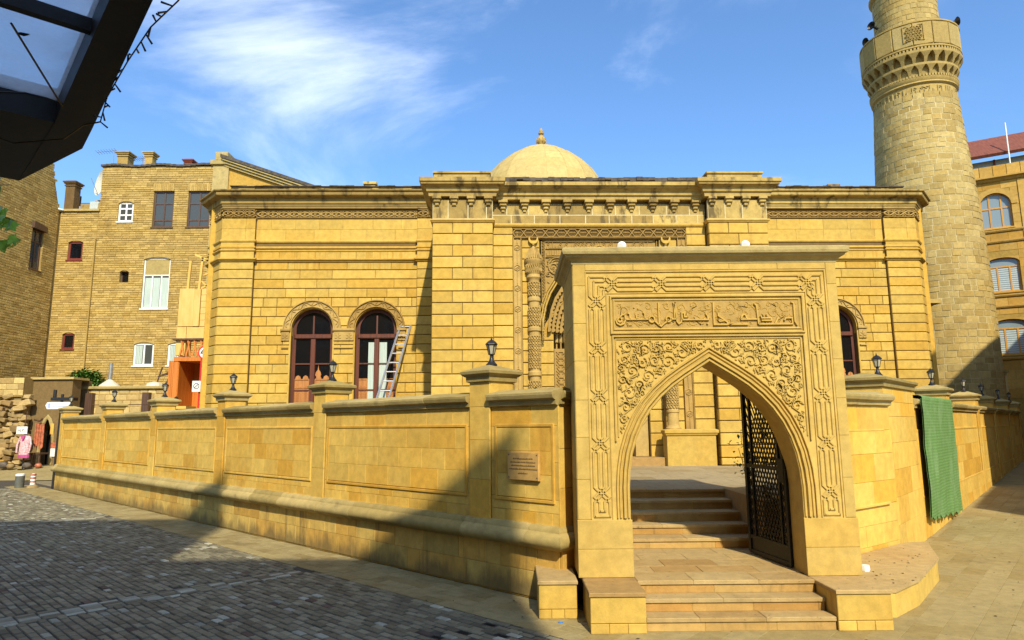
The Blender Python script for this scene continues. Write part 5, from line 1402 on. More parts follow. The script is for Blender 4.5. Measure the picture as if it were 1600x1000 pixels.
# ------------------------------------------------------------------ minaret
MC = V((17.3, 27.0, 0)); n_before = set(bpy.data.objects); mt = thing('minaret', 'round tapering stone minaret with muqarnas balcony rising behind the mosque', 'minaret', MC)
RP_ = [(0, 1.98), (7.6, 1.95), (9.7, 1.88), (11.7, 1.79), (13.8, 1.66), (15.9, 1.53)]
def mr(z):
    for (a, p), (b_, q) in zip(RP_[:-1], RP_[1:]):
        if z <= b_: return p + (q - p) * (z - a) / (b_ - a)
    return 1.53
mm_ = Matrix.Translation(MC)
b = MB(); b.lathe([(mr(z) - 0.002, z) for z in (0, 4, 7.6, 9.7, 11.7, 13.8, 15.2)] + [(1.5, 15.28)], 96, mm_); b.build('tower_core', M['mortar'], mt, 40)
rng = random.Random(77); TW = []
def ring_course(z0, z1, rf, w, jit=0.35):
    r = rf((z0 + z1) / 2); n = max(8, int(2 * PI * r / w)); a = rng.uniform(0, 1); ws = [w * rng.uniform(1 - jit, 1 + jit) for _ in range(n)]; k = 2 * PI / sum(ws)
    for x in ws:
        TW.append((z0 + rng.uniform(0.009, 0.017), z1 - rng.uniform(0.009, 0.017), a + 0.014 / r, a + x * k - 0.014 / r, rf, rng.uniform(0.004, 0.020))); a += x * k
def tower_stone(b, q):
    z0, z1, a0, a1, rf, pro = q; n = 3; vs = []
    for i in range(n + 1):
        a = a0 + (a1 - a0) * i / n; e = 0.004 if i in (0, n) else 0.0
        for z, d in ((z0, -0.02), (z0, pro - e), (z1, pro - e), (z1, -0.02)):
            r = rf(z) + d; vs.append(MC + V((r * cos(a), r * sin(a), z)))
    fs = [(i * 4 + k, (i + 1) * 4 + k, (i + 1) * 4 + k + 1, i * 4 + k + 1) for i in range(n) for k in range(3)] + [(0, 1, 2, 3), (n * 4 + 3, n * 4 + 2, n * 4 + 1, n * 4)]
    b.add(vs, fs)
z = 0.9
while z < 15.2:
    h = rng.uniform(0.20, 0.29); ring_course(z, z + h, mr, rng.uniform(0.36, 0.50)); z += h
for z0 in [18.4 + 0.24 * i for i in range(9)]: ring_course(z0, z0 + 0.24, lambda z: 1.212, 0.40)
def tower_score(q):
    am = (q[2] + q[3]) / 2; f = cos(am - math.atan2(-MC.y, -MC.x)); zc = (q[0] + q[1]) / 2
    return f * (q[3] - q[2]) * (q[1] - q[0]) / (zc * zc + 900) if f > 0.05 and zc > 4.0 else 0.0
TW.sort(key=tower_score, reverse=True)
for q in TW[:300]:
    b = MB(); tower_stone(b, q); b.build('stone_block', M['minaret'], mt)
b = MB()
for q in TW[300:]: b.cr = rng.random() + 0.001; tower_stone(b, q)
b.build('stone_courses', M['minaret'], mt, kind='stuff')
b = MB(); b.lathe([(1.5, 15.2), (1.56, 15.22), (1.56, 15.28), (1.53, 15.30), (1.53, 15.78), (1.56, 15.80), (1.62, 15.86), (1.60, 15.92), (1.64, 15.98), (1.66, 16.06), (1.62, 16.10), (1.60, 16.14)], 48, mm_); b.build('string_course', M['minaret'], mt, 35)
b = MB(); mp = lambda a, z, h: mm_ @ V(((1.53 + h) * cos(a), (1.53 + h) * sin(a), z)); a = 0.0
while a < 2 * PI:
    b.ribbon([(a, 15.38), (a, 15.38 + rng.choice((0.32, 0.32, 0.18)))], 0.045, 0.035, mp)
    if rng.random() < 0.6: b.ribbon([(a, 15.40), (a + 0.11, 15.40), (a + 0.11, 15.52)], 0.05, 0.03, mp)
    if rng.random() < 0.4: b.ribbon(arc_pts(a + 0.05, 15.64, 0.04, 0, 5, 7), 0.03, 0.03, mp)
    a += rng.uniform(0.07, 0.13)
b.build('script_band', M['minaret'], mt)
b = MB()
for k in range(90):
    a = 2 * PI * k / 90; f = frame(MC + V((1.63 * cos(a), 1.63 * sin(a), 0)), (-sin(a), cos(a), 0)); b.block(f, -0.035, 16.08, 0.035, 16.18, -0.05, 0.03)
    f = frame(MC + V((1.83 * cos(a), 1.83 * sin(a), 0)), (-sin(a), cos(a), 0)); b.block(f, -0.038, 17.16, 0.038, 17.26, -0.05, 0.03)
b.build('dentil_ring', M['minaret'], mt)
b = MB(); b.lathe([(1.45, 16.10), (1.5, 16.2), (1.54, 16.7), (1.6, 17.1), (1.80, 17.14)], 40, mm_); b.build('muqarnas_core', M['minaret'], mt, 40)
b = MB()
for tier, (z0, z1, r0, r1, off) in enumerate(((16.18, 16.66, 1.52, 1.70, 0.0), (16.64, 17.15, 1.66, 1.87, 0.5))):
    n = 26
    for k in range(n):
        a = 2 * PI * (k + off) / n; wdt = 2 * PI * r1 / n
        f = frame(MC + V((r0 * cos(a), r0 * sin(a), 0)), (-sin(a), cos(a), 0)); d = r1 - r0
        # a corbel leg with a pointed niche on each side, and a flat head
        H = z1 - z0; w0 = wdt * 0.10; w1 = wdt * 0.5
        L = [(-w0, z0), (w0, z0), (w0 * 1.6, z0 + H * 0.45), (w1 * 0.75, z0 + H * 0.72), (w1, z0 + H * 0.80), (w1, z1), (-w1, z1), (-w1, z0 + H * 0.80), (-w1 * 0.75, z0 + H * 0.72), (-w0 * 1.6, z0 + H * 0.45)]
        D = [0.02, 0.02, d * 0.55, d * 0.9, d, d, d, d, d * 0.9, d * 0.55]
        vs = [f @ V((u, v, -0.12)) for u, v in L] + [f @ V((u, v, h)) for (u, v), h in zip(L, D)]; m_ = len(L)
        fs_ = [(m_ + i, i, (i + 1) % m_, m_ + (i + 1) % m_) for i in range(m_)] + [(m_, m_ + 1, m_ + 2, m_ + 9), (m_ + 9, m_ + 2, m_ + 3, m_ + 8), (m_ + 8, m_ + 3, m_ + 4, m_ + 7), (m_ + 7, m_ + 4, m_ + 5, m_ + 6)]
        b.add(vs, fs_)
b.build('muqarnas', M['minaret'], mt)
b = MB(); b.lathe([(1.80, 17.24), (1.88, 17.26), (1.88, 17.32), (1.84, 17.34), (1.84, 18.34), (1.88, 18.36), (1.88, 18.42), (1.70, 18.42), (1.70, 17.4), (1.15, 17.38)], 48, mm_)
b.build('balcony_parapet', M['minaret'], mt, 35)
pc = Pieces(mt, 'parapet_panel', M['minaret'], 40)
for k in range(16):
    a = 2 * PI * k / 16 + 0.12; f = frame(MC + V((1.80 * cos(a), 1.80 * sin(a), 0)), (-sin(a), cos(a), 0)); pc.add(f, -0.345, 17.37, 0.345, 18.32, -0.02, 0.058, 0.012)
pc.finish()
b = MB(); a0 = math.atan2(-27, -17.3) + 0.12; mp = lambda a, z, h: mm_ @ V(((1.86 + h) * cos(a0 + a / 1.86), (1.86 + h) * sin(a0 + a / 1.86), z))
for i in range(5):
    for j in range(6): b.ribbon(arc_pts(-0.24 + i * 0.11 + (0.05 if j % 2 else 0), 17.62 + j * 0.10, 0.05, 0, 2 * PI, 6), 0.03, 0.05, mp)
b.ribbon([(-0.36, 17.55), (0.36, 17.55), (0.36, 18.24), (-0.36, 18.24)], 0.05, 0.04, mp, 0, True); b.build('pierced_panel', M['minaret'], mt)
b = MB(); b.lathe([(1.21, 17.3), (1.21, 20.5), (1.26, 20.52), (1.34, 20.62), (1.34, 20.72), (1.25, 20.76), (1.15, 21.5), (0.8, 22.4), (0.3, 22.9), (0, 23.0)], 36, mm_); b.build('lantern_drum', M['minaret'], mt, 35)
for pos, d, lab in (((15.80, 26.75, 19.05), (-0.9, -0.45, 0.05), 'grey horn loudspeaker on the left of the minaret drum'), ((15.75, 27.1, 18.62), (-1.0, -0.2, -0.25), 'grey horn loudspeaker low on the left at the minaret parapet'), ((18.90, 26.45, 19.05), (1, -0.15, 0.25), 'grey horn loudspeaker on the right of the minaret drum')):
    t = thing('loudspeaker', lab, 'loudspeaker', pos, 'loudspeakers on the minaret'); q = V(d).normalized().to_track_quat('Z', 'Y').to_matrix().to_4x4(); m = Matrix.Translation(V(pos)) @ q
    b = MB(); b.lathe([(0.05, -0.16), (0.06, -0.14), (0.06, -0.05), (0.045, -0.04), (0.06, 0.1), (0.10, 0.2), (0.19, 0.27), (0.18, 0.27), (0.08, 0.15), (0.0, 0.1)], 14, m); b.build('horn', M['lantern'], t, 40)
    b = MB(); b.tube([m @ V((0, 0, -0.1)), m @ V((0, 0, -0.45)) + V((0, 0, -0.05))], 0.022, 5); b.build('bracket', M['grey'], t)

# the whole tower stands a fifth farther back and is a fifth larger than drawn above (true distance behind the alley wall)
MK = Matrix.Translation((0, 0, CAM_Z)) @ Matrix.Scale(1.2, 4) @ Matrix.Translation((0, 0, -CAM_Z))
for o in set(bpy.data.objects) - n_before:
    if o.parent is None: WM[o.name] = MK @ WM[o.name]; o.matrix_basis = MK @ o.matrix_basis

# ------------------------------------------------------------------ houses
def house_window(parent, m, u0, v0, u1, v1, wood_, glass, rec=0.18, mul=(0.5,), trans=(), fw=0.07, sill=None, arch=0.0, name='window', rev=None):
    f = MB(); du, dv = u1 - u0, v1 - v0
    for a, b_, c, d in ((u0, v0, u0 + fw, v1), (u1 - fw, v0, u1, v1), (u0 + fw, v0, u1 - fw, v0 + fw), (u0 + fw, v1 - fw, u1 - fw, v1)): f.block(m, a, b_, c, d, -rec - 0.05, -rec + 0.02)
    us = [u0 + fw] + [u0 + du * q for q in mul] + [u1 - fw]; vs = [v0 + fw] + [v0 + dv * q for q in trans] + [v1 - fw]
    for u in us[1:-1]: f.block(m, u - fw * 0.45, v0 + fw, u + fw * 0.45, vs[-2] if len(vs) > 2 and trans and trans[-1] > 0.6 and len(mul) > 1 else v1 - fw, -rec - 0.04, -rec + 0.015)
    for v in vs[1:-1]: f.block(m, u0 + fw, v - fw * 0.45, u1 - fw, v + fw * 0.45, -rec - 0.045, -rec + 0.012)
    w = f.build(name, wood_, parent)
    for a, b_ in zip(us[:-1], us[1:]):
        for c, d in zip(vs[:-1], vs[1:]):
            g_ = MB(); g_.block(m, a, c, b_, d, -rec - 0.06, -rec - 0.02); g_.build('pane', glass, w)
    if sill:
        s_ = MB(); s_.block(m, u0 - 0.06, v0 - 0.08, u1 + 0.06, v0 - 0.002, -rec - 0.05, 0.05, 0.01); s_.build('sill', sill, w)
    return w
def brick_field(mb, m, u0, u1, v0, top, holes, bh, bw, h, c, rng, jit=0.012):
    v = v0; r = 0
    while v < 60:
        any_ = False; v2 = v + bh
        for a, b_ in cuts(u0, u1, [(p, s) for p, q, s, t_ in holes if q < v2 - 0.02 and t_ > v + 0.02]):
            x = a - (bw / 2 if r % 2 else 0) - rng.uniform(0, 0.1)
            while x < b_:
                ww = bw * rng.uniform(0.8, 1.2); p, q = max(a, x), min(b_, x + ww)
                if q - p > 0.04 and v2 <= top((p + q) / 2):
                    any_ = True; mb.cr = rng.random() + 0.001; mb.block(m, p + 0.006, v + 0.008, q - 0.006, v2 - 0.008, -0.03, h + rng.uniform(-jit, jit), c)
                x += ww
        v = v2; r += 1
        if not any_ and v > 10: break

bh_ = thing('brick_house', 'tall old yellow brick house with mismatched windows and rooftop chimneys', 'house', (-21, 40, 0))
HF = frame((0, 38, 0), (1, 0, 0)); rng = random.Random(31)
HOLES = [(-23.10, 14.22, -22.22, 15.40), (-21.06, 13.86, -19.86, 16.06), (-19.02, 13.86, -17.72, 16.05), (-25.84, 11.94, -24.98, 13.04), (-21.34, 9.02, -19.80, 12.0), (-22.70, 10.58, -22.18, 11.24), (-25.68, 6.72, -24.98, 7.62), (-21.54, 5.74, -20.40, 7.02), (-19.60, 5.74, -18.50, 7.0)]
cw = MB(); gridwall(cw, HF, -26.47, -24.22, 0, 14.85, HOLES, -0.5, -0.02); gridwall(cw, HF, -24.22, -17.25, 0, 17.6, HOLES, -0.5, -0.02)
cw.box(-26.4, 38.6, 0, -17.3, 48, 14.8); cw.box(-24.2, 38.52, 14.8, -17.3, 48, 17.55)
cw.build('wall_core', M['brickback'], bh_)
b = MB(); brick_field(b, HF, -26.45, -24.22, 3.2, lambda u: 14.85, HOLES, 0.135, 0.40, 0.002, 0.014, rng, 0.009); brick_field(b, HF, -24.22, -17.25, 3.2, lambda u: 17.62, HOLES, 0.135, 0.40, 0.006, 0.014, rng, 0.009)
b.build('brick_courses', M['brick'], bh_, kind='stuff')
b = MB()
n = 24
for i in range(n): b.box(-24.3 + 7.1 * i / n, 37.9, 17.60 + 0.05 * sin(i * 0.7), -24.3 + 7.1 * (i + 1) / n, 39.0, 17.72 + 0.05 * sin(i * 0.7))
b.build('roof_edge', M['tar'], bh_)
b = MB(); b.box(-26.5, 37.88, 14.85, -24.15, 38.4, 14.98); b.build('parapet_coping', M['coping'], bh_)
for i, (a, c, b_, d) in enumerate(HOLES):      # lintels and reveals
    lt = MB()
    if i in (1, 2):
        k = int((b_ - a + 0.1) / 0.11)
        for q in range(k): lt.cr = rng.random() + 0.001; lt.block(HF, a - 0.05 + q * 0.11 + 0.006, d + 0.0, a - 0.05 + (q + 1) * 0.11 - 0.006, d + 0.42, -0.03, 0.02 + rng.uniform(0, 0.01), 0.01)
    else:
        lt.prism([(a - 0.02, d - 0.06)] + [(a + (b_ - a) * q / 6, d - 0.06 + 0.13 * sin(PI * q / 6)) for q in range(7)] + [(b_ + 0.02, d - 0.06), (b_ + 0.02, d + 0.12), (a - 0.02, d + 0.12)], HF, -0.15, 0.012)
    lt.build('lintel', M['brick'], bh_)
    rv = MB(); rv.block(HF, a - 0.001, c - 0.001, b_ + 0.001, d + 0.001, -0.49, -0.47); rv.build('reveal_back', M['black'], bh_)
house_window(bh_, HF, *HOLES[0], M['white'], M['glass'], 0.10, (0.5,), (0.35, 0.68), 0.10, M['white'])
for k in (1, 2): house_window(bh_, HF, *HOLES[k], M['oldwood'], M['glass'], 0.12, (0.52,), (0.20, 0.66), 0.09, M['oldwood'])
house_window(bh_, HF, *HOLES[3], M['redwood'], M['dark'], 0.10, (), (), 0.11, M['redwood'])
w_ = house_window(bh_, HF, *HOLES[4], M['white'], M['glass'], 0.10, (0.34, 0.68), (0.66,), 0.075, M['white'])
g_ = MB(); g_.block(HF, -21.25, 10.99, -19.88, 11.92, -0.155, -0.10); g_.build('blind_panel', M['coping'], w_); g_ = MB()
for q in range(3): g_.block(HF, -21.24 + q * 0.47, 9.1, -20.84 + q * 0.47, 10.85, -0.119, -0.113)
g_.build('net_curtain', M['curtain'], w_)
house_window(bh_, HF, *HOLES[5], M['oldwood'], M['dark'], 0.25, (), (), 0.05, None)
house_window(bh_, HF, *HOLES[6], M['redwood'], M['dark'], 0.10, (), (), 0.11, M['redwood'])
for k in (7, 8):
    w_ = house_window(bh_, HF, *HOLES[k], M['white'], M['glass'], 0.08, (0.5,), (), 0.10, M['white']); g_ = MB(); a = HOLES[k][0]
    for q in range(4): g_.block(HF, a + 0.11 + q * 0.09, 5.86, a + 0.19 + q * 0.09, 6.9, -0.098, -0.094 + 0.003 * (q % 2))
    g_.build('net_curtain', M['curtain'], w_)
def chimney(parent, x, y, w, z0, z1, mat):
    b = MB(); b.box(x - w / 2, y - w / 2, z0, x + w / 2, y + w / 2, z1 - 0.34)
    for k, (o, za, zb_) in enumerate(((0.05, -0.34, -0.27), (0.0, -0.27, -0.20), (0.08, -0.20, -0.12), (0.13, -0.12, -0.05), (0.02, -0.05, 0.0))): b.box(x - w / 2 - o, y - w / 2 - o, z1 + za, x + w / 2 + o, y + w / 2 + o, z1 + zb_)
    return b.build('chimney', mat, parent)
chimney(bh_, -23.15, 38.4, 0.62, 17.3, 18.62, M['brick']); chimney(bh_, -21.65, 38.4, 0.46, 17.3, 18.62, M['brick']); chimney(bh_, -19.37, 38.6, 0.42, 17.3, 18.22, M['redbrick'])
chimney(bh_, -26.2, 38.5, 0.55, 14.6, 16.85, M['brownbrick'])
chimney(bh_, -24.75, 39.3, 0.5, 14.6, 15.9, M['brick'])
b = MB(); b.box(-25.95, 38.9, 14.8, -25.2, 39.2, 15.62); b.box(-25.1, 39.2, 14.8, -24.5, 39.6, 15.55); b.build('roof_hut', M['cornice'], bh_)
b = MB(); b.box(-25.35, 38.85, 14.9, -24.75, 38.88, 15.75); b.build('plastic_sheet', M['blind'], bh_)
b = MB(); b.lathe([(0.26, 0), (0.28, 0.3), (0.26, 0.6), (0.0, 0.62)], 12, Matrix.Translation((-24.5, 38.8, 14.98))); b.build('roof_barrel', M['coping'], None, 40, label='small pale water barrel on the low brick roof', cat='barrel')
b = MB(); b.tube([(-26.0, 38.9, 15.5), (-26.0, 38.9, 16.1)], 0.07, 6); b.tube([(-25.9, 38.9, 15.66), (-24.4, 38.9, 15.66)], 0.02, 4); b.build('vent_stack', M['black'], bh_)
b = MB(); b.tube([(-27.4, 37.9, 16.1), (-26.8, 37.85, 15.3), (-26.47, 37.85, 14.95), (-26.2, 37.85, 14.90)], 0.05, 5); b.build('drain_pipe', M['white'], bh_)
b = MB(); b.tube([(-24.25, 37.93, 3), (-24.25, 37.93, 13.2)], 0.04, 5); b.build('downpipe', M['brick'], bh_)
t = thing('satellite_dish', 'large pale satellite dish at the left edge of the brick house roof', 'satellite dish', (-24.35, 38.3, 16.6))
m = Matrix.Translation((-24.45, 38.75, 16.85)) @ V((-0.62, -0.78, 0.12)).normalized().to_track_quat('Z', 'Y').to_matrix().to_4x4()
b = MB(); b.lathe([(0.0, 0.0), (0.35, 0.04), (0.7, 0.16), (0.86, 0.26), (0.87, 0.27), (0.68, 0.14), (0.35, 0.02), (0, -0.02)], 24, m); b.build('reflector', M['dish'], t, 40)
b = MB(); b.tube([(-24.2, 38.3, 16.0), (-24.2, 38.3, 16.65)], 0.04, 6); b.tube([m @ V((0, -0.85, 0.25)), m @ V((0, 0, 0.8))], 0.02, 4); b.build('dish_arm', M['grey'], t)
def antenna(label, x, z0, z1, s_):
    t = thing('roof_antenna', label, 'antenna', (x, 38.5, z0), 'television antennas on the brick house roof'); b = MB(); b.tube([(x, 38.5, z0), (x, 38.5, z1)], 0.018, 5); b.build('mast', M['grey'], t)
    b = MB(); b.tube([(x - 0.9 * s_, 38.3, z1 - 0.22), (x + 0.15, 38.5, z1 - 0.02)], 0.014, 4)
    for k in range(8):
        q = k / 7; p = V((x - 0.9 * s_ + 1.0 * s_ * q, 38.3 + 0.18 * q, z1 - 0.22 + 0.19 * q)); b.tube([p + V((0, -0.2, 0.06)), p + V((0.05, 0.2, -0.06))], 0.010, 3)
    b.build('antenna_boom', M['grey'], t)
antenna('thin television antenna by the satellite dish', -23.95, 17.5, 18.85, 1.0); antenna('thin television antenna between the two brick chimneys', -22.2, 17.5, 18.35, 0.7)

dh = thing('brick_house', 'shaded brown brick house closing the street at the left edge', 'house', (-30, 33, 0))
DF = frame((-26.5, 0, 0), (0, 1, 0)); dtop = lambda u: 17.5 if u < 37.0 else 17.5 - (u - 37.0) * 2.7; DH = [(35.95, 11.0, 36.85, 13.25)]
b = MB(); gridwall(b, DF, 24.0, 37.0, 0, 17.4, DH, -0.5, -0.02); b.prism([(37.0, 0), (38.6, 0), (38.6, 14.8), (37.9, 14.95), (37.0, 17.4)], DF, -0.9, -0.02); b.box(-34, 24, 0, -27.02, 37.5, 17.2); b.build('wall_core', M['brickback'], dh)
b = MB(); brick_field(b, DF, 24.0, 37.9, 3.0, dtop, DH, 0.135, 0.40, 0.002, 0.012, random.Random(8), 0.005); b.build('brick_courses', M['brick'], dh, kind='stuff')
house_window(dh, DF, *DH[0], M['oldwood'], M['glass'], 0.12, (0.5,), (0.7,), 0.09, M['oldwood'])
b = MB(); b.prism([(35.85, 13.25), (36.95, 13.25), (36.9, 13.55), (35.9, 13.65)], DF, -0.1, 0.16); b.build('lintel', M['oldwood'], dh)

gb = thing('gabled_building', 'ochre plastered gabled building with a raking cornice behind the mosque', 'building', (-12, 37, 0))
GF_ = frame((0, 36.9, 0), (1, 0, 0))
b = MB(); b.prism([(-16.7, 0), (-5.0, 0), (-5.0, 13.2), (-16.7, 17.2)], GF_, -6, 0); b.build('gable_wall', M['ochre'], gb)
b = MB(); b.block(GF_, -17.1, 0, -16.2, 17.15, -1.0, 0.12); b.block(GF_, -17.25, 17.15, -16.05, 17.42, -1.0, 0.25, 0.03); b.block(GF_, -17.05, 17.42, -16.3, 17.95, -1.0, 0.15, 0.05); b.build('corner_pier', M['coping'], gb)
b = MB()
for o, th_, h in ((0.0, 0.12, 0.16), (0.14, 0.12, 0.26), (0.28, 0.10, 0.36)): b.prism([(-16.5, 17.1 + o), (-5.0, 13.05 + o), (-5.0, 13.05 + o + th_), (-16.5, 17.1 + o + th_)], GF_, -0.6, h)
b.build('raking_cornice', M['coping'], gb)
b = MB(); b.prism([(-16.6, 17.52), (-5.0, 13.45), (-5.0, 13.62), (-16.6, 17.72)], GF_, -6, 0.42); b.build('roof', M['tar'], gb)

ht = thing('hotel', 'ochre stone building with arched yellow-framed windows and red-brown mansard roof', 'building', (28, 37, 0))
TF = frame((26.3, 36, 0), (0.856, -0.517, 0)); HW = []
for u0 in (-0.18, 3.4, 7.0): HW += [(u0, 12.70, u0 + 1.42, 14.68), (u0, 9.13, u0 + 1.46, 11.03), (u0, 5.72, u0 + 1.48, 7.64)]
b = MB(); gridwall(b, TF, -6.0, 10.0, 0, 15.5, HW, -0.4, -0.015); b.box(0, 0, 0, 0.01, 0.01, 0.01, TF @ Matrix.Translation((0, 1, -3))); b.block(TF, -6, 0, 10, 15.5, -7, -0.6); b.build('wall_core', M['softjoint'], ht)
pc = Pieces(ht, 'facing_stone', M['hotel'], 160, 'stone_courses')
v = 3.4; r = 0
while v < 15.4:
    course(pc, None, TF, -2.0, 8.5, v, v + 0.5, 0.85, 0.0, off=0.42 * (r % 2), jit=0.1, gap=0.008, c=0.006, jd=0.02, holes=[(a, c) for a, b_, c, d in HW if b_ < v + 0.49 and d > v + 0.01]); v += 0.5; r += 1
pc.finish()
for i, (a, b_, c, d) in enumerate(HW):
    flr = i % 3; cx_, w2 = (a + c) / 2, (c - a) / 2
    sp = MB(); n = 12; rise = w2 if flr == 0 else 0.28
    pts = [(cx_ - w2 * cos(PI * k / n), d - rise + rise * sin(PI * k / n)) for k in range(n + 1)]
    for p, q in zip(pts[:-1], pts[1:]): sp.prism([p, q, (q[0], d + 0.02), (p[0], d + 0.02)], TF, -0.4, 0.002)
    if flr == 0:
        for k in range(n):
            a0_, a1_ = PI * k / n, PI * (k + 1) / n; sp.prism([(cx_ - (w2 + 0.01) * cos(a0_), d - rise + (w2 + 0.01) * sin(a0_)), (cx_ - (w2 + 0.01) * cos(a1_), d - rise + (w2 + 0.01) * sin(a1_)), (cx_ - (w2 + 0.28) * cos(a1_), d - rise + (w2 + 0.28) * sin(a1_)), (cx_ - (w2 + 0.28) * cos(a0_), d - rise + (w2 + 0.28) * sin(a0_))], TF, -0.02, 0.04)
    sp.build('window_arch', M['hotel'], ht)
    tr = 0.58 if flr == 0 else 0.74
    w_ = house_window(ht, TF, a, b_, c, d, M['yellowwood'], M['hotelglass'], 0.16, (0.31, 0.69), (tr,), 0.085, M['hotel'])
    if flr: 
        bl_ = MB()
        for k in range(11): bl_.block(TF, a + 0.1, b_ + 0.1 + k * 0.115, c - 0.1, b_ + 0.165 + k * 0.115, -0.179, -0.172)
        bl_.build('blind', M['blind'], w_)
b = MB(); L = [TF @ V((-3, 0, 0)), TF @ V((9.5, 0, 0))]
for z in (12.55, 11.95, 8.95, 8.35, 5.55):
    b.sweep([(-0.02, z - 0.12), (0.06, z - 0.10), (0.10, z - 0.03), (0.10, z + 0.03), (-0.02, z + 0.06)], [(p.x, p.y) for p in L])
b.sweep([(-0.02, 15.30), (0.08, 15.34), (0.16, 15.44), (0.30, 15.50), (0.30, 15.58), (-0.02, 15.62)], [(p.x, p.y) for p in L]); b.build('string_course', M['hotel'], ht)
b = MB()
for u in (1.62, 5.2, 8.8): b.block(TF, u, 3.0, u + 0.5, 15.3, -0.02, 0.05)
b.build('pilaster', M['hotel'], ht)
pc = Pieces(ht, 'parapet_stone', M['hotel'], 40); course(pc, None, TF, -2.5, 9.0, 15.62, 16.28, 0.62, -0.05, gap=0.02, c=0.01, jd=0.3); pc.finish()
b = MB(); b.block(TF, -3, 15.6, 9, 17.0, -1.6, -1.3); b.build('attic_glazing', M['skytintglass'], ht)
b = MB()
for u in (-1.2, 0.8, 2.8, 4.8): b.block(TF, u, 15.6, u + 0.10, 17.0, -1.29, -1.22)
b.build('glazing_bar', M['roofred'], ht)
b = MB(); mtx = TF; vs = [TF @ V(p) for p in ((-4, 16.95, -0.5), (9.5, 16.95, -0.5), (9.5, 18.35, -1.7), (-4, 18.35, -1.7), (-4, 17.1, -0.4), (9.5, 17.1, -0.4), (9.5, 18.45, -1.6), (-4, 18.45, -1.6))]
b.add(vs, [(0, 1, 2, 3), (4, 5, 6, 7), (0, 1, 5, 4), (1, 2, 6, 5), (0, 3, 7, 4), (2, 3, 7, 6)]); b.build('roof', M['roofred'], ht)
b = MB(); p = TF @ V((1.45, 0, -0.25)); b.tube([(p.x, p.y, 15.5), (p.x, p.y, 18.7)], 0.035, 6); b.build('flagpole', M['white'], None, label='slim white pole standing on the parapet of the ochre hotel', cat='pole')

# outbuilding and alley end, both in the shade
b = MB(); b.box(23.6, 33.0, 0, 24.25, 34.4, 4.55); ob = b.build('outbuilding', M['shopwall'], None, label='low plain outbuilding inside the alley wall below the minaret', cat='building')
b = MB(); b.box(23.5, 32.9, 4.552, 24.3, 34.5, 4.66); b.build('roof_slab', M['coping'], ob)
b = MB(); b.box(22.9, 33.6, 0, 23.59, 34.4, 3.7); b.box(22.8, 33.5, 3.702, 23.59, 34.4, 3.8); b.build('lean_to', M['shopwall'], ob)
t = thing('alley_house', 'dark house closing the far end of the shaded alley', 'house', (38, 58, 0))
b = MB(); b.box(29.5, 44.0, 0, 33.0, 52, 5.2); b.box(33.2, 56, 0, 60, 64, 9); b.build('wall', M['shopwall'], t)
b = MB(); b.box(40.0, 55.9, 0, 41.6, 55.99, 3.2); b.box(30.4, 43.9, 1.0, 31.4, 43.99, 3.2); b.build('door', M['black'], t)

# ------------------------------------------------------------------ shop front, ruin and street things at the far left
ramp = MB(); ramp.prism([(-60, -0.02), (30.5, -0.015), (34.2, 0.42), (70, 0.6), (70, -0.5), (-60, -0.5)][1:5], Matrix(((0, 0, 1, 0), (1, 0, 0, 0), (0, 1, 0, 0), (0, 0, 0, 1))), -48, -17.6); ramp.build('rising_street', M['pave'], kind='structure')
sw = thing('shop_wall', 'low pale stone wall with coping in front of the brick house', 'wall', (-20, 36, 0))
SF = frame((0, 36.0, 0), (1, 0, 0)); b = MB(); b.block(SF, -24.9, 0, -15.0, 4.30, -1.5, -0.02); b.build('wall_core', M['brickback'], sw)
pc = Pieces(sw, 'wall_stone', M['shopwall'], 160, 'wall_stones')
v = 1.5
while v < 4.25:
    h = random.uniform(0.26, 0.36); h = min(h, 4.3 - v); course(pc, None, SF, -24.9, -15.0, v, v + h, 0.5, 0.0, off=random.random() * 0.3, jit=0.4, gap=0.02, c=0.03, jd=0.03, hj=0.015); v += h
pc.finish()
b = MB(); b.block(SF, -25.0, 4.30, -15.0, 4.46, -1.5, 0.14, 0.03); b.build('coping', M['coping'], sw)
b = MB()
for x in (-22.6, -19.6): b.box(x, 35.7, 2.4, x + 0.35, 35.98, 4.1)
b.build('shutter', M['oldwood'], sw)
sh = thing('shop_building', 'weathered stone shop front with a dark pointed doorway', 'shop', (-22.9, 35, 0))
ZF = frame((0, 34.6, 0), (1, 0, 0)); zx0, zx1 = -24.62, -22.6; dcx = -23.72; dz = 0.45
dp = [(-0.42, dz), (-0.42, 1.9), (-0.38, 2.3), (-0.22, 2.75), (0.0, 3.0), (0.22, 2.75), (0.38, 2.3), (0.42, 1.9), (0.42, dz)]; dpts = [(dcx + a, z) for a, z in dp]
b = MB(); b.prism([(zx0, 0), (dpts[0][0], 0), (dpts[0][0], 4.75), (zx0, 4.75)], ZF, -0.7, 0); b.prism([(dpts[-1][0], 0), (zx1, 0), (zx1, 4.75), (dpts[-1][0], 4.75)], ZF, -0.7, 0)
for p, q in zip(dpts[:-1], dpts[1:]):
    if abs(p[0] - q[0]) > 1e-6: b.prism([p, q, (q[0], 4.75), (p[0], 4.75)], ZF, -0.7, 0)
b.box(zx0, 35.9, 0, zx1, 36.2, 4.75); b.build('wall', M['darkstone'], sh)
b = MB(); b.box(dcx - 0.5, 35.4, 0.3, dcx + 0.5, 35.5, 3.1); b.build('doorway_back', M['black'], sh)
b = MB(); b.ribbon(offset_line(dpts, -0.1), 0.18, 0.05, mapper(ZF)); b.build('door_surround', M['coping'], sh)
b = MB(); b.block(ZF, zx0 - 0.1, 4.75, zx1 + 0.1, 4.86, -1.2, 0.12); b.build('coping', M['coping'], sh)
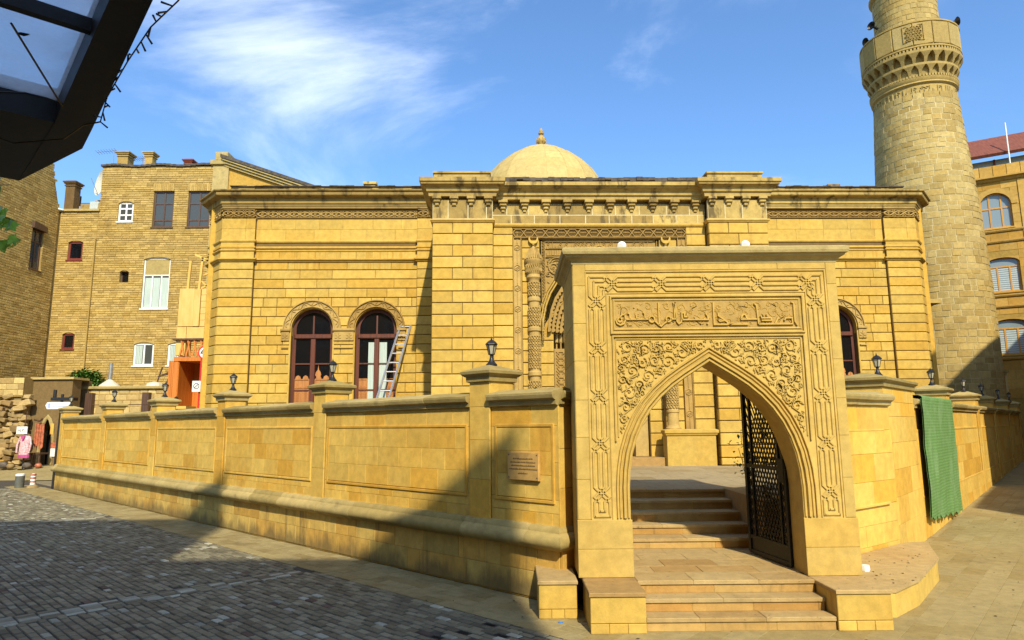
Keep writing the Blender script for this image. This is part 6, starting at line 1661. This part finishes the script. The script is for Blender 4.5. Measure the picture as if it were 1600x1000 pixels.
for (u, z, w, h, mt_) in ((-23.50, 1.95, 0.17, 0.55, 'timber'), (-23.44, 1.25, 0.4, 0.3, 'clay'), (-23.40, 0.85, 0.24, 0.42, 'white')):
    b = MB(); b.block(ZF, u, z, u + w, z + h, 0.02, 0.06, 0.008); b.build('shop_notice', M[mt_], None, label={'timber': 'narrow brown notice hung in the shop doorway', 'clay': 'small red panel hung in the shop doorway', 'white': 'small white notice hung by the shop doorway, under the red panel'}[mt_], cat='notice')
ru = thing('ruined_wall', 'crumbling rubble stone wall of a ruin beside the shop doorway', 'ruin', (-26, 34, 0))
b = MB(); b.box(-31, 34.12, 0, -24.65, 35.5, 3.7); b.build('rubble_core', M['brickback'], ru)
var = []
for k in range(8):
    mb_ = bmesh.new(); bmesh.ops.create_cube(mb_, size=0.9); rr = random.Random(k)
    for v_ in mb_.verts: v_.co = V((v_.co.x * 1.25 + rr.uniform(-0.14, 0.14), v_.co.y + rr.uniform(-0.14, 0.14), v_.co.z * 0.8 + rr.uniform(-0.14, 0.14)))
    bmesh.ops.bevel(mb_, geom=list(mb_.edges), offset=0.08, segments=1, affect='EDGES')
    me = bpy.data.meshes.new('rubble_stone'); mb_.to_mesh(me); mb_.free(); me.materials.append(M['rubble']); var.append(me)
rr = random.Random(15); cnt = 0; z = 0.3
while z < 3.95:
    x = -27.0
    while x < -24.45:
        s_ = rr.uniform(0.26, 0.55)
        o = bpy.data.objects.new('rubble_stone', var[rr.randrange(8)]); cnt += 1
        link(o, ru, Matrix.Translation((x, 34.1 + rr.uniform(-0.18, 0.1), z + rr.uniform(-0.06, 0.06))) @ Matrix.Rotation(rr.uniform(-0.35, 0.35), 4, 'Y') @ Matrix.Diagonal((s_, s_ * 0.9, s_ * rr.uniform(0.6, 0.9), 1)))
        x += s_ * 0.88
    z += 0.27
b = MB(); b.box(-31, 33.9, 3.85, -24.62, 34.7, 4.8); b.build('upper_wall_core', M['brickback'], ru)
UF = frame((0, 33.88, 0), (1, 0, 0)); pc = Pieces(ru, 'ashlar_block', M['shopwall'], 80)
for k in range(3): course(pc, None, UF, -30, -24.6, 3.9 + k * 0.3, 4.2 + k * 0.3, 0.62, 0.0, off=0.3 * (k % 2), jit=0.2, gap=0.02, c=0.02, jd=0.03)
pc.finish()
b = MB(); b.box(-31, 33.6, 0.0, -25.0, 34.0, 0.75); b.build('plinth_block', M['hotel'], ru)
b = MB(); b.box(-27.0, 33.7, 0.75, -25.95, 34.0, 2.6); b.build('opening_shade_block', M['black'], ru)  # solid black block stands in for the shade inside an opening

t = thing('mannequin', 'shop mannequin in a patterned pink dress standing outside the ruin', 'mannequin', (-23.75, 33.2, 0.3))
b = MB(); b.lathe([(0.17, 0.55), (0.20, 0.56), (0.24, 0.7), (0.25, 1.0), (0.22, 1.25), (0.25, 1.45), (0.24, 1.58), (0.09, 1.66), (0.08, 1.70)], 12, Matrix.Translation((-23.75, 33.2, 0.3)) @ Matrix.Diagonal((1, 0.6, 1, 1))); b.build('dress', M['pink'], t, 50)
b = MB(); b.lathe([(0.255, 0.55), (0.262, 0.56), (0.262, 0.70), (0.255, 0.71)], 12, Matrix.Translation((-23.75, 33.2, 0.3)) @ Matrix.Diagonal((1, 0.6, 1, 1))); b.prism([(-0.12, 1.62), (0.12, 1.62), (0, 1.36)], frame((-23.75, 33.03, 0.3), (1, 0, 0)), 0, 0.03); b.build('dress_trim', M['magenta'], t)
b = MB()
for s_ in (-1, 1): b.tube([(-23.75 + s_ * 0.22, 33.2, 1.86), (-23.75 + s_ * 0.33, 33.15, 1.5), (-23.75 + s_ * 0.30, 33.1, 1.1)], 0.055, 6, 0.04)
b.build('sleeve', M['pink'], t); b = MB(); b.lathe([(0.03, 0.0), (0.2, 0.0), (0.2, 0.03), (0.03, 0.05), (0.03, 0.6)], 10, Matrix.Translation((-23.75, 33.2, 0.3))); b.build('stand', M['black'], t)
t = thing('shop_sign', 'small white sign board with dark lettering above the mannequin', 'sign', (-23.85, 33.1, 2.0)); m = frame((-24.1, 33.05, 0), (1, 0, 0))
b = MB(); b.block(m, 0, 2.0, 0.52, 2.36, 0, 0.03, 0.005); b.build('board', M['white'], t); b = MB(); mp = mapper(m)
for st in ([(0.10, 2.12), (0.10, 2.24)], [(0.16, 2.12), (0.16, 2.24)], [(0.10, 2.18), (0.16, 2.18)], [(0.20, 2.24), (0.20, 2.12), (0.24, 2.12)], [(0.30, 2.12), (0.30, 2.24), (0.36, 2.22), (0.30, 2.18), (0.36, 2.12)], [(0.41, 2.24), (0.41, 2.12), (0.45, 2.12)]): b.ribbon(st, 0.018, 0.003, mp, 0.031)
b.build('lettering', M['ink'], t)
b = MB(); b.tube([(-23.85, 33.2, 2.36), (-23.85, 33.3, 3.1)], 0.02, 5); b.build('hanger', M['oldwood'], t)
t = thing('goods_stall', 'small stall of souvenirs and cloth beside the shop doorway', 'stall', (-23.6, 33.9, 0.35))
b = MB(); b.box(-23.75, 33.6, 1.0, -23.25, 34.2, 1.08); b.box(-23.72, 33.65, 0.3, -23.66, 33.72, 1.0); b.box(-23.34, 33.65, 0.3, -23.28, 33.72, 1.0); b.tube([(-23.75, 33.7, 2.7), (-23.4, 33.6, 2.62), (-23.28, 33.6, 2.75)], 0.05, 5); b.build('shelf', M['oldwood'], t)
b = MB(); rr = random.Random(3)
for k in range(7):
    x = -23.7 + k * 0.065; b.prism([(x, 1.6 - 0.4 * rr.random()), (x + 0.07, 1.5 - 0.3 * rr.random()), (x + 0.06, 2.5), (x + 0.01, 2.55)], frame((0, 33.75 + 0.03 * (k % 2), 0), (1, 0, 0)), 0, 0.03)
b.build('hung_cloth', M['clay'], t)
for x, y, s_, m_, lab in ((-23.2, 33.5, 0.16, 'clay', 'glazed red pot on the ground by the shop doorway'), (-23.55, 33.2, 0.20, 'sack', 'dark shallow basin on the ground below the mannequin'), (-24.6, 33.1, 0.24, 'sack', 'large dark pot at the foot of the ruin'), (-24.25, 33.1, 0.18, 'rubble', 'stone jar at the foot of the ruin')):
    b = MB(); b.lathe([(0.5 * s_, 0), (0.9 * s_, 0.3 * s_), (s_, 0.8 * s_), (0.6 * s_, 1.3 * s_), (0.7 * s_, 1.45 * s_), (0.5 * s_, 1.4 * s_), (0, 0.8 * s_)], 12, Matrix.Translation((x, y, 0.36))); b.build('pot', M[m_], None, 50, label=lab, cat='pot')
for (x, lab) in ((-21.5, 'dark red shoulder bag hung along the shop wall'), (-19.6, 'bright red shoulder bag hung along the shop wall'), (-18.2, 'narrow dark red pouch hung along the shop wall'), (-17.5, 'pale cloth bag hung along the shop wall')):
    t = thing('hanging_bag', lab, 'bag', (x * 0.9, 33.0, 2.5), 'bags hung along the shop wall'); xx = x * 0.9
    b = MB(); b.block(frame((0, 33.0, 0), (1, 0, 0)), xx - 0.14, 2.35, xx + 0.14, 2.75, 0, 0.1, 0.03); b.build('bag_body', M['clay'] if 'red' in lab else M['timber'], t)
    b = MB(); b.tube([(xx - 0.12, 32.95, 2.75), (xx, 32.97, 3.35), (xx + 0.12, 32.95, 2.75)], 0.015, 4); b.build('strap', M['oldwood'], t)
b = MB(); b.tube([(-20.5, 33.0, 3.37), (-15.0, 33.0, 3.37)], 0.02, 4); b.build('display_rail', M['oldwood'], None, label='thin rail carrying the bags in front of the shop wall', cat='rail')
# bollards
t = thing('bollard', 'dark grey cylindrical bollard with a white band at the left street edge', 'bollard', (-19.05, 26.56, 0))
b = MB(); b.lathe([(0.0, 0), (0.155, 0), (0.155, 0.44), (0.0, 0.445)], 16, Matrix.Translation((-19.05, 26.56, 0))); b.build('post', plain('bollard_grey', (0.10, 0.10, 0.08), 0.6), t, 40)
b = MB(); b.lathe([(0.0, 0.446), (0.16, 0.446), (0.16, 0.51), (0.11, 0.53), (0.0, 0.53)], 16, Matrix.Translation((-19.05, 26.56, 0))); b.build('band', M['white'], t, 40)
t = thing('bollard', 'short red and white striped bollard on a flared foot', 'bollard', (-18.5, 26.5, 0)); m = Matrix.Translation((-18.5, 26.5, 0))
b = MB(); b.lathe([(0.0, 0), (0.20, 0), (0.18, 0.06), (0.09, 0.12), (0.0, 0.14)], 14, m); b.build('foot', M['rubble'], t, 40)
b = MB(); b.lathe([(0, 0.1), (0.09, 0.12), (0.085, 0.46), (0.05, 0.53), (0, 0.54)], 14, m); b.build('post', M['white'], t, 40)
for z in (0.2, 0.34, 0.46): b = MB(); b.lathe([(0.07, z), (0.096, z), (0.096, z + 0.06), (0.07, z + 0.06)], 14, m); b.build('stripe', M['clay'], t)
t = thing('direction_sign', 'slim black post with a white arrow-shaped direction sign', 'sign', (-17.45, 26.1, 0))
b = MB(); b.tube([(-17.45, 26.1, 0), (-17.40, 26.1, 3.55)], 0.05, 8); b.build('post', M['black'], t)
m = frame((-17.95, 26.0, 0), (1, 0, 0)); b = MB(); b.prism([(0, 3.12), (0.07, 2.98), (0.95, 2.98), (0.95, 3.24), (0.07, 3.24)], m, -0.02, 0.02); b.build('arrow_board', M['white'], t)
b = MB(); b.block(m, 0.10, 3.02, 0.20, 3.20, 0.021, 0.024); b.block(m, 0.28, 3.07, 0.86, 3.10, 0.021, 0.024); b.block(m, 0.28, 3.13, 0.78, 3.155, 0.021, 0.024); b.build('sign_print', plain('pale_blue_print', (0.35, 0.40, 0.55), 0.6), t)
b = MB(); b.box(-17.75, 25.95, 3.30, -16.95, 26.35, 3.42); b.tube([(-17.7, 26.1, 3.42), (-17.7, 26.1, 3.72)], 0.06, 6); b.build('lamp_bracket', M['black'], t)
# vent pipes and chair on the shop wall
t = thing('vent_pipe', 'grey metal flue pipe with a conical base on the shop wall', 'pipe', (-21.9, 36.6, 4.4))
b = MB(); b.tube([(-21.9, 36.6, 4.5), (-21.9, 36.6, 5.75)], 0.10, 10); b.build('pipe', M['grey'], t); b = MB(); b.lathe([(0.55, 4.42), (0.5, 4.55), (0.12, 4.85), (0.1, 4.86)], 12, Matrix.Translation((-21.9, 36.6, 0))); b.build('hood', M['dish'], t, 40)
t = thing('upturned_chair', 'broken wooden chair lying upside down on the shop wall', 'chair', (-18.9, 36.6, 4.5)); b = MB()
for p, q in (((-19.3, 36.5, 4.6), (-19.05, 36.5, 5.5)), ((-18.8, 36.5, 4.55), (-18.5, 36.5, 5.35)), ((-19.25, 36.5, 5.0), (-18.55, 36.5, 5.15)), ((-19.2, 36.8, 5.1), (-18.6, 36.8, 5.3))): b.tube([p, q], 0.04, 5)
b.build('leg', M['oldwood'], t); b = MB(); b.lathe([(0.45, 4.45), (0.4, 4.62), (0.1, 4.72), (0, 4.73)], 12, Matrix.Translation((-19.4, 36.5, 0))); b.build('seat', M['dish'], t)
# orange hoarding with scaffold timbers
hd = thing('timber_hoarding', 'orange-stained timber site doorway with plywood box and raw studs above', 'hoarding', (-14.8, 31, 0)); OF = frame((0, 31, 0), (1, 0, 0))
b = MB(); b.block(OF, -15.66, 0.9, -15.45, 5.45, -1.6, 0.0); b.block(OF, -13.2, 0.9, -13.0, 5.45, -1.6, 0.0); b.block(OF, -15.66, 5.28, -13.0, 5.48, -1.6, 0.03); b.block(OF, -15.45, 0.9, -13.2, 5.28, -1.6, -1.5); b.build('frame', M['orange'], hd)
pc = Pieces(hd, 'board', M['orange'], 40)
lf = frame((-15.45, 31.02, 0), (0, 1, 0))
for k in range(4): pc.add(lf, k * 0.37 + 0.005, 0.95, k * 0.37 + 0.365, 5.27, 0.0, 0.03, 0.006)
for k in range(3): pc.add(OF, -15.9 + k * 0.075, 0.95, -15.9 + (k + 1) * 0.075 - 0.006, 5.3, -0.1, -0.02, 0.004)
pc.finish()
b = MB(); op = mapper(OF)
for k in range(8):
    x = -15.45 + k * 0.3; b.block(OF, 0, 0, 0.001, 0.001, -0.5, -0.49)
    b.prism([(x, 5.5), (x + 0.07, 5.5), (x + 0.22, 6.25), (x + 0.15, 6.25)], OF, 0.0, 0.04); b.prism([(x + 0.22, 5.5), (x + 0.29, 5.5), (x + 0.14, 6.25), (x + 0.07, 6.25)], OF, 0.045, 0.08)
b.build('lattice_slat', M['orange'], hd)
b = MB(); b.block(OF, -15.75, 6.25, -13.0, 6.33, -0.6, 0.12); b.build('rail', M['oldwood'], hd)
pc = Pieces(hd, 'plywood_panel', M['ply'], 40)
pc.add(OF, -15.62, 6.9, -14.92, 8.7, -0.6, 0.0, 0.01); pc.add(OF, -15.65, 5.55, -15.2, 6.88, -0.6, -0.02, 0.01); pc.add(OF, -15.18, 6.34, -13.0, 6.88, -0.6, -0.02, 0.01); pc.add(OF, -14.91, 6.9, -14.62, 8.66, -0.6, 0.03, 0.01)
for k in range(6): pc.add(OF, -14.60, 6.9 + k * 0.30, -13.0, 6.9 + (k + 1) * 0.30 - 0.008, -0.6, -0.02, 0.008)
pc.finish()
for p, q, w in (((-15.35, 8.5), (-15.28, 10.1), 0.10), ((-14.82, 8.5), (-14.72, 10.25), 0.10), ((-15.1, 10.4), (-13.3, 9.55), 0.09), ((-14.6, 9.4), (-13.4, 9.8), 0.07), ((-14.7, 8.75), (-14.4, 8.9), 0.06), ((-14.7, 9.1), (-14.25, 8.65), 0.07), ((-14.8, 10.1), (-13.2, 10.1), 0.08)):
    b = MB(); p, q = V(p), V(q); tt = (q - p).normalized(); n_ = V((-tt.y, tt.x)) * w / 2; b.prism([tuple(p - n_), tuple(q - n_), tuple(q + n_), tuple(p + n_)], OF, -0.25, -0.16); b.build('stud', M['timber'], hd)
t = thing('road_sign', 'round red-rimmed 45 sign with a small no-entry notice on its striped post', 'sign', (-13.85, 29.9, 0)); SGF = frame((-13.74, 29.9, 0), (1, 0, 0)); sgp = mapper(SGF)
b = MB(); b.prism(arc_pts(0, 5.55, 0.32, 0, 2 * PI, 24)[:-1], SGF, -0.02, 0.0); b.build('disc', M['redpaint'], t); b = MB(); b.prism(arc_pts(0, 5.55, 0.25, 0, 2 * PI, 24)[:-1], SGF, 0.001, 0.006); b.build('disc_face', M['white'], t)
b = MB(); b.ribbon([(-0.06, 5.72), (-0.18, 5.52), (-0.02, 5.52)], 0.05, 0.004, sgp, 0.007); b.ribbon([(-0.06, 5.64), (-0.06, 5.40)], 0.05, 0.004, sgp, 0.007); b.ribbon([(0.16, 5.70), (0.05, 5.70), (0.04, 5.57), (0.13, 5.58), (0.16, 5.49), (0.12, 5.41), (0.03, 5.42)], 0.05, 0.004, sgp, 0.007); b.build('number', M['black'], t)
b = MB(); b.tube([(-13.9, 29.96, 1.1), (-13.9, 29.96, 5.3)], 0.05, 6); b.build('post', M['redpaint'], t)
b = MB(); b.block(SGF, -0.45, 3.80, -0.08, 4.28, 0.05, 0.07); b.build('notice', M['white'], t); b = MB(); b.ribbon(arc_pts(-0.265, 4.05, 0.12, 0, 2 * PI, 12), 0.03, 0.003, sgp, 0.071); b.ribbon([(-0.35, 3.97), (-0.18, 4.13)], 0.03, 0.003, sgp, 0.071); b.build('notice_print', M['black'], t)

# ------------------------------------------------------------------ cafe canopy above the viewpoint
cv = thing('canopy', 'dark framed cafe canopy with dusty clear panels and a string of lights', 'canopy', (-2.0, 2.0, 3.5))
Zt = 3.45
def lerp(a, b_, q): return (a[0] + (b_[0] - a[0]) * q, a[1] + (b_[1] - a[1]) * q)
o0, o1, o2, o3, o5 = (-2.95, 2.86), (-2.50, 3.26), (-1.93, 2.87), (-1.77, 2.68), (0.53, -0.10); i0, i1, i3 = (-2.30, 2.12), (-1.88, 2.61), (0.36, 0.05)
back = lambda p, k: (p[0] - 0.76 * k, p[1] - 0.65 * k)
b = MB(); b.prism([i1, o1, o2, o3, o5, i3], GX, Zt, Zt + 0.16); b.build('edge_beam', M['black'], cv)
b = MB(); b.prism([back(o1, 2.4), o1, i1, back(i1, 2.4)], GX, Zt + 0.002, Zt + 0.15); b.build('end_beam', M['black'], cv)
for q in (0.22, 0.52, 0.82):
    p = lerp(i1, i3, q); d = V((p[0] - i1[0], p[1] - i1[1])).normalized() * 0.016; b = MB()
    b.prism([(p[0] - d.x, p[1] - d.y), (p[0] + d.x, p[1] + d.y), (back(p, 2.4)[0] + d.x, back(p, 2.4)[1] + d.y), (back(p, 2.4)[0] - d.x, back(p, 2.4)[1] - d.y)], GX, Zt + 0.045, Zt + 0.09); b.build('glazing_bar', M['black'], cv)
qs = (0.0, 0.22, 0.52, 0.82, 1.0)
for a, c in zip(qs[:-1], qs[1:]):
    p, q = lerp(i1, i3, a), lerp(i1, i3, c); b = MB(); b.prism([back(p, 2.4), p, q, back(q, 2.4)], GX, Zt + 0.095, Zt + 0.10); b.build('clear_panel', M['sheet'], cv)
b = MB(); b.tube([(-1.55, 1.92, Zt - 0.0), (-1.74, 2.45, Zt - 0.01)], 0.004, 4); b.tube([(-2.05, 2.30, Zt), (-1.91, 2.35, Zt), (-1.82, 2.36, Zt), (-1.77, 2.40, Zt), (-1.74, 2.45, Zt)], 0.004, 4); b.build('cable', M['black'], cv)
sl = thing('string_light', 'black string of unlit fairy lights looping below the canopy edge', 'string light', (-1.4, 2.2, 3.4)); ln = [(-1.62, 2.50, 3.40), (-1.50, 2.34, 3.42), (-1.30, 2.12, 3.435), (-1.12, 1.93, 3.44), (-0.97, 1.80, 3.44), (-0.6, 1.35, 3.42), (0.1, 0.5, 3.42)]
b = MB(); b.tube(ln, 0.0024, 5); b.tube([(-2.3, 2.4, 3.43), (-2.15, 2.75, 3.425), (-1.9, 2.7, 3.42), (-1.72, 2.55, 3.41), (-1.62, 2.50, 3.40)], 0.0032, 5); b.build('wire', M['black'], sl)
rr = random.Random(6); P = [V(p) for p in ln]
for k in range(22):
    q = k / 22 * 4.4; i = int(q); p = P[i].lerp(P[i + 1], q - i); d = V((rr.uniform(-1, 1), rr.uniform(-1, 1), rr.uniform(-1.2, 0.2))).normalized() * 0.032
    b = MB(); b.tube([p, p + d], 0.0026, 5, 0.0036); b.build('bulb', M['lantern'], sl)
b = MB(); mp = lambda u, v, h: V((-1.67 + u, 2.12 + v, Zt + 0.09 + h)); b.add([mp(-0.02, -0.005, 0), mp(0.0, 0.008, -0.004), mp(0.025, 0.006, 0), mp(0.0, -0.006, 0)], [(0, 1, 2, 3)]); b.add([mp(-0.02, -0.005, 0.003), mp(0.0, 0.008, 0.001), mp(0.025, 0.006, 0.003), mp(0.0, -0.006, 0.003)], [(0, 1, 2, 3)])
b.build('fallen_leaf', M['black'], None, label='small dry leaf lying on the clear canopy panel', cat='leaf')
# plane tree twig at the left edge
tw = thing('plane_tree_branch', 'plane tree branch with bright green lobed leaves at the left edge', 'branch', (-5.6, 6.2, 4.2))
b = MB(); b.tube([(-6.4, 6.4, 4.9), (-5.6, 6.2, 4.45), (-5.0, 6.1, 4.28), (-4.62, 6.0, 4.12)], 0.016, 5, 0.004); b.tube([(-5.6, 6.2, 4.45), (-5.1, 6.0, 4.0), (-4.75, 5.95, 3.95)], 0.010, 5, 0.003); b.tube([(-5.6, 6.2, 4.45), (-5.0, 6.1, 4.5), (-4.7, 6.05, 4.48)], 0.010, 5, 0.003); b.build('twig', M['stem'], tw)
def plane_leaf(c, d, n_, s_):
    d = d.normalized(); x = d.cross(n_).normalized(); n_ = x.cross(d)
    sh = [(0, 0), (0.35, 0.05), (0.55, 0.25), (0.35, 0.35), (0.62, 0.62), (0.28, 0.60), (0.0, 1.0)]
    pts = sh + [(-a, b_) for a, b_ in reversed(sh[1:-1])]; m_ = MB(); vs = [c + (x * a + d * b_) * s_ + n_ * (0.12 * s_ * abs(a)) for a, b_ in pts]; vs.append(c + d * 0.4 * s_)
    k = len(pts); m_.add(vs, [(k, i, (i + 1) % k) for i in range(k)]); return m_
rr = random.Random(14)
for k in range(34):
    z_, xr_ = rr.uniform(3.90, 4.22), rr.uniform(-5.0, -4.56)
    if k < 6: z_, xr_ = rr.uniform(4.38, 4.55), rr.uniform(-5.0, -4.68)
    c = V((xr_, 6.0 + rr.uniform(-0.2, 0.2), z_)); m_ = plane_leaf(c, V((rr.uniform(-0.6, 1), rr.uniform(-0.4, 0.4), rr.uniform(-1, 0.2))), V((rr.uniform(-0.5, 0.5), -1, rr.uniform(-0.2, 0.8))), rr.uniform(0.08, 0.14)); m_.build('leaf', M['leaf2'], tw)

# dry leaf scraps and grit blown over the paving
b = MB(); rr = random.Random(44)
for k in range(900):
    x, y = rr.uniform(-5, 12), rr.uniform(4.5, 16); p = V((x, y, 0))
    if (p - P0).dot(WN) < -0.02 and (p - P0).dot(WD) < 0.3: continue
    if (p - R0).dot(RN) < 0.05 and y > 9.3: continue
    if x > 0.2 and x < 6.6 and y > 7.5 and (x - 4.1) * 0.8 < (y - 7.6) + 0.2: continue
    if rr.random() < 0.6 and (p - P0).dot(WN) > 1.0: continue
    z = 0.004 + 0.025 * max(0, (p - R0).dot(RD) - 1); a = rr.uniform(0, 6); L = rr.uniform(0.010, 0.032); w = L * rr.uniform(0.3, 0.6)
    b.add([p + V((cos(a) * L, sin(a) * L, z)), p + V((-sin(a) * w, cos(a) * w, z + 0.006)), p + V((-cos(a) * L, -sin(a) * L, z + 0.002)), p + V((sin(a) * w, -cos(a) * w, z))], [(0, 1, 2, 3)])
for k in range(60):
    x, y = rr.uniform(4.3, 6.0), rr.uniform(8.3, 10.6)
    if not ((x - 4.1) * 0.79 + 9.5 - y > 0.12 and (x - 4.4) * 1.25 < (y - 8.1) + 0.25): continue
    p = V((x, y, 0.313)); a = rr.uniform(0, 6); L = rr.uniform(0.010, 0.03); w = L * 0.45
    b.add([p + V((cos(a) * L, sin(a) * L, 0)), p + V((-sin(a) * w, cos(a) * w, 0.006)), p + V((-cos(a) * L, -sin(a) * L, 0)), p + V((sin(a) * w, -cos(a) * w, 0))], [(0, 1, 2, 3)])
b.build('leaf_litter', plain('dry_leaf_scraps', (0.055, 0.035, 0.014), 0.9, var=0.6, nscale=30), None, kind='stuff')

# ------------------------------------------------------------------ houses across the street, behind and beside the viewpoint (they shade the street)
def plain_house(label, poly, h, win_frames):
    t = thing('street_house', label, 'house', (poly[0][0], poly[0][1], 0)); b = MB(); b.prism(poly, GX, 0, h); b.build('wall', M['hotel'], t)
    b = MB(); cxm = sum(p[0] for p in poly) / len(poly); cym = sum(p[1] for p in poly) / len(poly); b.prism([(cxm + (x - cxm) * 1.004, cym + (y - cym) * 1.004) for x, y in poly], GX, h, h + 0.15); b.build('roof', M['tar'], t)
    for o, ex, L, hh in win_frames:
        f = frame((o[0], o[1], 0), (ex[0], ex[1], 0)); z = 4.6
        while z + 2.2 < hh:
            u = 1.2
            while u + 1.2 < L: house_window(t, f, u, z, u + 1.1, z + 1.8, M['white'], M['glass'], -0.06, (0.5,), (), 0.08, M['coping']); u += 2.6
            z += 3.4
    return t
plain_house('tall ochre house behind the viewpoint, left of the lower one', [(-22, -4), (-3.0, -4), (-3.0, -14), (-22, -14)], 17.95, [((-3.0, -4), (-1, 0), 19, 17.9)])
plain_house('lower ochre house directly behind the viewpoint', [(-2.98, -4.02), (2.45, -4.02), (2.45, -14), (-2.98, -14)], 13.5, [((2.45, -4.02), (-1, 0), 5.4, 13.0)])
plain_house('single-storey cafe under the canopy', [(-1.9, -1.0), (-12.0, 10.8), (-16, 7.4), (-5.9, -4.0)], 4.2, [])
plain_house('low house at the mouth of the alley on the right', [(12.74, 8.8), (24, 5.0), (26, 13.0), (16.08, 12.98)], 7.0, [((12.74, 8.8), (0.63, 0.78), 5, 6.9)])
plain_house('taller house along the right side of the alley', [(16.1, 13.02), (34, 13.02), (66, 62), (56, 62)], 12.9, [((16.1, 13.02), (0.63, 0.78), 40, 12.6)])
